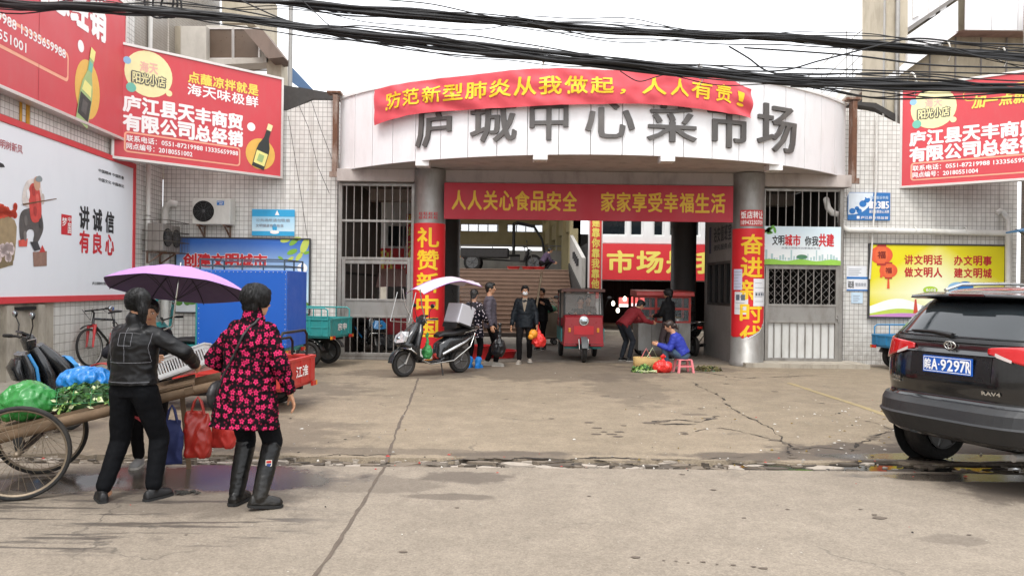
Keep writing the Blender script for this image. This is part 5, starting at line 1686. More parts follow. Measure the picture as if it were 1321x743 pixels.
for px, py in ((1220, 62), (1291, 70), (1176, 104), (903, 92), (700, 72)):
    mb = MB(m_tie)
    p = at(px, py, 9.15 if py > 90 or px == 700 else 9.75)
    mb.torus((0, 0, 0), (1, 0, 0.1), 0.09, 0.008, None, 16, 5)
    mb.tube([(0, -0.09, 0), (0.03, -0.1, -0.08), (-0.02, -0.1, -0.2)], 0.006, None, 5)
    mb.tube([(0, -0.09, 0), (-0.05, -0.1, 0.06)], 0.006, None, 5)
    tag(mb.build('cable_tie', loc=p), 'scrap of white tie knotted round an overhead cable bundle', 'tie', 'white ties on the cables')
# ------------------------------------------------------------------ vehicles
m_tealp = M('teal_paint', '#2f8f8e', 0.4, var=0.1, dirt=0.35, dcol='#4d5a52')
m_redp = M('worn_red_paint', '#b83630', 0.45, var=0.1, dirt=0.35, dcol='#6e4a3f')
m_dred = M('dark_red_paint', '#a01f2a', 0.35, var=0.08, dirt=0.2, coat=0.3)
m_bluep = M('tarpaulin_blue', '#1459b5', 0.45, var=0.05, vs=1.5, dirt=0.1, dcol='#0f3f80')
m_bike = M('gloss_black_paint', '#1c1d1f', 0.25, var=0.15, coat=0.4)
m_chrome = M('chrome_tube', '#c9c8c4', 0.2, 0.95, var=0.08)
m_iron = M('dark_iron', '#2b2a29', 0.55, 0.5, var=0.2)
m_seat = M('black_vinyl', '#222122', 0.5, var=0.15, bump=0.15, bs=120)
m_amber = M('amber_lens', '#d88a2a', 0.2)
m_mirror = M('mirror_glass', '#a9b2b6', 0.06, 0.9)
m_rim = M('alloy_rim', '#6a6a6a', 0.4, 0.7, var=0.15, dirt=0.3)
m_clear = M('clear_plastic_film', '#cfd3d4', 0.1, alpha=0.14)

def blade(mb, path, mat=None, p=2.6, n=16):
    """a soft solid along a side-view path of (x, z, half width, half thickness)"""
    rings = []
    for i, (x, z, w, t) in enumerate(path):
        a, b = path[max(0, i - 1)], path[min(len(path) - 1, i + 1)]
        d = V((b[0] - a[0], 0, b[1] - a[1])).normalized()
        nn = V((-d.z, 0, d.x))
        r = []
        for k in range(n):
            c, s = math.cos(2 * math.pi * k / n), math.sin(2 * math.pi * k / n)
            r.append(V((x, 0, z)) + nn * t * math.copysign(abs(c) ** (2 / p), c) + V((0, w * math.copysign(abs(s) ** (2 / p), s), 0)))
        rings.append(r)
    return mb.loft(rings, mat)

def wheel(par, c, R, w, spokes=5, rim=None, ax=(0, 1, 0), wire=False, deep=0.0):
    c, ax = V(c), V(ax).normalized()
    rim = rim or m_rim
    mb = MB(rim)
    Ri = R * (0.92 if wire else 0.7)
    if wire:
        mb.torus(c, ax, Ri, w * 0.3, rim, 40, 6)
        mb.cap(c - ax * w * 0.9, c + ax * w * 0.9, R * 0.06, R * 0.06, rim)
        a = ax.orthogonal().normalized()
        b = ax.cross(a)
        for k in range(spokes):
            t = 2 * math.pi * k / spokes
            t2 = t + (0.35 if k % 2 else -0.35)
            e = (a * math.cos(t) + b * math.sin(t))
            f = (a * math.cos(t2) + b * math.sin(t2))
            mb.tube([c + f * R * 0.055 + ax * w * (0.6 if k % 4 < 2 else -0.6), c + e * Ri], max(0.0012, R * 0.0045), rim, 4)
    else:
        mb.lathe([(Ri, -w * .42), (Ri * .93, -w * .45), (Ri * .9, -w * .2), (Ri * .3, -w * .14), (Ri * .28, w * .14), (Ri * .9, w * .2), (Ri * .93, w * .45), (Ri, w * .42)], c, ax, rim, 28)
        a = ax.orthogonal().normalized()
        b = ax.cross(a)
        for k in range(spokes):
            t = 2 * math.pi * k / spokes
            e = a * math.cos(t) + b * math.sin(t)
            for sg in (1, -1):
                mb.cap(c + e * Ri * .15 + ax * w * .34 * sg, c + e * Ri * .88 + ax * w * .36 * sg, Ri * .13, Ri * .09, rim, 8)
        mb.cap(c - ax * w * .45, c + ax * w * .45, Ri * .2, Ri * .2, rim)
    o = mb.build('wheel', par)
    mb = MB(m_rubber)
    h = (R - Ri)
    prof = [(Ri, -w * .35), (Ri + h * .45, -w * .5), (R - h * .12, -w * .42), (R, -w * .2), (R, w * .2), (R - h * .12, w * .42), (Ri + h * .45, w * .5), (Ri, w * .35)]
    mb.lathe(prof + [prof[0]], c, ax, m_rubber, 44, caps=False)
    mb.build('tyre', o)
    return o

def handlebar(par, x, z, half, rise=0.05, back=0.12, name='handlebar', r=0.012):
    mb = MB(m_iron)
    mb.tube([(x - back, -half, z + rise), (x - back * .4, -half * .55, z + rise), (x, -half * .15, z), (x, half * .15, z), (x - back * .4, half * .55, z + rise), (x - back, half, z + rise)], r, None, 8)
    for s in (-1, 1):
        mb.tube([(x - back * .6, s * half * .72, z + rise), (x - back, s * half, z + rise)], r * 1.6, m_rubber, 8)
        mb.tube([(x + 0.03, s * half * .6, z + rise - .01), (x - back * .7, s * half * .95, z + rise - 0.02)], r * .5, m_steel, 6)
    return mb.build(name, par)

def mirrors(par, x, y, z, h=0.2):
    for s in (-1, 1):
        mb = MB(m_iron)
        mb.tube([(x, s * y, z), (x + .02, s * (y + .03), z + h * .6), (x, s * (y + .07), z + h)], 0.006, None, 6)
        mb.ell((x, s * (y + .09), z + h + .03), (0.018, 0.06, 0.04), m_black)
        mb.ell((x - .012, s * (y + .09), z + h + .03), (0.012, 0.053, 0.034), m_mirror)
        mb.build('mirror', par)

# ---- the black car
def suv():
    th = 67
    root = thing('parked_car', 'black sport utility car with blue number plate parked by the puddle', 'car', (3.56, 6.22, 0), RAD(90 - th))
    tab = [(.30, .80, .26, 4.30, 3.6), (.40, .885, .07, 4.46, 4), (.52, .915, .0, 4.55, 4.2), (.62, .92, .0, 4.57, 4.2), (.69, .918, .03, 4.56, 4.4), (.725, .91, .085, 4.53, 4.6), (.85, .918, .075, 4.48, 4.6), (.98, .922, .085, 4.4, 4.6),
           (1.10, .91, .10, 4.15, 4.4), (1.20, .885, .125, 3.55, 4.2), (1.30, .83, .20, 3.15, 4), (1.42, .755, .305, 2.85, 4), (1.53, .675, .42, 2.55, 3.8), (1.60, .61, .50, 2.3, 3.4), (1.645, .52, .66, 2.1, 3), (1.665, .42, .9, 1.85, 2.6)]
    def prof(z):
        for i in range(len(tab) - 1):
            if z <= tab[i + 1][0] or i == len(tab) - 2:
                a, b = tab[i], tab[i + 1]
                t = min(1, max(0, (z - a[0]) / (b[0] - a[0])))
                p, q = tab[max(0, i - 1)], tab[min(len(tab) - 1, i + 2)]
                o = []
                for k in range(1, 5):
                    m0, m1 = (b[k] - p[k]) / max(1e-6, b[0] - p[0]) * (b[0] - a[0]), (q[k] - a[k]) / max(1e-6, q[0] - a[0]) * (b[0] - a[0])
                    t2, t3 = t * t, t * t * t
                    o.append((2 * t3 - 3 * t2 + 1) * a[k] + (t3 - 2 * t2 + t) * m0 + (-2 * t3 + 3 * t2) * b[k] + (t3 - t2) * m1)
                return o
    def pt(ph, z, off=0.0):
        W, x0, x1, n = prof(z)
        xc, a = (x0 + x1) / 2, (x1 - x0) / 2
        f = lambda q: (math.copysign(abs(math.cos(q)) ** (2 / n), math.cos(q)) * (a + off) + xc, math.copysign(abs(math.sin(q)) ** (2 / n), math.sin(q)) * (W + off))
        x, y = f(ph)
        return V((x, y, z))
    def ph_of(y, z):
        W, _, _, n = prof(z)
        s = min(1, abs(y) / W) ** (n / 2)
        return math.pi - math.copysign(math.asin(s), y)
    def rear(y, z, off=0.0):
        W, x0, x1, n = prof(z)
        a = (x1 - x0) / 2
        k = max(0, 1 - min(1, abs(y) / W) ** n) ** (1 / n)
        return V(((x0 + x1) / 2 - a * k - off, y, z))
    paint = M('black_car_paint', '#0b0d10', 0.14, var=0.1, vs=1.5, coat=0.8, dirt=0.06, dcol='#3a3733')
    mb = MB(paint)
    # even spacing round the outline
    NQ = 120
    phs = []
    for k in range(NQ):
        u = 2 * math.pi * k / NQ
        c, s = math.cos(u), math.sin(u)
        phs.append(math.atan2(math.copysign(abs(s) ** 1.9, s), math.copysign(abs(c) ** 1.9, c)))
    zs = [.39 + .0202 * k for k in range(64)]
    mb.loft([[pt(q, z) for q in phs] for z in zs], paint)
    body = mb.build('body', root)
    def patch(name, fa, fb, z0, z1, mat, off, par=root, nz=14, ny=20, mode='y'):
        mb = MB(mat)
        fn = (lambda y, z: rear(y, z, off)) if mode == 'y' else (lambda q, z: pt(q, z, off))
        mb.grid(lambda u, v: fn(fa(z0 + (z1 - z0) * v) * (1 - u) + fb(z0 + (z1 - z0) * v) * u, z0 + (z1 - z0) * v), ny, nz)
        o = mb.build(name, par, flip=True)
        s = o.modifiers.new('thick', 'SOLIDIFY')
        s.thickness, s.offset = 0.006, 0
        return o
    tint = M('tinted_car_glass', '#23282b', 0.05, var=0.1, coat=0.5)
    L = lambda a, b, z0, z1: (lambda z: a + (b - a) * (z - z0) / (z1 - z0))
    patch('rear_window', L(-.65, -.51, 1.23, 1.53), L(.65, .51, 1.23, 1.53), 1.23, 1.53, tint, 0.006)
    patch('window_trim', lambda z: -.67, lambda z: .67, 1.195, 1.228, M('trim_black', '#0d0d0e', 0.3), 0.01)
    # side glass, both sides
    for s in (1, -1):
        for a, b in ((.62, 1.45), (1.52, 2.35), (2.42, 3.0)):
            mb = MB(tint)
            def sd(u, v, a=a, b=b, s=s):
                z = 1.22 + .32 * v
                W, x0, x1, n = prof(z)
                x = a + (b - a) * u + .22 * v * (1 if a < 1 else (-1.0 if a > 2.4 else 0))
                k = (1 - min(1, abs((x - (x0 + x1) / 2) / ((x1 - x0) / 2))) ** n) ** (1 / n)
                return V((x, s * (W * k + .006), z))
            mb.grid(sd, 8, 8)
            mb.build('side_window', root)
    lens = M('red_tail_lens', '#b3141a', 0.12, var=0.15, vs=6, coat=0.6)
    lensw = M('clear_tail_lens', '#b9aaa6', 0.12, var=0.15, coat=0.6)
    for s in (1, -1):
        mb = MB(lens)
        def lamp(u, v, s=s):
            # from a pointed inner tip to a tall outer end wrapping round the side
            yy = .33 + .62 * u
            zc0, zc1 = 1.125 - .12 * min(1, u * 1.5), 1.165 + .045 * u ** .6
            z = zc0 + (zc1 - zc0) * v
            if yy < prof(z)[0] * .86:
                return rear(s * yy, z, 0.016)
            q0 = ph_of(s * prof(z)[0] * .86, z)
            e = (yy - prof(z)[0] * .86) / .16
            return pt(q0 - s * e * .5, z, 0.016)
        mb.grid(lamp, 26, 8)
        o = mb.build('tail_lamp', root)
        q = o.modifiers.new('t', 'SOLIDIFY')
        q.thickness, q.offset = 0.02, 0
        mb = MB(lensw)
        mb.grid(lambda u, v: rear(s * (.39 + .12 * u), 1.106 - .04 * u + .03 * v * (1 - .3 * u), 0.029), 8, 4)
        mb.build('reversing_lens', o)
        mb = MB(lens)
        mb.grid(lambda u, v: rear(s * (.66 + .17 * u), .61 + .07 * v, 0.012), 8, 4)
        mb.build('reflector', root)
    # bumper
    mb = MB(M('grey_bumper_plastic', '#1f2022', 0.5, var=0.08, vs=3, dirt=0.2, bump=0.1, bs=200))
    qs = [math.pi * (0.46 + 1.08 * k / 60) for k in range(61)]
    qq = [math.pi - math.copysign(abs(math.sin((q - math.pi))) ** 1.6, q - math.pi) * math.pi / 2 for q in qs]
    zz = [(.385, -.05), (.41, -.01), (.43, .02), (.56, .045), (.575, .03), (.66, .028), (.705, .022), (.715, -.02)]
    mb.grid(lambda u, v: pt(qq[round(u * 60)], zz[round(v * 7)][0], zz[round(v * 7)][1]), 60, 7, None, False)
    mb.build('bumper', root)
    mb = MB(M('underbody_black', '#0c0c0c', 0.9))
    mb.span((.6, -.6, .28), (4.2, .6, .5))
    mb.tube([(.15, -.5, .33), (.5, -.5, .33)], 0.03, m_steel)
    mb.build('underbody', root)
    # plate recess, plate, badges
    mb = MB(M('trim_black', '#0d0d0e', 0.3))
    mb.grid(lambda u, v: rear(-.36 + .72 * u, .90 + .205 * v, .004 - .0 * v), 10, 4)
    mb.grid(lambda u, v: rear(-.40 + .80 * u, 1.105 + .03 * v, .03 * (1 - v) + .004), 10, 3, paint)
    mb.build('plate_recess', root)
    plate = MB(M('plate_blue', '#1c57b0', 0.35, var=0.04))
    xr = rear(0, 1.0, 0.012).x
    plate.span((xr - .012, -.22, .935), (xr, .22, 1.075))
    fp = lambda x, z, y: V((xr - .013 + y, -x, z))
    wp = M('plate_white', '#e6e8ec', 0.4)
    for a, b, c, d in ((-.212, .944, .212, .949), (-.212, 1.061, .212, 1.066), (-.212, .944, -.207, 1.066), (.207, .944, .212, 1.066)):
        plate.p2([(a, b), (c, b), (c, d), (a, d)], 1, wp, fp)
    for ch, x0, x1 in (('皖', -.2, -.145), ('A', -.137, -.083), ('·', -.075, -.063), ('9', -.052, -.004), ('2', .008, .056), ('9', .066, .114), ('7', .121, .165), ('R', .171, .207)):
        z0, z1 = (.96, 1.05) if ch != '·' else (1.0, 1.012)
        plate.text(ch, x0, z0, x1, z1, 1, wp, 0.022, fp)
    plate.build('number_plate', root)
    mb = MB(m_chrome)
    zc, k = 1.17, rear(0, 1.17, .012)
    mb.torus((k.x - .004, 0, zc), (1, 0, .12), .05, .006, None, 30, 6, )
    for v in mb.v:
        v.z = zc + (v.z - zc) * .68
    mb2 = MB(m_chrome)
    mb2.torus((k.x - .006, 0, zc), (1, 0, .12), .03, .005, None, 24, 6)
    for v in mb2.v:
        v.y *= .55
    mb.add(mb2.v, mb2.f, m_chrome, True)
    mb2 = MB(m_chrome)
    mb2.torus((k.x - .006, 0, zc + .014), (1, 0, .12), .035, .005, None, 24, 6)
    for v in mb2.v:
        v.z = zc + .014 + (v.z - zc - .014) * .42
    mb.add(mb2.v, mb2.f, m_chrome, True)
    mb.build('emblem', root)
    mb = MB(m_chrome)
    fr = lambda x, z, y: rear(-x, z, .012 - y)
    mb.text('RAV4', .30, .80, .44, .828, 0, None, 0.04, fr, 0.004)
    mb.text('一汽丰田', -.58, .845, -.46, .872, 0, None, 0.03, fr, 0.003)
    mb.text('TOYOTA', -.58, .815, -.46, .833, 0, None, 0.03, fr, 0.003)
    mb.build('badge', root)
    # spoiler, wiper, rails
    mb = MB(paint)
    rings = []
    for k in range(21):
        y = -.59 + 1.18 * k / 20
        c = 1 - (abs(y) / .7) ** 4 * .35
        rings.append([V((.62, y, 1.615)), V((.30 + .1 * (y / .66) ** 2, y, 1.60 - .02 * (abs(y) / .66) ** 2)), V((.285 + .1 * (y / .66) ** 2, y, 1.575 - .02 * (abs(y) / .66) ** 2)), V((.36 + .1 * (y / .66) ** 2, y, 1.55)), V((.62, y, 1.57))])
    mb.loft(rings, paint, smooth=False)
    mb.build('spoiler', root, bevel=0.012)
    mb = MB(M('lamp_lens_dark', '#4a1518', 0.3))
    mb.box((.285, 0, 1.588), (.02, .3, .016))
    mb.build('brake_lamp', root)
    mb = MB(m_black)
    w0, w1 = rear(.0, 1.25, .03), rear(.42, 1.275, .03)
    blade_pts = [w0, rear(.2, 1.275, .03), w1]
    mb.tube(blade_pts, [.022, .014, .007], None, 8)
    mb.tube([rear(-.02, 1.262, .035), rear(.5, 1.262, .022)], .006, None, 6)
    mb.build('wiper', root)
    for s in (1, -1):
        mb = MB(M('roof_rail_silver', '#b9bcbd', 0.3, 0.8))
        mb.tube([(.75, s * .54, 1.63), (.95, s * .53, 1.685), (1.6, s * .525, 1.70), (2.1, s * .53, 1.685), (2.3, s * .54, 1.63)], .016, None, 8)
        mb.build('roof_rail', root)
    for x in (.96, 3.62):
        for s in (1, -1):
            wheel(root, (x, s * .78, .35), .35, .22, 7)
            mb = MB(M('underbody_black', '#0c0c0c', 0.9))
            mb.lathe([(.42, 0), (.42, .012)], (x, s * .90, .37), (0, s, 0), None, 30)
            mb.build('wheel_arch', root)
    mb = MB(m_white)
    for q in mb.v:
        pass
    for s in (1, -1):
        m2 = MB(paint)
        m2.ell((3.05, s * 1.0, 1.17), (.07, .11, .075))
        m2.build('door_mirror', root)
suv()

# ---- cargo tricycles
def cargo_trike(label, loc, rz, col, bed=(-1.55, 0.0, .55, .93), W=.95, group='cargo tricycles', box=None, cab=False, rails=True, hoops=False, name='cargo_tricycle', mark=None, R=.26):
    """heading +x; bed = rear x, front x, floor z, panel top z"""
    root = thing(name, label, 'tricycle', loc, rz, group)
    x0, x1, z0, z1 = bed
    h = W / 2
    mb = MB(col)
    mb.span((x0, -h, z0 - .04), (x1, h, z0))
    mb.build('bed_floor', root, bevel=.006)
    for nm, a, b in (('tailboard', (x0 - .03, -h, z0), (x0, h, z1)), ('headboard', (x1, -h, z0), (x1 + .03, h, z1)), ('side_panel', (x0 + .002, h, z0), (x1 - .002, h + .03, z1)), ('side_panel', (x0 + .002, -h - .03, z0), (x1 - .002, -h, z1))):
        mb = MB(col)
        mb.span(a, b)
        zt = (z0 + z1) / 2
        lx_ = b[0] - a[0] > .5
        for t in range(5):
            if lx_:
                x = a[0] + (b[0] - a[0]) * (t + .5) / 5
                mb.span((x - .02, a[1] - .012, z0 + .02), (x + .02, b[1] + .012, z1 - .02))
            elif t < 3:
                y = a[1] + (b[1] - a[1]) * (t + .5) / 3
                mb.span((a[0] - .012, y - .02, z0 + .02), (b[0] + .012, y + .02, z1 - .02))
        if lx_:
            mb.span((a[0], a[1] - .008, zt - .012), (b[0], b[1] + .008, zt + .012))
            mb.span((a[0], a[1] - .014, z1 - .03), (b[0], b[1] + .014, z1 + .004))
        else:
            mb.span((a[0] - .014, a[1], z1 - .03), (b[0] + .014, b[1], z1 + .004))
        o = mb.build(nm, root, bevel=.003)
        if nm == 'tailboard' and mark:
            m2 = MB(m_wl)
            m2.text(mark, -.2, z0 + .1, .2, z0 + .24, 0, None, .02, lambda x, z, y: V((x0 - .046 + y, -x, z)))
            m2.build('lettering', o)
    for s in (1, -1):
        mb = MB(M('tail_lens_red', '#b92a22', 0.2))
        mb.box((x0 - .05, s * (h - .1), z0 - .03), (.03, .12, .06))
        mb.box((x0 - .05, s * (h - .02), z0 - .03), (.03, .05, .06), m_amber)
        mb.build('tail_lamp', root)
    if rails:
        for s in (1, -1):
            mb = MB(col)
            mb.tube([(x0 + .03, s * h, z1), (x0 + .03, s * h, z1 + .16), (x0 + .09, s * h, z1 + .2), (x1 - .09, s * h, z1 + .2), (x1 - .03, s * h, z1 + .16), (x1 - .03, s * h, z1)], .016, None, 8)
            for k in range(1, 4):
                x = x0 + (x1 - x0) * k / 4
                mb.tube([(x, s * h, z1), (x, s * h, z1 + .2)], .011, None, 6)
            mb.build('side_rail', root)
        mb = MB(col)
        mb.tube([(x1, -h, z1), (x1, -h, z1 + .32), (x1, -h + .06, z1 + .38), (x1, h - .06, z1 + .38), (x1, h, z1 + .32), (x1, h, z1)], .016, None, 8)
        mb.build('head_rail', root)
    if hoops:
        for k, dx in enumerate((.02, .22)):
            mb = MB(m_iron)
            q = .34 - .1 * k
            mb.tube([(x0 + dx + .05, -h + .05, z1), (x0 + dx + .05, -h + .05, z1 + q - .06), (x0 + dx + .05, -h + .13, z1 + q), (x0 + dx + .05, h - .13, z1 + q), (x0 + dx + .05, h - .05, z1 + q - .06), (x0 + dx + .05, h - .05, z1)], .018, None, 8)
            mb.build('hoop', root)
    mb = MB(m_iron)
    for s in (.25, -.25):
        mb.bar((x0 + .05, s, z0 - .07), (x1 + .75, s, z0 - .07 - .1), .025)
    mb.bar((x0 + .45, -h + .05, .27), (x0 + .45, h - .05, .27), .035)
    for s in (.3, -.3):
        mb.bar((x0 + .45, s, .27), (x0 + .45, s, z0 - .05), .03)
    mb.bar((x1 + .75, -.25, z0 - .17), (x1 + .75, .25, z0 - .17), .025)
    mb.tube([(x1 + .75, 0, z0 - .15), (x1 + .95, 0, z0 + .3)], .035)
    mb.build('chassis', root)
    for s in (1, -1):
        wheel(root, (x0 + .45, s * (h - .06), R), R, .11, 6)
        mb = MB(m_black)
        blade(mb, [(x0 + .45 + .33 * math.cos(a), R + .3 * math.sin(a), .07, .008) for a in [RAD(q) for q in range(20, 165, 16)]])
        for v in mb.v:
            v.y += s * (h - .06)
        mb.build('mudguard', root)
    xf = x1 + 1.1
    wheel(root, (xf, 0, R), R, .09, 6)
    mb = MB(m_steel_d)
    for s in (1, -1):
        mb.tube([(xf, s * .07, R), (xf - .2, s * .08, z0 + .32)], .018, None, 8)
    mb.tube([(xf - .18, 0, z0 + .25), (xf - .28, 0, 1.0)], .025, None, 8)
    mb.build('fork', root)
    mb = MB(col)
    blade(mb, [(xf + .31 * math.cos(a), R + .31 * math.sin(a), .07, .01) for a in [RAD(q) for q in range(10, 165, 14)]])
    mb.build('front_mudguard', root)
    mb = MB(col)
    blade(mb, [(xf - .42, .42, .27, .03), (xf - .34, .62, .3, .05), (xf - .26, .82, .24, .07), (xf - .2, .95, .15, .05)])
    mb.ell((xf - .14, 0, .86), (.06, .08, .07), m_mirror)
    mb.build('front_shield', root)
    handlebar(root, xf - .28, 1.0, .36, .04, .16)
    mirrors(root, xf - .3, .22, 1.04)
    mb = MB(m_seat)
    mb.span((x1 + .12, -.3, .42), (x1 + .5, .3, .62), col)
    blade(mb, [(x1 + .08, .66, .28, .05), (x1 + .3, .68, .28, .055), (x1 + .52, .67, .26, .05)])
    mb.build('seat', root)
    if cab:
        mb = MB(col)
        for s in (1, -1):
            mb.tube([(x1 + .06, s * (h - .04), z0), (x1 + .06, s * (h - .04), 1.42), (x1 + .2, s * (h - .05), 1.6), (x1 + .55, s * (h - .07), 1.6), (xf - .3, s * .3, 1.3), (xf - .24, s * .28, .75)], .025, None, 8)
        mb.grid(lambda u, v: V((x1 + .05 + .75 * u, (h - .03) * (2 * v - 1), 1.63 - .1 * max(0, u - .5) ** 2 * 4 + .03 * (1 - (2 * v - 1) ** 2))), 8, 8)
        mb.build('cab_frame', root)
        mb = MB(m_clear)
        mb.add([(xf - .23, -.28, .95), (xf - .23, .28, .95), (xf - .36, .34, 1.42), (xf - .36, -.34, 1.42)], [(0, 1, 2, 3)])
        mb.build('windscreen', root)
    if box:
        zb, zt = box
        mb = MB(m_bluep)
        mb.span((x0 - .06, -h - .05, zb), (x1 + .02, h + .05, zt))
        o = mb.build('cargo_box', root, bevel=.012)
        mb = MB(m_chrome)
        for s in (-1, 1):
            for k in range(21):
                x = x0 - .05 + (x1 - x0 + .06) * k / 20
                mb.ell((x, s * (h + .052), zt - .03), (.008, .003, .008), None, None, 8, 4)
            for k in range(15):
                z = zb + .06 + (zt - zb - .12) * k / 14
                for x in (x0 - .035, x1 - .01):
                    mb.ell((x, s * (h + .052), z), (.008, .003, .008), None, None, 8, 4)
        for s in (-1, 1):
            for k in range(15):
                z = zb + .06 + (zt - zb - .12) * k / 14
                mb.ell((x0 - .062, s * (h + .02), z), (.003, .008, .008), None, None, 8, 4)
        mb.build('rivets', o)
        mb = MB(M('rack_tube', '#4d5c66', 0.5, 0.5))
        P = [(x0, -h), (x1, -h), (x1, h), (x0, h)]
        for z in (zt + .07, zt + .17):
            for a, b in zip(P, P[1:] + P[:1]):
                mb.bar((*a, z), (*b, z), .01)
        for a, b in zip(P, P[1:] + P[:1]):
            for t in (0, .5):
                mb.bar((a[0] + (b[0] - a[0]) * t, a[1] + (b[1] - a[1]) * t, zt), (a[0] + (b[0] - a[0]) * t, a[1] + (b[1] - a[1]) * t, zt + .17), .01)
        mb.build('roof_rack', o)
    return root
# the blue box one heads away past the side wall, its long side to the street
cargo_trike('teal tricycle carrying a tall bright blue cargo box with roof rack', (-3.6, 12.4, 0), RAD(178), m_tealp, bed=(.0, 1.36, .56, .7), W=.92, box=(.6, 1.83), cab=True, rails=False)
cargo_trike('empty teal cargo tricycle parked by the barred gate behind the blue box', (-3.42, 15.0, 0), RAD(168), m_tealp, bed=(.0, 1.3, .62, .96), W=1.0, mark='宗申')
cargo_trike('red open cargo tricycle parked behind the woman in the floral coat', (-2.75, 9.75, 0), RAD(174), m_redp, bed=(.0, 1.6, .32, .66), W=.98, rails=False, hoops=True, mark='江淮', R=.22)
cargo_trike('blue railed cargo tricycle standing under the yellow poster', (7.75, 15.5, 0), RAD(8), M('blue_trike_paint', '#2d7fae', 0.45, dirt=0.3), bed=(.0, 1.5, .5, .72), W=.95)
r = cargo_trike('dark cargo tricycle with bent frame parked on top of the stairs', (-.1, 31.8, 2.3), RAD(-3), M('dark_trike_paint', '#33302f', 0.6), bed=(-2.0, -.1, .6, .95), W=1.2, rails=False, R=.36)
mb = MB(m_iron)
mb.tube([(.15, -.4, .7), (.15, -.4, 2.0), (.3, -.4, 2.05), (1.0, -.35, 1.9), (1.35, -.3, 1.35), (1.45, -.3, .8)], .045)
mb.tube([(.15, .4, .7), (.15, .4, 2.0), (.3, .4, 2.05), (1.0, .35, 1.9), (1.35, .3, 1.35), (1.45, .3, .8)], .045)
mb.bar((.3, -.4, 2.05), (.3, .4, 2.05), .03)
mb.bar((1.0, -.35, 1.9), (1.0, .35, 1.9), .03)
mb.build('cab_frame', r)
cargo_trike('dark red cargo tricycle seen through the lower bars of the gate', (-2.6, 19.2, 0), RAD(185), m_dred, bed=(.0, 1.2, .45, .85), W=.9, rails=False)

# ---- red passenger tricycle facing the street
root = thing('passenger_tricycle', 'red three wheeled passenger cab facing out with round headlamp', 'tricycle', (1.58, 17.35, 0), RAD(-90))
mb = MB(m_dred)
# front fairing: slopes forward towards the bottom
mb.loft([[V((x, y, z)) for y, z in ((-w_, z0_), (w_, z0_), (w_ * tw, z1_), (-w_ * tw, z1_))] for x, w_, z0_, z1_, tw in ((.55, .45, .36, 1.03, .97), (.83, .45, .36, 1.02, .95), (.92, .43, .40, .98, .93))], smooth=False)
mb.span((.86, -.445, .34), (.90, -.14, .40))
mb.span((.86, .14, .34), (.90, .445, .40))
mb.build('front_body', root, bevel=.025, seg=3)
mb = MB(m_dred)
mb.span((-.95, -.46, .36), (.54, .46, .42))
mb.span((-1.0, -.46, .42), (-.95, .46, 1.5))
for s in (1, -1):
    mb.span((-.95, s * .46 - .012, .42), (-.1, s * .46 + .012, .85))
mb.build('rear_body', root, bevel=.01)
mb = MB(m_iron)
for s in (1, -1):
    mb.bar((.78, s * .42, 1.0), (.60, s * .41, 1.56), .022)
    mb.bar((-.97, s * .44, .85), (-.97, s * .44, 1.56), .02)
    mb.bar((-.1, s * .46, .42), (-.1, s * .45, 1.56), .016)
mb.bar((.70, -.42, 1.02), (.70, .42, 1.02), .02)
mb.bar((.60, -.42, 1.55), (.60, .42, 1.55), .024)
mb.build('cab_frame', root)
mb = MB(M('brown_roof_sheet', '#5a3c36', 0.6, dirt=0.3))
mb.grid(lambda u, v: V((-1.05 + 1.75 * u, -.48 + .96 * v, 1.575 + .05 * (1 - (2 * v - 1) ** 2))), 6, 10)
mb.grid(lambda u, v: V((-1.05 + 1.75 * u, -.48 + .96 * v, 1.56 + .045 * (1 - (2 * v - 1) ** 2))), 6, 10)
mb.span((.69, -.48, 1.535), (.72, .48, 1.60))
mb.build('roof', root)
mb = MB(M('cab_windscreen', '#a5a29c', 0.05, alpha=0.3))
mb.add([(.775, -.40, 1.04), (.775, .40, 1.04), (.615, .395, 1.53), (.615, -.395, 1.53)], [(0, 1, 2, 3)])
mb.build('windscreen', root)
mb = MB(M('inner_canvas', '#8f867c', 0.8))
mb.span((-.93, -.44, .9), (-.915, .44, 1.5))
mb.build('rear_canvas', root)
mb = MB(m_chrome)
mb.lathe([(.105, 0), (.115, .03), (.11, .06), (.09, .065)], (.87, 0, .895), (1, 0, .05), None, 24)
mb.lathe([(.09, .062), (.06, .078), (.0, .085)], (.87, 0, .895), (1, 0, .05), m_mirror, 24)
mb.lathe([(.14, 0), (.14, .025), (.10, .03)], (.865, 0, .90), (1, 0, .05), m_dred, 24)
mb.build('headlamp', root)
for s in (1, -1):
    mb = MB(m_amber)
    mb.box((.925, s * .31, .70), (.04, .055, .10))
    mb.build('indicator', root, bevel=.012)
mb = MB(M('bright_red_plate', '#c3222b', 0.4))
mb.span((.925, -.215, .60), (.938, .215, .79))
mb.build('front_plate', root)
mb = MB(m_tealp)
for s in (1, -1):
    mb.tube([(.98, s * .09, .28), (.84, s * .11, .66)], .022, m_chrome, 8)
    mb.span((.45, s * .30 - .10, .28), (.75, s * .30 + .10, .35))
    mb.span((-.9, s * .47 - .01, .42), (.6, s * .47 + .02, .72))
mb.bar((-.6, -.4, .27), (-.6, .4, .27), .035)
mb.span((-.9, -.3, .27), (.6, .3, .35))
mb.build('chassis', root)
mb = MB(M('grey_mudguard', '#5c5f60', 0.5))
blade(mb, [(.98 + .30 * math.cos(a), .25 + .30 * math.sin(a), .075, .012) for a in [RAD(q) for q in range(15, 150, 15)]])
mb.build('mudguard', root)
wheel(root, (.98, 0, .25), .25, .1, 6)
for s in (1, -1):
    wheel(root, (-.6, s * .40, .25), .25, .1, 6)
mirrors(root, .62, .50, 1.2, .18)
handlebar(root, .5, 1.0, .3)
mb = MB(m_seat)
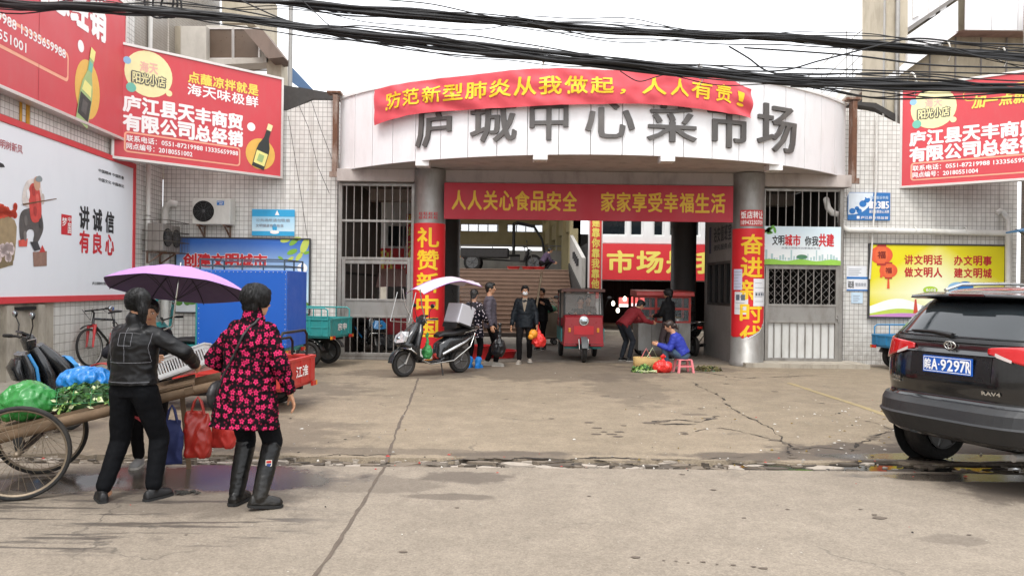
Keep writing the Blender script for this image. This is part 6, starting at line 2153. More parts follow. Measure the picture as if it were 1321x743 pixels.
blade(mb, [(-.05, .62, .28, .05), (.18, .64, .28, .05), (.3, .62, .26, .045)])
blade(mb, [(-.9, .68, .4, .05), (-.6, .7, .4, .05), (-.45, .68, .4, .045)])
mb.build('seat', root)

# ---- bicycles and scooters
def mountain_bike(label, loc, rz, col, forkcol):
    root = thing('bicycle', label, 'bicycle', loc, rz)
    root.rotation_euler[0] = RAD(6)
    R = .33
    wheel(root, (.52, 0, R), R, .05, 28, m_steel_d, wire=True)
    wheel(root, (-.52, 0, R), R, .05, 28, m_steel_d, wire=True)
    mb = MB(col)
    bb, st, hd = (-.08, 0, .3), (-.2, 0, .78), (.36, 0, .82)
    for a, b, r in ((bb, st, .018), (st, hd, .02), (bb, (.38, 0, .74), .023), (hd, (.4, 0, .68), .024)):
        mb.tube([a, b], r, None, 10)
    for s in (.05, -.05):
        mb.tube([bb, (-.52, s, R)], .011, None, 8)
        mb.tube([(-.19, s * .6, .74), (-.52, s, R)], .010, None, 8)
    mb.build('frame', root)
    mb = MB(forkcol)
    for s in (.06, -.06):
        mb.tube([(.43, s, .66), (.52, s, R)], [.024, .016], None, 10)
        mb.tube([(.42, s, .70), (.46, s, .56)], .026, None, 10)
    mb.box((.415, 0, .70), (.05, .15, .05))
    mb.build('fork', root)
    mb = MB(m_iron)
    mb.tube([hd, (.33, 0, .93), (.38, 0, .96)], .017, None, 8)
    mb.tube([(.33, -.33, .98), (.39, -.1, .97), (.39, .1, .97), (.33, .33, .98)], .013, None, 8)
    for s in (1, -1):
        mb.tube([(.35, s * .23, .98), (.32, s * .34, .98)], .018, m_rubber, 8)
        mb.tube([(.37, s * .2, .97), (.42, s * .28, .93)], .006, None, 6)
        mb.tube([(.37, s * .18, .97), (.5, s * .1, 1.0), (.44, 0, .8)], .004, None, 5)
    mb.build('handlebar', root)
    mb = MB(m_seat)
    mb.tube([(-.2, 0, .78), (-.22, 0, .9)], .014, m_steel, 8)
    blade(mb, [(-.34, .93, .08, .02), (-.26, .935, .07, .025), (-.14, .92, .03, .02), (-.06, .91, .018, .015)])
    mb.build('saddle', root)
    mb = MB(m_iron)
    mb.lathe([(.09, -.006), (.09, .006)], (-.08, -.06, .3), (0, 1, 0), None, 20)
    mb.tube([(-.08, -.08, .3), (.02, -.08, .16)], .01)
    mb.tube([(-.08, .08, .3), (-.18, .08, .44)], .01)
    mb.box((.03, -.13, .15), (.09, .09, .02))
    mb.box((-.19, .13, .45), (.09, .09, .02))
    mb.build('crank', root)
    mb = MB(m_black)
    blade(mb, [(.46, .72, .035, .006), (.36, .68, .035, .006), (.28, .6, .03, .006)])
    blade(mb, [(.48, .72, .035, .006), (.62, .7, .035, .006), (.7, .66, .025, .006)])
    mb.build('mudguard', root)
    return root
p = at(112, 475, 13.0)
d = (-.33, -.94)
mountain_bike('black mountain bicycle with red fork leaning by the white tiled wall', (p.x + .12, 13.55, .15), RAD(-97), m_bike, M('red_fork', '#c23b3c', 0.35))

def scooter(label, loc, rz, grp, accent, hi=None, name='electric_scooter'):
    root = thing(name, label, 'scooter', loc, rz, grp)
    R = .235
    wheel(root, (.64, 0, R), R, .09, 5, m_rim)
    wheel(root, (-.60, 0, R), R, .1, 5, m_rim)
    mb = MB(m_bike)
    # leg shield and nose
    blade(mb, [(.30, .30, .13, .04), (.42, .34, .17, .06), (.46, .48, .2, .07), (.44, .64, .21, .07), (.37, .80, .18, .06), (.32, .92, .1, .045)])
    blade(mb, [(.44, .42, .17, .06), (.60, .55, .2, .09), (.70, .60, .16, .07), (.74, .60, .08, .03)])
    blade(mb, [(.66, .56, .17, .07), (.58, .70, .18, .09), (.46, .84, .13, .07), (.38, .94, .08, .04)])
    mb.build('front_body', root)
    mb = MB(m_bike)
    blade(mb, [(.64 + .28 * math.cos(a), R + .28 * math.sin(a), .075, .012) for a in [RAD(q) for q in range(5, 160, 14)]])
    mb.build('front_mudguard', root)
    mb = MB(m_steel_d)
    for s in (1, -1):
        mb.tube([(.64, s * .065, R), (.50, s * .065, .56)], .02, None, 8)
    mb.build('fork', root)
    mb = MB(accent)
    for s in (1, -1):
        mb.loft([[V((xx + .05 * k, s * y, z + .01)) for xx, y, z in ((.765, .01, .60), (.70, .16, .62), (.66, .165, .72), (.60, .09, .80), (.65, .01, .79))] for k in (0, 1)], smooth=False)
    mb.ell((.76, 0, .69), (.03, .05, .04), m_mirror)
    mb.build('headlamp', root, bevel=.01)
    mb = MB(m_bike)
    blade(mb, [(.36, .27, .15, .03), (.2, .25, .16, .03), (-.05, .25, .16, .035), (-.15, .3, .15, .05)])
    mb.build('footboard', root)
    mb = MB(m_bike)
    blade(mb, [(-.08, .30, .13, .06), (-.16, .46, .15, .16), (-.32, .54, .16, .17), (-.55, .58, .15, .13), (-.80, .66, .1, .07), (-.92, .72, .04, .03)])
    mb.build('rear_body', root)
    mb = MB(accent)
    for s in (1, -1):
        mb.loft([[V((x, s * w, z)), V((x, s * (w + .012), z + t)), V((x, s * (w - .01), z + 2 * t))] for x, z, w, t in ((-.1, .36, .155, .02), (-.35, .46, .172, .025), (-.6, .56, .155, .02), (-.85, .68, .09, .01))], smooth=False)
    mb.build('side_trim', root)
    mb = MB(m_seat)
    blade(mb, [(-.06, .70, .10, .03), (-.14, .735, .13, .05), (-.34, .74, .15, .055), (-.5, .76, .14, .055), (-.62, .80, .13, .05), (-.82, .80, .1, .04), (-.88, .79, .06, .02)])
    mb.build('seat', root)
    mb = MB(m_chrome)
    mb.tube([(-.62, .13, .76), (-.85, .14, .80), (-1.0, .1, .84), (-1.02, 0, .85), (-1.0, -.1, .84), (-.85, -.14, .80), (-.62, -.13, .76)], .013, None, 8)
    for s in (1, -1):
        mb.tube([(.5, s * .2, .42), (.62, s * .21, .50), (.60, s * .16, .56)], .012, None, 8)
        mb.tube([(.38, s * .2, .3), (.2, s * .21, .22), (-.3, s * .22, .26), (-.7, s * .2, .5), (-.85, s * .14, .74)], .012, None, 8)
    mb.tube([(.62, -.21, .50), (.70, -.1, .52), (.70, .1, .52), (.62, .21, .50)], .012, None, 8)
    mb.build('guard_rail', root)
    mb = MB(m_bike)
    blade(mb, [(.30, .90, .08, .05), (.28, 1.0, .15, .06), (.27, 1.05, .12, .04)])
    mb.box((.24, 0, 1.065), (.1, .2, .02), m_black, (0, RAD(25), 0))
    mb.build('handlebar_cover', root)
    handlebar(root, .27, 1.0, .34, .03, .12)
    mirrors(root, .24, .2, 1.03, .2)
    mb = MB(m_iron)
    mb.ell((-.45, -.1, .27), (.2, .08, .09))
    mb.tube([(-.4, -.14, .22), (-.85, -.16, .3)], .04)
    mb.build('motor', root)
    mb = MB(m_iron)
    mb.tube([(-.1, .1, .22), (-.06, .22, .0)], .012, None, 6)
    mb.build('side_stand', root)
    mb = MB(M('tail_lens_red', '#b92a22', 0.2))
    mb.box((-.92, 0, .71), (.03, .12, .06))
    mb.build('tail_lamp', root, bevel=.01)
    return root
sc = scooter('black scooter with pale rain canopy parked before the red pillar poster', (-1.42, 13.75, 0), RAD(-139), 'electric scooters', M('silver_trim', '#c9cacb', 0.3, 0.5))
mb = MB(M('pale_pink_canopy', '#cfc2cd', 0.5, var=0.06, dirt=0.2, dcol='#a08f9c'))
def cano(u, v, dz=0):
    x = .42 - 1.3 * u
    z = 1.56 + .24 * math.sin(min(1, u * 1.25) * math.pi * .62) - .18 * max(0, u - .62)
    y = (2 * v - 1) * (.29 + .03 * math.sin(u * math.pi))
    return V((x, y, z - .09 * (2 * v - 1) ** 2 - .012 * math.sin(v * 21) * (u > .9) - dz))
mb.grid(cano, 18, 12)
mb.grid(lambda u, v: cano(u, v, .006), 18, 12)
mb.build('rain_canopy', sc)
mb = MB(M('purple_piping', '#8a5aa0', 0.6))
for v in (0, .25, 1):
    mb.tube([cano(i / 18, v, -.004) for i in range(19)], .007, None, 6)
mb.build('canopy_piping', sc)
mb = MB(m_clear)
mb.grid(lambda u, v: V((-.78 - .2 * u, (2 * v - 1) * .29, 1.60 - .42 * u - .08 * (2 * v - 1) ** 2)), 6, 8)
mb.build('rear_screen', sc)
mb = MB(m_chrome)
for s in (1, -1):
    mb.tube([(.3, s * .2, .95), (.45, s * .27, 1.25), (.5, s * .28, 1.56)], .011, None, 8)
    mb.tube([(.74, s * .3, .98), (.60, s * .3, 1.5)], .009, None, 8)
    mb.tube([(-.85, s * .13, .80), (-.7, s * .2, 1.2), (-.62, s * .3, 1.55)], .011, m_iron, 8)
mb.tube([(.74, -.3, .98), (.74, .3, .98)], .009, None, 8)
mb.build('canopy_pole', sc)
c0 = thing('scooter_box', 'silver insulated box with black fringe on the back of the scooter', 'box', (-.98, 14.15, .86), RAD(-139))
mb = MB(M('silver_foil', '#c6c6cc', 0.42, 0.3, var=0.03, vs=2))
mb.box((0, 0, .22), (.34, .44, .38), None, (0, RAD(-18), 0))
mb.build('body', c0, bevel=.025, seg=3)
mb = MB(m_black)
for k in range(12):
    for s in (.17,):
        mb.box((s + .055, -.2 + .036 * k, .045 + .0 * k), (.014, .03, .09), None, (0, RAD(-18), 0))
mb.box((.0, 0, .025), (.36, .46, .03), None, (0, RAD(-18), 0))
mb.build('fringe', c0)
bag = MB(M('thin_green_bag', '#3c8a4a', 0.5))
sc2 = scooter('black scooter with blue side stripes parked behind the green vegetable bag', (-5.22, 7.62, 0), RAD(48), 'electric scooters', M('bright_blue_trim', '#2f7fb8', 0.35))
mb = MB(m_bike)
blade(mb, [(.26, .28, .2, .04), (.30, .5, .23, .06), (.27, .72, .22, .07), (.22, .86, .17, .05)])
blade(mb, [(.2, .6, .15, .05), (.16, .72, .16, .06), (.18, .8, .12, .03)])
mb.build('inner_panel', sc2)
for s in (1, -1):
    mb = MB(M('bright_blue_trim', '#2f7fb8', 0.35))
    mb.tube([(.28, s * .205, .3), (.33, s * .235, .5), (.30, s * .228, .72), (.24, s * .18, .86)], .016, None, 8)
    mb.build('shield_trim', sc2)
scooter('dark scooter with silver trim parked in the shade beside the guard booth', (4.35, 18.9, 0), RAD(100), 'electric scooters', M('silver_trim', '#c9cacb', 0.3, 0.5))
scooter('dark scooter with blue trim standing behind the bars of the gate', (-3.4, 18.0, 0), RAD(-60), 'electric scooters', M('bright_blue_trim', '#2f7fb8', 0.35))

# ---- two wheeled handcart
m_wood = M('weathered_wood', '#6d5842', 0.8, var=0.4, vs=7, bump=0.5, bs=30, dirt=0.5, dcol='#3d2f22')
hc = thing('handcart', 'wooden two wheeled handcart loaded with bags of vegetables', 'handcart', (-3.76, 5.9, 0), RAD(22))
TL = RAD(-13)
def hp(x, y, z):
    """a point of the tilted cart frame: x along the shafts from the axle"""
    return V((x * math.cos(TL) + z * math.sin(TL), y, .36 - x * math.sin(TL) + z * math.cos(TL)))
for s in (-1, 1):
    mb = MB(m_wood)
    mb.tube([hp(-1.0, s * .33, .10), hp(.2, s * .33, .12), hp(1.62, s * .27, .10)], [.035, .042, .036], None, 8)
    mb.build('shaft', hc)
for k in range(5):
    mb = MB(m_wood)
    y = -.24 + .12 * k
    a, b2 = hp(-.95, y, .165), hp(1.25, y, .165)
    mb.box((a + b2) / 2, ((b2 - a).length, .10, .02), None, (0, TL, 0))
    mb.build('deck_plank', hc)
for x in (-.6, .1, .7, 1.2):
    mb = MB(m_wood)
    mb.box(hp(x, 0, .12), (.06, .72, .05), None, (0, TL, 0))
    mb.build('cross_beam', hc)
mb = MB(m_iron)
mb.bar((0, -.42, .345), (0, .42, .345), .018)
for s in (-1, 1):
    mb.bar((0, s * .33, .345), hp(0, s * .33, .1), .03)
mb.build('axle', hc)
mb = MB(m_wood)
mb.bar(hp(1.12, .22, .08), (1.14, .22, 0), .02)
mb.build('prop', hc)
for s in (-1, 1):
    wheel(hc, (0, s * .42, .345), .345, .055, 32, M('rusty_rim', '#8d7f6d', 0.5, 0.6, dirt=0.5), wire=True)
mb = MB(M('red_rag', '#b3454a', 0.8))
c = hp(.72, -.36, .1)
for dx, dz in ((-.08, -.22), (.16, -.12), (.03, -.1)):
    mb.loft([[c + V((0, -.01, .02)), c + V((.02, -.012, -.02))], [c + V((dx, -.03, dz)), c + V((dx + .05, -.03, dz + .02))]], closed=False, smooth=False)
mb.ell(c, (.03, .03, .03))
mb.build('red_rag', hc)

# ---- food cart, bin cart
fc = thing('food_cart', 'red framed glass food cart on a steel counter in the passage', 'food cart', (3.62, 18.2, 0), 0)
mb = MB(m_steel)
mb.span((-.62, -.4, .16), (.62, .4, .82))
for x in (-.3, .02, .34):
    mb.span((x - .008, -.41, .2), (x + .008, -.401, .78), m_seam)
mb.build('counter', fc, bevel=.01)
mb = MB(m_redp)
for x in (-.6, -.2, .6):
    for y in (-.36, .36):
        mb.bar((x, y, .82), (x, y, 1.45), .025)
for z in (.84, 1.15, 1.43):
    mb.bar((-.6, -.36, z), (.6, -.36, z), .022)
    mb.bar((-.6, .36, z), (.6, .36, z), .022)
    for x in (-.6, .6):
        mb.bar((x, -.36, z), (x, .36, z), .022)
mb.build('frame', fc)
mb = MB(m_redp)
mb.loft([[V((x, y, z)) for y, z in ((-.5, 1.45), (-.48, 1.56), (.48, 1.6), (.5, 1.45))] for x in (-.68, -.6, .6, .68)], smooth=False)
mb.build('roof', fc, bevel=.02)
mb = MB(M('cart_glass', '#aeb8ba', 0.06, alpha=0.25))
mb.add([(-.58, -.365, .86), (.58, -.365, .86), (.58, -.365, 1.42), (-.58, -.365, 1.42)], [(0, 1, 2, 3)])
mb.build('pane', fc)
mb = MB(M('metal_tray', '#b3b1aa', 0.35, 0.7))
for x in (-.38, 0, .38):
    mb.lathe([(.15, 0), (.17, .1), (.165, .1), (.14, .01)], (x, 0, .83), n=18)
    mb.ell((x, 0, .9), (.14, .14, .06), M('snack_food', '#c2a05a', 0.7, var=0.4, vs=14))
mb.build('tray', fc)
for s in (-.45, .45):
    for y in (-.36, .36):
        wheel(fc, (s, y, .13), .13, .05, 5)
bc = thing('bin_cart', 'beige wheeled bin cart with green net basket on top in the passage', 'cart', (1.02, 21.6, 0), RAD(5))
mb = MB(M('beige_bin', '#a0937f', 0.6, dirt=0.4))
mb.loft([[V((x, y, z)) for x, y in ((-a, -.24), (a, -.24), (a, .24), (-a, .24))] for a, z in ((.24, .2), (.33, .85), (.36, .86), (.36, .9), (.31, .9), (.23, .24))], smooth=False)
mb.build('bin', bc, bevel=.01)
mb = MB(m_iron)
mb.bar((-.34, -.2, .18), (.3, -.2, .18), .02)
mb.bar((-.34, .2, .18), (.3, .2, .18), .02)
mb.tube([(-.36, -.2, .16), (-.4, -.2, .7), (-.5, -.2, 1.0), (-.58, -.2, 1.02)], .018, None, 8)
mb.tube([(-.36, .2, .16), (-.4, .2, .7), (-.5, .2, 1.0), (-.58, .2, 1.02)], .018, None, 8)
mb.bar((-.58, -.2, 1.02), (-.58, .2, 1.02), .018)
mb.build('frame', bc)
for x in (-.2, .2):
    for y in (-.2, .2):
        wheel(bc, (x, y, .08), .08, .04, 5)
nb = MB(M('green_net', '#4f8f70', 0.7))
nb.ell((0, 0, .12), (.3, .2, .13), M('green_net', '#4f8f70', 0.7, var=0.3, vs=30))
nb.torus((0, -.02, .16), (.1, .5, 1), .33, .016, M('cane_rim', '#d3cfbd', 0.7), 28, 6)
nb.tube([(-.3, 0, .12), (-.15, 0, .36), (.1, 0, .42), (.3, 0, .2)], .014, M('cane_rim', '#d3cfbd', 0.7), 6)
tag(nb.build('net_basket', loc=(1.0, 21.6, .9)), 'green net basket with pale rim lying on the beige bin', 'basket')
# ------------------------------------------------------------------ people
m_skin = M('skin', '#b98a6c', 0.5, var=0.08, vs=18, sub=0.12)
m_hair = M('black_hair', '#0b0909', 0.5, var=0.4, vs=60, bump=0.5, bs=170)
m_hairb = M('dark_brown_hair', '#2c1e18', 0.45, var=0.35, vs=60)
m_eye = M('eye_white', '#d8d2cb', 0.25)
m_iris = M('eye_dark', '#1d1512', 0.2)
m_lip = M('lips', '#94544a', 0.45)
m_sole = M('shoe_sole', '#b9b4ab', 0.7, dirt=0.4)

def two_bone(a, b, l1, l2, pole):
    """the joint between a and b for bones l1 and l2, bent towards pole"""
    a, b = V(a), V(b)
    d = b - a
    L = min(d.length, (l1 + l2) * 0.999)
    u = d.normalized()
    b = a + u * L
    x = (l1 * l1 - l2 * l2 + L * L) / (2 * L)
    h = math.sqrt(max(0, l1 * l1 - x * x))
    p = V(pole) - u * V(pole).dot(u)
    p = p.normalized() if p.length > 1e-5 else u.orthogonal()
    return a + u * x + p * h, b

def hand(mb, wr, fwd, palm, k=1.0, curl=0.5, side=1):
    """palm, four unequal fingers and a thumb; fwd along the fingers, palm = the way the palm faces"""
    f = V(fwd).normalized()
    p = (V(palm) - f * V(palm).dot(f)).normalized()
    s = f.cross(p) * side
    c = V(wr)
    mb.cap(c - f * .02 * k, c + f * .035 * k, .026 * k, .032 * k, None, 12, .6, s)
    mb.cap(c + f * .03 * k - s * .012 * k, c + f * .075 * k - s * .014 * k, .025 * k, .024 * k, None, 12, .55, s)
    mb.cap(c + f * .03 * k + s * .014 * k, c + f * .078 * k + s * .016 * k, .024 * k, .022 * k, None, 12, .55, s)
    for i, (o, L) in enumerate(((-.031, .062), (-.011, .075), (.010, .082), (.031, .074))):
        q = c + f * (.078 if i else .072) * k + s * o * k
        d = f.copy()
        cu = curl * (1.15 - .12 * i)
        for j, (r, q2) in enumerate(((.0095, .45), (.0088, .32), (.008, .23))):
            d = (d * math.cos(cu * (.5 + .35 * j)) + p * math.sin(cu * (.5 + .35 * j))).normalized()
            e = q + d * L * q2 * k
            mb.cap(q, e, r * k, (r - .0008) * k, None, 8)
            q = e
    q = c + f * .015 * k + s * .028 * k
    d = (f * .7 + s * .62 + p * .35).normalized()
    for L, r in ((.04, .0125), (.03, .0108), (.024, .0095)):
        e = q + d * L * k
        mb.cap(q, e, r * k, r * .93 * k, None, 8)
        q = e
        d = (d + f * .35 + p * .25 * curl - s * .2).normalized()

def person(label, loc, rz, H=1.65, J=None, top=None, bottom=None, shoe=None, hair='short', hmat=None, hem=.78, fem=False, near=False, look=(0, 0), boots=0, mask=False, sleeve=1.0, topfold=.010, collar=.0, grow=1.0, group=None, sole=None, curl=.5, palms=None, skirt=0, open_front=None, pants=1.0, hands=(1, 1)):
    """local frame faces +y; J overrides joints in metres at a height of 1.7"""
    k = H / 1.7
    root = thing('person', label, 'person', loc, rz, group)
    J = J or {}
    g = lambda n, d: V(J.get(n, d)) * k
    pel, neck = g('pel', (0, 0, .92)), g('neck', (0, -.015, 1.42))
    tw = J.get('twist', 0)
    lat = V((math.cos(tw), math.sin(tw), 0))
    latp = V((math.cos(J.get('ptw', 0)), math.sin(J.get('ptw', 0)), 0))
    up = (neck - pel).normalized()
    fw = lat.cross(up) * -1
    fw = up.cross(lat)
    sw = (.165 if fem else .185) * k
    head = g('head', tuple((neck + up * .05 * k + V((0, .02, .115)) * k) / k))
    RF, LF = g('RF', (.1, .0, .08)), g('LF', (-.1, .0, .08))
    RH, LH = g('RH', (.27, .03, .83)), g('LH', (-.27, .03, .83))
    ry = J.get('ryaw', .15)
    ly = J.get('lyaw', -.15)
    jr = [neck + lat * sw * s - up * .055 * k + V(J.get('rs' if s > 0 else 'ls', (0, 0, 0))) * k for s in (1, -1)]
    hips = [pel + latp * .09 * k * s - V((0, 0, .03)) * k for s in (1, -1)]
    el, wr = [], []
    for i, (h, pd) in enumerate(((RH, J.get('rpole', (.25, -1, -.1))), (LH, J.get('lpole', (-.25, -1, -.1))))):
        e, w_ = two_bone(jr[i], h, .285 * k, .255 * k, pd)
        el.append(e)
        wr.append(w_)
    kn, an = [], []
    for i, (f_, pd) in enumerate(((RF, J.get('rkp', (.1, 1, .1))), (LF, J.get('lkp', (-.1, 1, .1))))):
        e, a_ = two_bone(hips[i], f_, .435 * k, .42 * k, pd)
        kn.append(e)
        an.append(a_)
    vox = .0075 if near else .011
    mid = (pel + neck) / 2 - (up.cross(lat)) * 0 + V(J.get('belly', (0, .0, 0))) * k
    Rh = Euler((look[1], 0, look[0])).to_matrix()
    tilt = J.get('htilt')
    if tilt:
        Rh = Euler((look[1], tilt, look[0])).to_matrix()
    HP = lambda x, y, z: head + Rh @ (V((x, y, z)) * k * .97)
    # ---- body: one continuous surface
    b = MB(m_skin)
    b.ell(HP(0, -.008, .02), (.076 * k, .094 * k, .098 * k), None, Rh, 20, 14)
    b.ell(HP(0, .022, -.045), (.056 * k, .062 * k, .068 * k), None, Rh, 16, 12)
    b.ell(HP(0, .052, -.088), (.028 * k, .026 * k, .024 * k), None, Rh)
    b.cap(HP(0, .082, .012), HP(0, .102, -.025), .009 * k, .0145 * k)
    b.cap(HP(-.03, .078, .03), HP(.03, .078, .03), .014 * k, .014 * k)
    for s in (1, -1):
        b.ell(HP(.046 * s, .05, -.018), (.024 * k, .026 * k, .022 * k), None, Rh)
        b.ell(HP(.077 * s, -.012, -.008), (.010 * k, .022 * k, .032 * k), None, Rh)
        b.ell(HP(.013 * s, .098, -.027), (.009 * k, .01 * k, .008 * k), None, Rh)
    b.cap(neck - up * .06 * k, HP(0, -.025, -.05), .058 * k, .051 * k, None, 16)
    tor = [(0, .13, .10), (.18, .125, .095), (.42, .135, .105), (.7, .155, .11), (.9, .14, .085), (1.0, .075, .06)]
    rings = []
    for t, rx, ry_ in tor:
        c = pel.lerp(neck, t) + (fw * 0) + (mid - (pel + neck) / 2) * math.sin(math.pi * t)
        l2 = latp.lerp(lat, t).normalized()
        f2 = up.cross(l2)
        rings.append([c + (l2 * math.cos(a) * rx + f2 * math.sin(a) * ry_) * k for a in [2 * math.pi * q / 20 for q in range(20)]])
    b.loft(rings)
    for i in (0, 1):
        s = 1 - 2 * i
        b.cap(jr[i] - lat * s * .02 * k, el[i], .05 * k, .038 * k)
        b.cap(el[i], wr[i], .038 * k, .025 * k)
        b.cap(hips[i], kn[i], .08 * k, .052 * k)
        b.cap(kn[i], an[i], .052 * k, .036 * k)
        b.ell(an[i] + V((0, .03, -.03)) * k, (.035 * k, .08 * k, .035 * k))
    hv = vox
    me = remesh(b, vox, 5)
    # eyes, brows, lips and the fine hands belong to the same mesh
    d = MB(m_skin)
    for s in (1, -1):
        d.ell(HP(.031 * s, .079, .006), (.0145 * k, .011 * k, .0075 * k), m_eye, Rh, 10, 6)
        d.ell(HP(.031 * s, .086, .006), (.007 * k, .006 * k, .0068 * k), m_iris, Rh, 10, 6)
        d.cap(HP(.016 * s, .09, .026), HP(.046 * s, .078, .028), .004 * k, .003 * k, m_hair, 6)
    d.ell(HP(0, .081, -.058), (.022 * k, .010 * k, .0075 * k), m_lip, Rh, 10, 6)
    h2 = MB(m_skin)
    for i in (0, 1):
        if not hands[i]:
            continue
        s = 1 - 2 * i
        fd = (wr[i] - el[i]).normalized()
        fd = V(J.get('rfd' if i == 0 else 'lfd', fd))
        pm = (palms[i] if palms else None) or (-s, .25, 0)
        h2.cap(wr[i] - (wr[i] - el[i]).normalized() * .05 * k, wr[i], .028 * k, .025 * k, None, 12)
        hand(h2, wr[i] + fd.normalized() * .01 * k, fd, pm, k * (.95 if fem else 1.02), curl, s)
    hm = remesh(h2, .0042 if near else .007, 2) if h2.v else None
    bm = bmesh.new()
    bm.from_mesh(me)
    for f_ in bm.faces:
        f_.material_index = 0
    if hm:
        bm.from_mesh(hm)
    dm = d.mesh()
    n0 = len(bm.faces)
    for f_ in bm.faces:
        f_.material_index = 0
    bm.from_mesh(dm)
    bm.faces.ensure_lookup_table()
    mats = [m_skin] + [m for m in d.mats if m is not m_skin]
    for j, f_ in enumerate(bm.faces):
        f_.smooth = True
        if j >= n0:
            f_.material_index = mats.index(d.mats[d.mi[j - n0]])
    out = bpy.data.meshes.new('body')
    bm.to_mesh(out)
    bm.free()
    for m in mats:
        out.materials.append(m)
    obj('body', out, root)
    # ---- trousers
    t = MB(bottom)
    pw = pants
    lo = 1.0 if not boots else .0
    ringp = []
    for tt, rx, ry_ in ((-.16, .165, .115), (0, .168, .122), (.16, .155, .112), (.3, .14, .105)):
        c = pel.lerp(neck, tt)
        ringp.append([c + (latp * math.cos(a) * rx + up.cross(latp) * math.sin(a) * ry_) * k for a in [2 * math.pi * q / 20 for q in range(20)]])
    t.loft(ringp)
    for i in (0, 1):
        t.cap(hips[i] - V((0, 0, .01)), kn[i], .098 * k * pw, .068 * k * pw, None, 16)
        q = an[i].lerp(kn[i], .1 if not boots else .45)
        t.cap(kn[i], q, .068 * k * pw, .055 * k * pw, None, 16)
    obj('trousers', remesh(t, vox, 4, .0065 * k, (6, 6, 9), 3 + H), root, bottom)
    # ---- shoes or boots
    for i, yw in ((0, ry), (1, ly)):
        fd = V((math.sin(yw), math.cos(yw), J.get('rpitch' if i == 0 else 'lpitch', 0))).normalized()
        sh = MB(shoe)
        sd = V((0, 0, 1)).cross(fd).normalized()
        un = fd.cross(sd)
        a0 = an[i] - un * .055 * k
        w_ = 1.12 if boots else 1.0
        rg = []
        for dx, hw, zt in ((-.075, .022, .03), (-.065, .034, .055), (-.02, .041, .075), (.05, .046, .065), (.11, .05, .05), (.15, .044, .04), (.175, .022, .022)):
            c = a0 + fd * dx * k
            rg.append([c + sd * hw * w_ * k * math.cos(q) + un * (max(0, math.sin(q)) * zt * w_ + min(0, math.sin(q)) * .018) * k for q in [2 * math.pi * z / 16 for z in range(16)]])
        sh.loft(rg)
        if boots:
            kt = an[i].lerp(kn[i], boots)
            sh.cap(an[i] - un * .01 * k, an[i].lerp(kn[i], boots * .5), .056 * k, .07 * k, None, 18)
            sh.cap(an[i].lerp(kn[i], boots * .45), kt, .068 * k, .076 * k, None, 18)
            m = remesh(sh, .006, 3, .004, (12, 12, 18), i)
        else:
            sh.cap(an[i] - un * .01 * k, an[i] + (kn[i] - an[i]).normalized() * .03 * k, .04 * k, .042 * k)
            m = remesh(sh, .006, 2)
        o = obj('boot' if boots else 'shoe', m, root, shoe)
        so = MB(sole or m_sole)
        q0 = [(-.08, .02), (-.06, .036), (0, .042), (.06, .048), (.12, .05), (.16, .043), (.182, .02)]
        out_ = [a0 + fd * x * k + sd * w2 * 1.04 * w_ * k for x, w2 in q0] + [a0 + fd * x * k - sd * w2 * 1.04 * w_ * k for x, w2 in q0[::-1]]
        so.loft([[p - un * .026 * k for p in out_], [p - un * .006 * k for p in out_]], smooth=False)
        so.build('sole', o)
    # ---- jacket or coat
    c_ = MB(top)
    low = hem
    rings = []
    tl = (low - .92) / .5
    ct = [(tl, (.185 + skirt) * grow, (.14 + skirt * .8) * grow), (tl * .5 + .1, (.178 + skirt * .5) * grow, (.135 + skirt * .4) * grow), (.25, .17 * grow, .128 * grow), (.45, .172 * grow, .132 * grow), (.7, .182 * grow, .135 * grow), (.88, .165 * grow, .112 * grow), (.97, .105, .082), (1.02 + collar * .1, .072, .070)]
    if not fem:
        ct = [(a, x * 1.06, y * 1.02) for a, x, y in ct]
    for tt, rx, ry_ in ct:
        c = pel.lerp(neck, tt) + (mid - (pel + neck) / 2) * max(0, math.sin(math.pi * max(0, min(1, tt))))
        l2 = latp.lerp(lat, max(0, min(1, tt))).normalized()
        f2 = up.cross(l2)
        if tt < 0 and J.get('sit'):
            c = pel + V((0, .02, 0))
        rings.append([c + (l2 * math.cos(a) * rx + f2 * math.sin(a) * ry_) * k for a in [2 * math.pi * q / 24 for q in range(24)]])
    c_.loft(rings)
    for i in (0, 1):
        s = 1 - 2 * i
        gr = .5 + .5 * grow
        c_.cap(jr[i] - lat * s * .035 * k - up * .01 * k, el[i], .071 * k * gr, .06 * k * gr, None, 16)
        e = el[i].lerp(wr[i], sleeve * .93)
        c_.cap(el[i], e, .06 * k * gr, .046 * k * gr, None, 16)
    if collar:
        c_.cap(neck - up * .02 * k, neck + up * (.045 + .02 * collar) * k + V((0, -.005, 0)), .076 * k, .072 * k, None, 18)
    cm = remesh(c_, vox, 4, topfold * k, (7, 7, 12), H * 3)
    co = obj('jacket', cm, root, top)
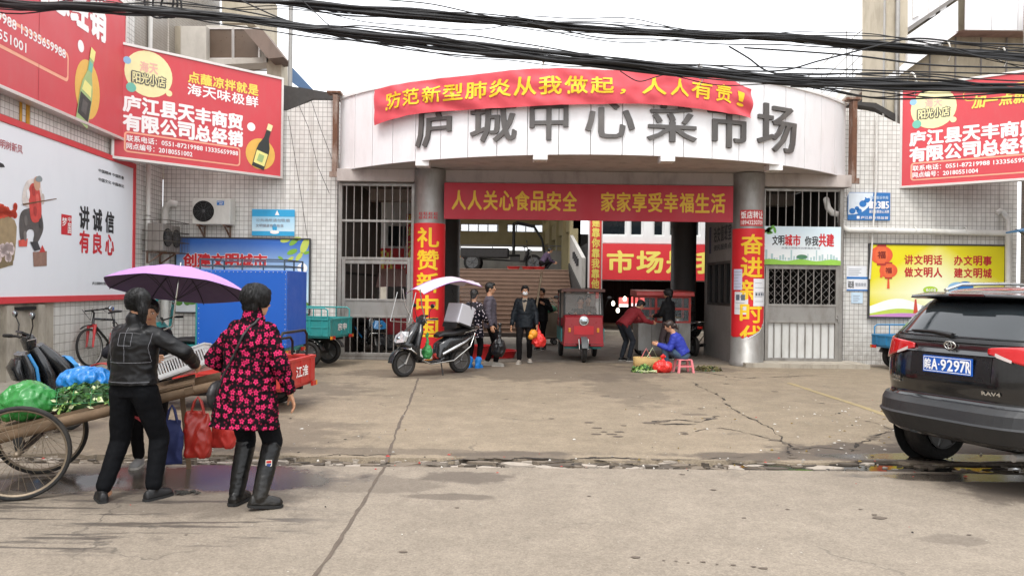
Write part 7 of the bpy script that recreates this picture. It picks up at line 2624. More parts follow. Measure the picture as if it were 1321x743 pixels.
    # ---- hair
    if hair:
        hm_ = hmat or m_hair
        h = MB(hm_)
        h.ell(HP(0, -.022, .038), (.086 * k, .1 * k, .094 * k), None, Rh, 20, 14)
        h.ell(HP(0, .045, .085), (.062 * k, .05 * k, .035 * k), None, Rh)
        for s in (1, -1):
            h.ell(HP(.066 * s, .0, .035), (.022 * k, .06 * k, .055 * k), None, Rh)
        if hair in ('short', 'bob', 'full'):
            h.ell(HP(0, -.06, -.02), (.066 * k, .05 * k, .07 * k), None, Rh)
        if hair == 'full':
            h.ell(HP(0, -.03, .045), (.106 * k, .118 * k, .104 * k), None, Rh, 20, 14)
            h.ell(HP(0, -.07, -.03), (.078 * k, .05 * k, .075 * k), None, Rh)
            for s in (1, -1):
                h.ell(HP(.074 * s, -.01, .01), (.025 * k, .06 * k, .05 * k), None, Rh)
        if hair == 'pony':
            h.ell(HP(0, -.06, .0), (.07 * k, .055 * k, .07 * k), None, Rh)
            h.ell(HP(0, -.034, .034), (.097 * k, .108 * k, .1 * k), None, Rh, 20, 14)
            for s in (1, -1):
                h.ell(HP(.072 * s, -.01, .01), (.022 * k, .055 * k, .05 * k), None, Rh)
            h.ell(HP(.02, -.13, .045), (.032 * k, .035 * k, .032 * k), None, Rh)
            h.cap(HP(.02, -.145, .04), HP(.04, -.15, -.09), .044 * k, .032 * k)
            h.cap(HP(.04, -.15, -.09), HP(.045, -.13, -.17), .032 * k, .012 * k)
        if hair == 'bun':
            h.ell(HP(0, -.06, -.01), (.07 * k, .06 * k, .075 * k), None, Rh)
            h.ell(HP(0, -.12, -.02), (.05 * k, .045 * k, .05 * k), None, Rh)
            h.cap(HP(0, -.13, -.03), HP(0, -.15, -.11), .035 * k, .02 * k)
        hme = remesh(h, .006 if near else .008, 3, .006 * k, (40, 40, 14), 1)
        ho = obj('hair', hme, root, hm_)
        if near:
            random.seed(17)
            vs = list(hme.vertices)
            tr = BVHTree.FromPolygons([v.co for v in vs], [tuple(p.vertices) for p in hme.polygons])
            s_ = MB(hm_)
            crown = HP(0, -.03, .12)
            for q in range(1300):
                v = random.choice(vs)
                p, nn = v.co.copy(), v.normal.copy()
                pts = [p + nn * .001]
                for st_ in range(4):
                    d_ = (p - crown)
                    d_ = d_ - nn * d_.dot(nn)
                    if hair == 'pony':
                        d_ = d_ * .3 + (HP(.02, -.14, .03) - p) if (p - head).length < .125 * k else V((0, 0, -1))
                        d_ = d_ - nn * d_.dot(nn)
                    if d_.length < 1e-4:
                        break
                    p = p + d_.normalized() * .016 + V((random.uniform(-.003, .003), random.uniform(-.003, .003), -.002))
                    hit = tr.find_nearest(p)
                    if hit[0] is None:
                        break
                    p, nn = hit[0], hit[1]
                    pts.append(p + nn * (.0015 + .011 * st_ / 4 * random.random() ** 2))
                if len(pts) > 2:
                    s_.tube(pts, [.0016] * (len(pts) - 1) + [.0004], None, 3)
            s_.build('hair_strands', ho)
    if mask:
        q = MB(M('white_mask', '#dfe2e4', 0.8))
        q.ell(HP(0, .052, -.05), (.058 * k, .066 * k, .05 * k), None, Rh)
        q.tube([HP(-.055, .05, -.03), HP(-.078, -.01, .0)], .003, None, 5)
        q.tube([HP(.055, .05, -.03), HP(.078, -.01, .0)], .003, None, 5)
        q.build('mask', root)
    root['_'] = 1
    del root['_']
    return dict(root=root, jacket=co, wr=wr, el=el, neck=neck, pel=pel, head=head, HP=HP, k=k, lat=lat, kn=kn, an=an)

def on_cloth(p, pts, d=(0, 1, 0), off=0.004):
    """carry points onto the garment's surface along d"""
    me = p['jacket'].data
    t = BVHTree.FromPolygons([v.co for v in me.vertices], [tuple(f.vertices) for f in me.polygons])
    out = []
    for q in pts:
        h = t.ray_cast(V(q) - V(d) * 1.0, V(d))
        if h[0] is not None:
            out.append(h[0] + h[1] * off)
    return out
def dense(pts, n=14):
    out = []
    for a, b in zip(pts, pts[1:]):
        out += [V(a).lerp(V(b), i / n) for i in range(n)]
    return out + [V(pts[-1])]

def floral(name, base, flower, scale=12.5, dots=False, second=None):
    N = Nodes(name)
    co = N.coord()
    sp = N.n('SeparateXYZ', {0: co}).outputs
    uv = N.n('CombineXYZ', {0: N.math('ADD', sp[0], N.math('MULTIPLY', sp[1], 0.62)), 1: sp[2], 2: 0.0}).outputs[0]
    c = lin(base)
    def layer(sc, rnd, rad, petals, amp, col, cin):
        v = N.n('TexVoronoi', {'Vector': uv, 'Scale': sc, 'Randomness': rnd}, voronoi_dimensions='2D')
        loc = N.n('VectorMath', {0: N.n('VectorMath', {0: uv, 1: v.outputs['Position']}, operation='SUBTRACT').outputs[0], 'Scale': sc}, operation='SCALE').outputs[0]
        s2 = N.n('SeparateXYZ', {0: loc}).outputs
        an = N.math('ADD', N.math('ARCTAN2', s2[1], s2[0]), N.math('MULTIPLY', N.n('SeparateXYZ', {0: v.outputs['Color']}).outputs[0], 6.28))
        r = N.n('VectorMath', {0: loc}, operation='LENGTH').outputs['Value']
        R_ = N.math('ADD', rad, N.math('MULTIPLY', N.math('POWER', N.math('ABSOLUTE', N.math('COSINE', N.math('MULTIPLY', an, petals / 2))), 0.6), amp))
        m = N.ramp(N.math('SUBTRACT', R_, r), 0.0, 0.035)
        return m, N.ramp(r, 0.1, 0.06), r
    cc = N.mix(N.ramp(N.noise(co, 40, 3), 0.4, 0.7), c, tuple(x * 1.6 for x in c))
    if not dots:
        m2, _, _ = layer(scale * 2.1, 0.9, 0.12, 4, 0.16, None, None)
        cc = N.mix(N.math('MULTIPLY', m2, 0.6), cc, lin(second))
        m1, ce, r = layer(scale, 0.6, 0.13, 5, 0.2, None, None)
        cc = N.mix(m1, cc, N.mix(N.ramp(r, 0.08, 0.4), lin(flower), tuple(min(1, x * 1.25) for x in lin(flower))))
        cc = N.mix(N.math('MULTIPLY', ce, m1), cc, lin('#5c1024'))
    else:
        m1, _, _ = layer(scale, 0.85, 0.19, 1, 0.0, None, None)
        cc = N.mix(m1, cc, lin(flower))
    N.out(Base_Color=cc, Roughness=0.9, Specular_IOR_Level=0.12)
    N.bump(N.noise(co, 160, 3), 0.25, 0.004)
    return N.m

m_leather = M('black_leather', '#0f0f11', 0.45, var=0.15, vs=4, bump=0.25, bs=45, spec=0.3)
m_jean = M('black_denim', '#0d0e11', 0.85, var=0.2, vs=14, bump=0.2, bs=200, spec=0.12)
m_shoe = M('black_shoe', '#101011', 0.55, var=0.2)
m_wool = M('dark_trouser', '#151314', 0.85, var=0.15, spec=0.12)
m_greyc = M('grey_shirt', '#4a444d', 0.85, var=0.1)
m_navy = M('dark_navy_jacket', '#151b21', 0.55, var=0.15, bump=0.2, spec=0.25)

# woman in the leather jacket, back to the camera, at the cart
A = person('woman with black ponytail in black leather jacket standing at the handcart', (-2.8, 5.58, 0), RAD(-8), 1.545,
           dict(RF=(.17, .02, .08), LF=(-.19, -.1, .08), pel=(-.01, .02, .92), neck=(.0, .02, 1.42), RH=(.36, .3, 1.08), LH=(-.1, .3, 1.1), rpole=(1, -.3, -.3), lpole=(-.5, -.5, -1), ryaw=.35, lyaw=-.75, twist=-.05),
           m_leather, m_jean, m_shoe, 'pony', fem=True, near=True, look=(.6, -.2), hem=.94, grow=1.1, topfold=.009, collar=.3, pants=1.15, sole=M('black_sole', '#202020', 0.8))
k = A['k']
mb = MB(M('grey_stitching', '#77777c', 0.8))
for pts in ([(-.2, 0, 1.12), (.2, 0, 1.125)], [(-.055, 0, 1.36), (.055, 0, 1.36), (.055, 0, 1.26), (-.055, 0, 1.26), (-.055, 0, 1.36)], [(0, 0, 1.4), (0, 0, 1.13)], [(-.19, 0, 1.36), (-.165, 0, 1.24), (-.175, 0, 1.13)], [(.19, 0, 1.36), (.165, 0, 1.24), (.175, 0, 1.13)], [(-.2, 0, .965), (.2, 0, .965)]):
    q = on_cloth(A, dense([V(p) * k for p in pts]), (0, 1, 0), .001)
    if len(q) > 2:
        mb.tube(q, .0016, None, 5)
mb.build('stitching', A['jacket'])

# woman in the floral coat, walking off with rubber boots
F = person('woman in black coat with pink flowers and black rubber boots', (-1.91, 5.46, 0), RAD(-16), 1.60,
           dict(RF=(.16, -.06, .10), LF=(-.09, .0, .085), pel=(0, .0, .92), neck=(.0, .055, 1.41), head=(.015, .10, 1.565), RH=(.31, .1, .86), LH=(-.25, .2, .98), rpole=(.5, -1, 0), lpole=(-.6, -1, 0), rpitch=-.12, twist=.05, ryaw=.75),
           floral('floral_plush', '#0e070b', '#b02552', 15.5, second='#8a1a3c'), m_jean, M('black_rubber_boot', '#0d0d0d', 0.36, var=0.2, spec=0.35, dirt=0.35, dcol='#4b463f'), 'full', fem=True, near=True, look=(-.35, -.05), hem=.60, grow=1.2, topfold=.016, boots=.9, collar=1.6, skirt=.045, pants=1.1, sole=M('boot_sole', '#151515', 0.7), sleeve=.9, palms=((-.6, -.6, 0), None))
k = F['k']
mb = MB(M('boot_crest', '#d9d3c4', 0.5))
c = F['an'][0].lerp(F['kn'][0], .62)
sd = V((.045, -.056, .0))
n_ = sd.normalized()
u_ = V((0, 0, 1)).cross(n_)
fr = lambda x, z, y: c + n_ * (.073 + y) + u_ * x + V((0, 0, z))
mb.p2([(-.022, .03), (.022, .03), (.022, -.01), (0, -.035), (-.022, -.01)], 0, None, fr)
mb.p2([(-.017, .025), (.017, .025), (.017, .008), (-.017, .008)], 0, M('crest_red', '#b92c2c', 0.5), lambda x, z, y: fr(x, z, .002))
mb.p2([(-.017, .004), (.017, .004), (.015, -.008), (0, -.027), (-.015, -.008)], 0, M('crest_blue', '#2c3f77', 0.5), lambda x, z, y: fr(x, z, .002))
mb.build('crest', F['root'])
mb = MB(m_seat)
st = on_cloth(F, dense([V(p) * k for p in [(.08, 0, 1.44), (.0, 0, 1.22), (-.12, 0, 1.0), (-.17, 0, .86)]]), (0, 1, 0), .006)
mb.tube(st, .009, None, 6)
o = mb.build('bag_strap', None)
hb = thing('shoulder_bag', 'black shoulder bag hanging at the side of the floral coat', 'bag', F['root'].location, F['root'].rotation_euler[2])
o.parent = hb
mb = MB(m_seat)
mb.ell((-.27 * k, .03, .83 * k), (.06, .14, .12))
obj('body', remesh(mb, .01, 2, .006), hb, m_seat)

# the seller behind the cart under the umbrella
Sx = (-3.17, 6.62)
Se = person('seller half hidden behind the cart holding the purple umbrella', (*Sx, 0), RAD(195), 1.47, dict(RH=(.2, .26, 1.16), LH=(-.22, .3, 1.0), rpole=(1, -.4, -.5), neck=(0, .05, 1.4)),
            M('dark_padded_jacket', '#1b1b20', 0.7, spec=0.2), m_wool, M('grey_trainer', '#8d8c8a', 0.6), 'short', fem=True, look=(.1, -.25), grow=1.1)
ub = thing('umbrella', 'purple umbrella held over the vegetable handcart', 'umbrella', (*Sx, 0), 0)
top = V((.37, -.28, 1.735))
Rt = Euler((RAD(-13), RAD(1), 0)).to_matrix()
def dome(u, v, dz=0.0, n=8):
    a = 2 * math.pi * u
    seg = (a * n / (2 * math.pi)) % 1
    sc = .57 * v * (1 - .055 * math.sin(math.pi * seg) * v)
    z = -.19 * v ** 2.1 + .014 * math.sin(math.pi * seg) * -v * (1 - v) * 2
    return top + Rt @ V((sc * math.cos(a), sc * math.sin(a), z - dz))
m_umb = M('purple_umbrella_cloth', '#a374b3', 0.6, var=0.05, vs=3, sheen=0.1)
mb = MB(m_umb)
mb.grid(lambda u, v: dome(u, .02 + .98 * v), 64, 10)
mb.build('canopy', ub)
mb = MB(M('umbrella_lining', '#5c4a66', 0.8))
mb.grid(lambda u, v: dome(u, .03 + .96 * v, .004), 64, 10)
mb.build('lining', ub)
for q in range(8):
    mb = MB(m_iron)
    mb.tube([dome(q / 8, t / 8, .009) for t in range(9)], .0035, None, 5)
    mb.tube([dome(q / 8, .5, .01), top + Rt @ V((0, 0, -.28))], .0025, None, 4)
    mb.build('rib', ub)
hw = Se['root'].matrix_basis @ Se['wr'][0]
hw = Matrix.Translation(Se['root'].location) @ Matrix.Rotation(Se['root'].rotation_euler[2], 4, 'Z') @ Se['wr'][0] - V((*Sx, 0))
mb = MB(m_chrome)
mb.tube([top + Rt @ V((0, 0, .045)), top, top + Rt @ V((0, 0, -.5)), hw + V((0, -.05, .05)), hw + V((0, -.05, -.06))], .007, None, 8)
mb.build('shaft', ub)

# people round the entrance
person('man in grey shirt standing in profile holding a black bag', (-.44, 15.45, 0), RAD(-88), 1.70, dict(RF=(.1, .12, .08), LF=(-.1, -.06, .08), RH=(.24, .02, .84), LH=(-.24, .1, .84)), m_greyc, m_wool, M('pale_shoe', '#a09a90', 0.6), 'short', look=(0, 0), hem=.78)
person('woman in white dotted blouse with blue shoe covers behind the scooter', (-.75, 15.0, 0), RAD(-20), 1.56, dict(RH=(.22, .22, 1.0), LH=(-.22, .25, 1.0)), floral('dotted_blouse', '#16141b', '#cdbfc6', 15, True), m_jean, M('blue_shoe_cover', '#1f84d6', 0.5), 'short', fem=True, hem=.66, skirt=.02, grow=1.08, boots=.25, sole=M('blue_shoe_cover', '#1f84d6', 0.5))
Ma = person('man in white face mask and dark jacket walking out with a red bag', (.28, 16.05, 0), RAD(176), 1.65, dict(RF=(.1, .16, .08), LF=(-.11, -.1, .10), RH=(.28, .06, .84), LH=(-.27, .12, .86)), m_navy, m_wool, M('worn_shoe', '#8d857b', 0.6), 'short', mask=True, look=(.1, -.05), hem=.78, grow=1.08)
mb = MB(M('beige_pullover', '#8f8272', 0.9))
kk = Ma['k']
q = on_cloth(Ma, [V((x, 0, z)) * kk for z, x in ((1.42, -.05), (1.42, .05), (1.3, -.04), (1.3, .04), (1.14, -.008), (1.14, .008))], (0, -1, 0), .013)
if len(q) == 6:
    mb.add(q, [(0, 1, 3, 2), (2, 3, 5, 4)])
    mb.build('pullover', Ma['root'])
person('person in dark clothes carrying a pale pole behind the masked man', (.78, 19.6, 0), RAD(150), 1.6, dict(RH=(.2, .2, 1.2), LH=(-.2, .2, 1.25)), M('black_jacket', '#131315', 0.7, spec=0.2), m_wool, m_shoe, 'short')
mb = MB(M('pale_bamboo', '#c9b79a', 0.6))
mb.tube([(.62, 19.35, 1.0), (.76, 19.3, 2.02)], .028)
tag(mb.build('bamboo_pole'), 'pale thick pole held upright by the person behind the masked man', 'pole')
person('driver sitting in the red passenger tricycle behind the windscreen', (1.58, 17.3, .12), RAD(180), 1.62, dict(pel=(0, -.05, .6), neck=(0, .0, 1.08), RF=(.12, .35, .28), LF=(-.12, .35, .28), RH=(.22, .42, .92), LH=(-.22, .42, .92), sit=1, rkp=(.2, 1, 1), lkp=(-.2, 1, 1)), M('black_jacket', '#131315', 0.7, spec=0.2), m_wool, m_shoe, 'short', hem=.86)
person('passenger sitting in the back of the red passenger tricycle', (1.83, 18.05, .16), RAD(180), 1.58, dict(pel=(0, 0, .62), neck=(0, .0, 1.1), RF=(.1, .38, .3), LF=(-.1, .38, .3), RH=(.1, .3, .7), LH=(-.1, .3, .7), sit=1, rkp=(.1, 1, 1), lkp=(-.1, 1, 1)), M('brown_jacket', '#4a3a33', 0.8), m_wool, m_shoe, 'short', hem=.88)
person('woman in dark red jacket bending over the food cart', (2.6, 16.85, 0), RAD(-62), 1.58, dict(pel=(0, -.12, .9), neck=(0, .26, 1.25), head=(0, .39, 1.34), RH=(.2, .6, .92), LH=(-.12, .58, .95), RF=(.1, -.02, .08), LF=(-.1, -.1, .08)), M('dark_red_jacket', '#7f1a22', 0.8, var=0.1), M('dark_navy_trouser', '#1a1f27', 0.85), m_shoe, 'short', fem=True, look=(0, -.5), hem=.84, grow=1.05)
person('person with bushy hair in black hooded jacket beside the food cart', (3.62, 17.3, 0), RAD(35), 1.6, dict(RH=(.16, .34, 1.05), LH=(-.16, .34, 1.05), neck=(0, .03, 1.42)), M('black_jacket', '#131315', 0.7, spec=0.2), M('mauve_trouser', '#4c4042', 0.85), m_shoe, 'full', fem=True, look=(.5, -.2), collar=1)
Bw = person('woman in bright blue jacket and jeans sitting on a pink stool', (3.36, 14.72, 0), RAD(78), 1.58, dict(pel=(0, -.02, .36), neck=(0, .2, .80), head=(0, .29, .95), RF=(.1, .36, .08), LF=(-.1, .3, .08), RH=(.12, .52, .56), LH=(-.12, .50, .56), sit=1, rkp=(.1, 1, 1.5), lkp=(-.1, 1, 1.5), ryaw=.1, lyaw=-.1), M('bright_blue_jacket', '#1f2f93', 0.7, var=0.1), M('blue_jeans', '#34485c', 0.85, var=0.2), M('white_trainer', '#c9c9c6', 0.6), 'bun', m_hairb, fem=True, look=(0, -.35), hem=.86, grow=1.1)
person('person crouching beside the red basins at the top of the stairs', (1.2, 29.4, 2.3), RAD(-70), 1.55, dict(pel=(0, -.05, .34), neck=(0, .22, .74), head=(0, .33, .86), RF=(.1, .12, .08), LF=(-.1, .1, .08), RH=(.12, .5, .35), LH=(-.12, .5, .35), sit=1, rkp=(.1, 1, 1.2), lkp=(-.1, 1, 1.2)), M('purple_jacket', '#3a2a40', 0.8), m_wool, m_shoe, 'short', hem=.9)
# ------------------------------------------------------------------ goods and small things
CARTM = Matrix.Translation((-3.76, 5.9, 0)) @ Matrix.Rotation(RAD(22), 4, 'Z')
def cp(x, y, z=0.175):
    return CARTM @ hp(x, y, z)
m_green = M('green_plastic_bag', '#2f7f3a', 0.32, var=0.3, vs=7, bump=0.5, bs=22)
m_bluebag = M('blue_plastic_bag', '#2478c0', 0.3, var=0.25, vs=8, bump=0.5, bs=24)
m_leaf = [M('leaf_green', '#3f6a2b', 0.6, var=0.3, vs=12), M('leaf_dark', '#28491f', 0.6, var=0.3, vs=12), M('leaf_pale', '#86a556', 0.6, var=0.25, vs=12)]
m_stalk = M('pale_stalk', '#c9cfa4', 0.6)

def sack(name, label, cat, loc, r, mat, neck=None, seed=0, fold=.03, lump=.03, group=None):
    mb = MB(mat)
    random.seed(seed)
    mb.ell((0, 0, r[2] * .95), (r[0], r[1], r[2]), None, None, 20, 14)
    for i in range(7):
        a = random.uniform(0, 6.28)
        mb.ell((r[0] * .6 * math.cos(a), r[1] * .6 * math.sin(a), r[2] * random.uniform(.5, 1.2)), (r[0] * .5, r[1] * .5, r[2] * .55))
    if neck:
        mb.cap((0, 0, r[2] * 1.6), neck, r[0] * .4, r[0] * .12)
        mb.ell(V(neck) + V((0, 0, .03)), (r[0] * .3, r[0] * .16, .04))
    me = remesh(mb, max(r) / 26, 2, fold, (9, 9, 6), seed)
    nrm = [v.normal.copy() for v in me.vertices]
    for v, nv in zip(me.vertices, nrm):
        q = v.co * 17 + V((seed, 0, 0))
        v.co += nv * max(r) * .035 * (1 - 2.4 * abs(noise.noise(q))) * .8
    zmin = min(v.co.z for v in me.vertices)
    for v in me.vertices:
        v.co.z = max(v.co.z, zmin + r[2] * .12) - zmin - r[2] * .12
    o = obj(name, me, None, mat)
    o.location = loc
    return tag(o, label, cat, group)

def leaves(mb, n, fn, size, mats, droop=.3):
    for i in range(n):
        c, nn = fn()
        t = nn.orthogonal().normalized()
        a = random.uniform(0, 6.28)
        d = (t * math.cos(a) + nn.cross(t) * math.sin(a) + nn * random.uniform(.1, .9)).normalized()
        s = d.cross(nn)
        s = s.normalized() if s.length > 1e-4 else d.orthogonal()
        L = size * random.uniform(.6, 1.3)
        w = L * random.uniform(.25, .42)
        m = c + d * L * .5 + nn * L * .08
        e = c + d * L - V((0, 0, droop * L))
        mb.add([c, m + s * w * .8, m - d * 0 - nn * L * .06, m - s * w * .8, e], [(0, 1, 2), (0, 2, 3), (1, 4, 2), (2, 4, 3)], random.choice(mats))

def heap(r):
    def f():
        th, ph = random.uniform(0, 6.28), math.acos(random.uniform(-.1, 1))
        n = V((math.sin(ph) * math.cos(th), math.sin(ph) * math.sin(th), math.cos(ph)))
        return V((n.x * r[0], n.y * r[1], n.z * r[2])) * random.uniform(.75, 1), n
    return f

sack('vegetable_bag', 'bulging green plastic bag of vegetables on the handcart', 'bag', cp(.04, -.12), (.19, .17, .15), m_green, None, 3, .02)
sack('vegetable_bag', 'dull green bag lying low behind the big wheel of the handcart', 'bag', cp(-.42, .05), (.2, .22, .1), M('dull_green_bag', '#4f7f49', 0.4, bump=0.3), None, 8, .02)
o = sack('plastic_bag', 'crumpled bright blue plastic bag behind the netted greens', 'bag', cp(.42, .1) + V((0, 0, .07)), (.22, .12, .1), m_bluebag, None, 5, .035)
ng = thing('netted_greens', 'dark leafy greens heaped in a green net on the handcart', 'vegetables', cp(.5, -.12), RAD(22))
random.seed(11)
mb = MB(m_leaf[0])
leaves(mb, 900, heap((.36, .17, .15)), .06, [m_leaf[0], m_leaf[1], m_leaf[1], m_leaf[0], m_leaf[1], m_leaf[2], m_stalk], .1)
mb.ell((0, 0, .03), (.33, .15, .12), m_leaf[1])
mb.build('leaves', ng)
mb = MB(M('green_netting', '#2d7a4a', 0.6))
for k in range(9):
    a0 = -1.3 + 2.6 * k / 8
    mb.tube([V((.39 * math.sin(a0), .19 * math.cos(a0) * math.cos(b), .16 * math.cos(a0) * math.sin(b))) for b in [math.pi * t / 14 for t in range(15)]], .0025, None, 4)
for k in range(7):
    b = math.pi * (k + .5) / 7
    mb.tube([V((.39 * math.sin(a), .19 * math.cos(a) * math.cos(b), .16 * math.cos(a) * math.sin(b))) for a in [-1.4 + 2.8 * t / 14 for t in range(15)]], .0025, None, 4)
mb.build('netting', ng)

wb = thing('plastic_basket', 'white slotted plastic basket at the raised end of the handcart', 'basket', cp(1.2, .02, .18) + V((.0, 0, .06)), 0)
wb.rotation_euler = (RAD(-6), RAD(-20), RAD(14))
m_wp = M('white_basket_plastic', '#dcdcdc', 0.4, var=0.04)
mb = MB(m_wp)
mb.span((-.2, -.15, 0), (.2, .15, .012))
for s in (-1, 1):
    for z0, z1 in ((0.012, .04), (.13, .16)):
        mb.span((-.2, s * .15 - .006, z0), (.2, s * .15 + .006, z1))
        mb.span((s * .2 - .006, -.144, z0), (s * .2 + .006, .144, z1))
    for k in range(19):
        x = -.19 + .38 * k / 18
        mb.span((x - .005, s * .15 - .004, .04), (x + .005, s * .15 + .004, .13))
    for k in range(13):
        y = -.13 + .26 * k / 12
        mb.span((s * .2 - .004, y - .005, .04), (s * .2 + .004, y + .005, .13))
    mb.span((-.22, s * .16 - .012, .16), (.22, s * .16 + .012, .172))
    mb.span((s * .21 - .012, -.148, .16), (s * .21 + .012, .148, .172))
mb.build('basket', wb)
mb = MB(m_paper)
mb.grid(lambda u, v: V((-.17 + .34 * u, -.13 + .26 * v, .13 + .04 * noise.noise(V((u * 4, v * 4, 2))))), 10, 8, M('pink_meat_tray', '#c9b6b0', 0.4))
mb.build('contents', wb)
tb = MB(M('clear_tub_plastic', '#d9d6d0', 0.12, alpha=0.45))
tb.loft([[V((x, y, z)) for x, y in ((-a, -b), (a, -b), (a, b), (-a, b))] for a, b, z in ((.13, .1, 0), (.17, .13, .2), (.175, .135, .2), (.18, .14, .21), (.16, .12, .21))], smooth=False)
tb.ell((0, 0, .07), (.12, .09, .06), M('brown_pickles', '#8a6a50', 0.5, var=0.3, vs=20))
o = tb.build('plastic_tub', loc=cp(1.28, .28, .19), rot=(0, RAD(-12), RAD(10)))
tag(o, 'clear plastic tub of brown goods behind the white basket', 'tub')

def tote(name, label, loc, rz, w, d, h, mat, hang=.16, gl=0.02):
    t = thing(name, label, 'bag', loc, rz)
    mb = MB(mat)
    rings = []
    for z, k, dk in ((0, .86, .8), (.03, .95, 1), (h * .4, 1, 1), (h * .8, .93, .7), (h, .85, .35)):
        rings.append([V((w / 2 * k * math.copysign(abs(math.cos(q)) ** .6, math.cos(q)), d / 2 * dk * math.copysign(abs(math.sin(q)) ** .6, math.sin(q)), z)) for q in [2 * math.pi * i / 24 for i in range(24)]])
    mb.loft(rings)
    me = remesh(mb, .009, 2, gl, (8, 8, 5), w * 9)
    obj('body', me, t, mat)
    for s in (-1, 1):
        mb = MB(mat)
        mb.tube([(-w * .25, s * d * .12, h - .02), (-w * .12, s * .012, h + hang * .7), (0, 0, h + hang), (w * .12, s * .012, h + hang * .7), (w * .25, s * d * .12, h - .02)], .008, None, 6)
        mb.build('handle', t)
    return t
m_redbag = M('red_shopping_bag', '#8f2219', 0.35, var=0.12, vs=6)
tote('shopping_bag', 'glossy red shopping bag hanging beneath the cart shaft beside the navy bag', cp(1.25, -.36, .0) + V((0.0, -.02, -.42)), RAD(5), .21, .1, .36, m_redbag, .12)
tote('shopping_bag', 'second red bag hanging behind the glossy one near the floral coat', cp(1.42, -.30, .0) + V((0.0, .06, -.42)), RAD(-8), .2, .1, .36, M('bright_red_bag', '#ac2c24', 0.5, var=0.1), .12)
tote('shopping_bag', 'navy blue cloth bag hanging beneath the cart shaft', cp(1.08, -.36, .0) + V((-.02, -.03, -.42)), RAD(10), .17, .08, .34, M('navy_cloth', '#1b2450', 0.8, var=0.12), .12)

# at the entrance
st = thing('plastic_stool', 'pink plastic stool under the woman in the blue jacket', 'stool', (3.36, 14.66, 0), RAD(12))
m_pinkp = M('pink_plastic', '#d97a80', 0.4, var=0.05)
mb = MB(m_pinkp)
mb.span((-.14, -.11, .235), (.14, .11, .26))
mb.build('seat', st, bevel=.012)
for x in (-1, 1):
    for y in (-1, 1):
        mb = MB(m_pinkp)
        mb.loft([[V((x * (.155 - .035 * t) + dx, y * (.125 - .03 * t) + dy, .24 * t)) for dx, dy in ((-.02, -.018), (.02, -.018), (.02, .018), (-.02, .018))] for t in (0, 1)], smooth=False)
        mb.build('leg', st)
for y in (-1, 1):
    mb = MB(m_pinkp)
    mb.span((-.12, y * .108 - .008, .11), (.12, y * .108 + .008, .14))
    mb.build('rail', st)
wk = thing('woven_basket', 'tan woven basket with triangular handles beside the vegetable seller', 'basket', (2.72, 14.95, 0), RAD(-3))
def weave():
    N = Nodes('woven_straw')
    co = N.coord()
    wv = N.n('TexChecker', {'Vector': co, 'Scale': 55.0}).outputs['Fac']
    N.out(Base_Color=N.mix(N.math('ADD', N.math('MULTIPLY', wv, .5), N.math('MULTIPLY', N.noise(co, 12, 3), .5)), lin('#8f7244'), lin('#c2a468')), Roughness=.75)
    N.bump(wv, .5, .004)
    return N.m
m_weave = weave()
mb = MB(m_weave)
mb.loft([[V((a * math.copysign(abs(math.cos(q)) ** .45, math.cos(q)), b2 * math.copysign(abs(math.sin(q)) ** .45, math.sin(q)), z)) for q in [2 * math.pi * i / 28 for i in range(28)]] for a, b2, z in ((.27, .13, 0), (.285, .15, .12), (.29, .15, .26), (.275, .14, .26), (.26, .12, .06))])
mb.build('body', wk)
for y, m in ((-.13, M('pink_handle', '#c06a66', 0.6)), (.13, m_stalk)):
    mb = MB(m)
    x = -.05 if y < 0 else .1
    mb.tube([(x - .1, y, .25), (x, y * .8, .44), (x + .1, y, .25), (x - .1, y, .25)], .011, None, 6)
    mb.build('handle', wk)
sack('plastic_bag', 'bright red plastic bag of vegetables in front of the woven basket', 'bag', (2.93, 14.55, 0), (.17, .13, .115), M('red_plastic_bag', '#dd3530', 0.3, var=0.12, bump=0.3, bs=20), (.02, 0, .27), 2, .03)
gb2 = MB(m_leaf[0])
random.seed(4)
leaves(gb2, 220, heap((.2, .12, .12)), .1, m_leaf)
for k in range(26):
    a = random.uniform(-.16, .16)
    gb2.tube([(a * .5, 0, .03), (a + random.uniform(-.04, .12), -.16 + random.uniform(-.04, .04), .02 + .03 * random.random())], .011, m_stalk, 5)
tag(gb2.build('leafy_greens', loc=(2.57, 14.6, .0)), 'bunch of leafy greens with pale stalks on the concrete', 'vegetables')
gb2 = MB(m_leaf[1])
random.seed(9)
leaves(gb2, 160, heap((.26, .16, .07)), .09, [m_leaf[1], M('wilted_leaf', '#5b5530', 0.8), M('wilted_leaf', '#5b5530', 0.8)])
tag(gb2.build('wilted_leaves', loc=(3.95, 15.0, .0)), 'low heap of wilted leaves behind the pink stool', 'vegetables')
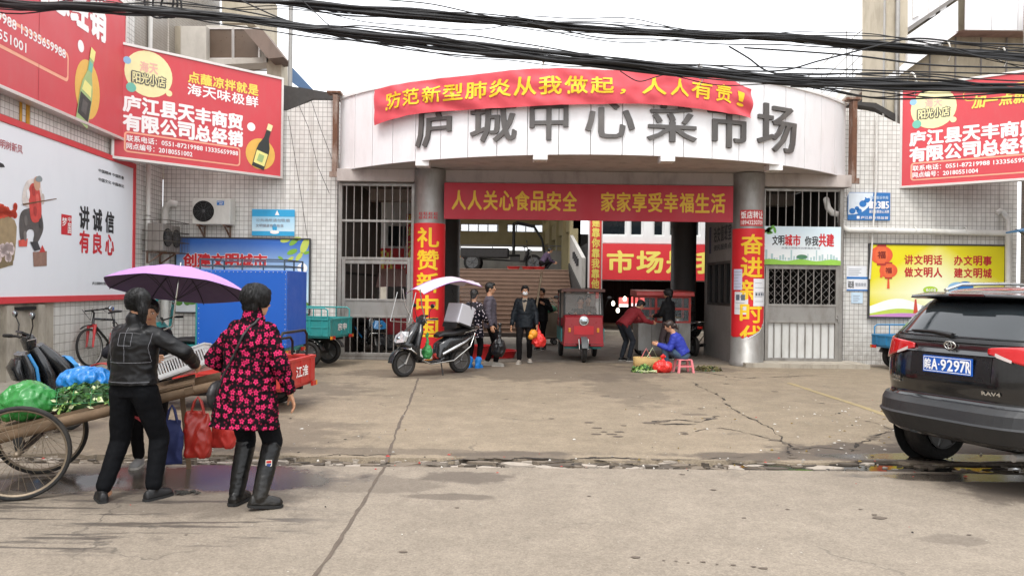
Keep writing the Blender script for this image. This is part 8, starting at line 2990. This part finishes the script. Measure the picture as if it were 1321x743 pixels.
def basin(loc, label, r=.3, h=.13, name='plastic_basin'):
    mb = MB(M('red_basin_plastic', '#c3262a', 0.35, var=0.08))
    mb.lathe([(r * .78, 0), (r * .97, h), (r * 1.04, h), (r * 1.04, h + .012), (r * .94, h + .012), (r * .76, .012), (0.001, .012)], n=30, caps=False)
    mb.add([V((r * .78 * math.cos(t), r * .78 * math.sin(t), 0.001)) for t in [2 * math.pi * i / 30 for i in range(30)]], [tuple(range(30))])
    return tag(mb.build(name, loc=loc), label, 'basin', 'red plastic basins')
basin((-.22, 17.3, .0), 'wide low red basin on the passage floor beyond the black bag', .36, .16)
basin((-.68, 16.9, .0), 'taller red basin on the passage floor behind the dotted blouse', .26, .3)
for k, x in enumerate((.05, .62, 1.02)):
    basin((x, 29.25, 2.3), ('first', 'middle', 'last')[k] + ' of three red basins along the top stair, counted from the dark tricycle', .26, .12)
def carrier(label, loc, r, mat, top, seed):
    return sack('carrier_bag', label, 'bag', loc, r, mat, top, seed, .02)
carrier('black plastic bag hanging from the hand of the man in grey', (-.25, 15.2, .2), (.13, .1, .2), M('black_bag_film', '#1b1b1d', 0.35, bump=0.3), (.02, .03, .62), 6)
carrier('red carrier bag hanging from the hand of the masked man', (.58, 15.92, .36), (.14, .09, .15), M('red_plastic_bag', '#dd3530', 0.3, var=0.12, bump=0.3, bs=20), (-.03, .05, .47), 7)
mb = MB(M('orange_fruit', '#e0952b', 0.45, var=0.2))
mb.ell((0, 0, 0), .095)
mb.ell((-.05, -.05, -.06), .06)
tag(mb.build('fruit_bag', loc=(.46, 15.86, .64)), 'yellow orange fruit bulging in thin film beside the red carrier bag', 'fruit')
carrier('thin green bag hanging on the hook of the canopied scooter', (-1.52, 13.6, .3), (.09, .08, .13), M('thin_green_bag', '#3c8a4a', 0.4, bump=0.3), (.0, .0, .4), 12)
carrier('small red cloth bundle on the footboard of the canopied scooter', (-1.34, 13.82, .28), (.1, .08, .06), M('red_cloth', '#b0392f', 0.8), None, 13)
mb = MB(M('dark_tyre_scrap', '#26241f', 0.8, var=0.4, vs=20))
random.seed(21)
for i in range(40):
    a, r = random.uniform(0, 6.28), random.uniform(0, .09)
    crumb(r * math.cos(a) * 1.3, r * math.sin(a) * .8, random.uniform(.012, .03), mb.mat, 0.003 + .012 * random.random())
tag(mb.build('drain_debris', loc=(-2.48, 5.75, .0)), 'small dark clump of debris on the wet concrete beside the boots', 'debris')
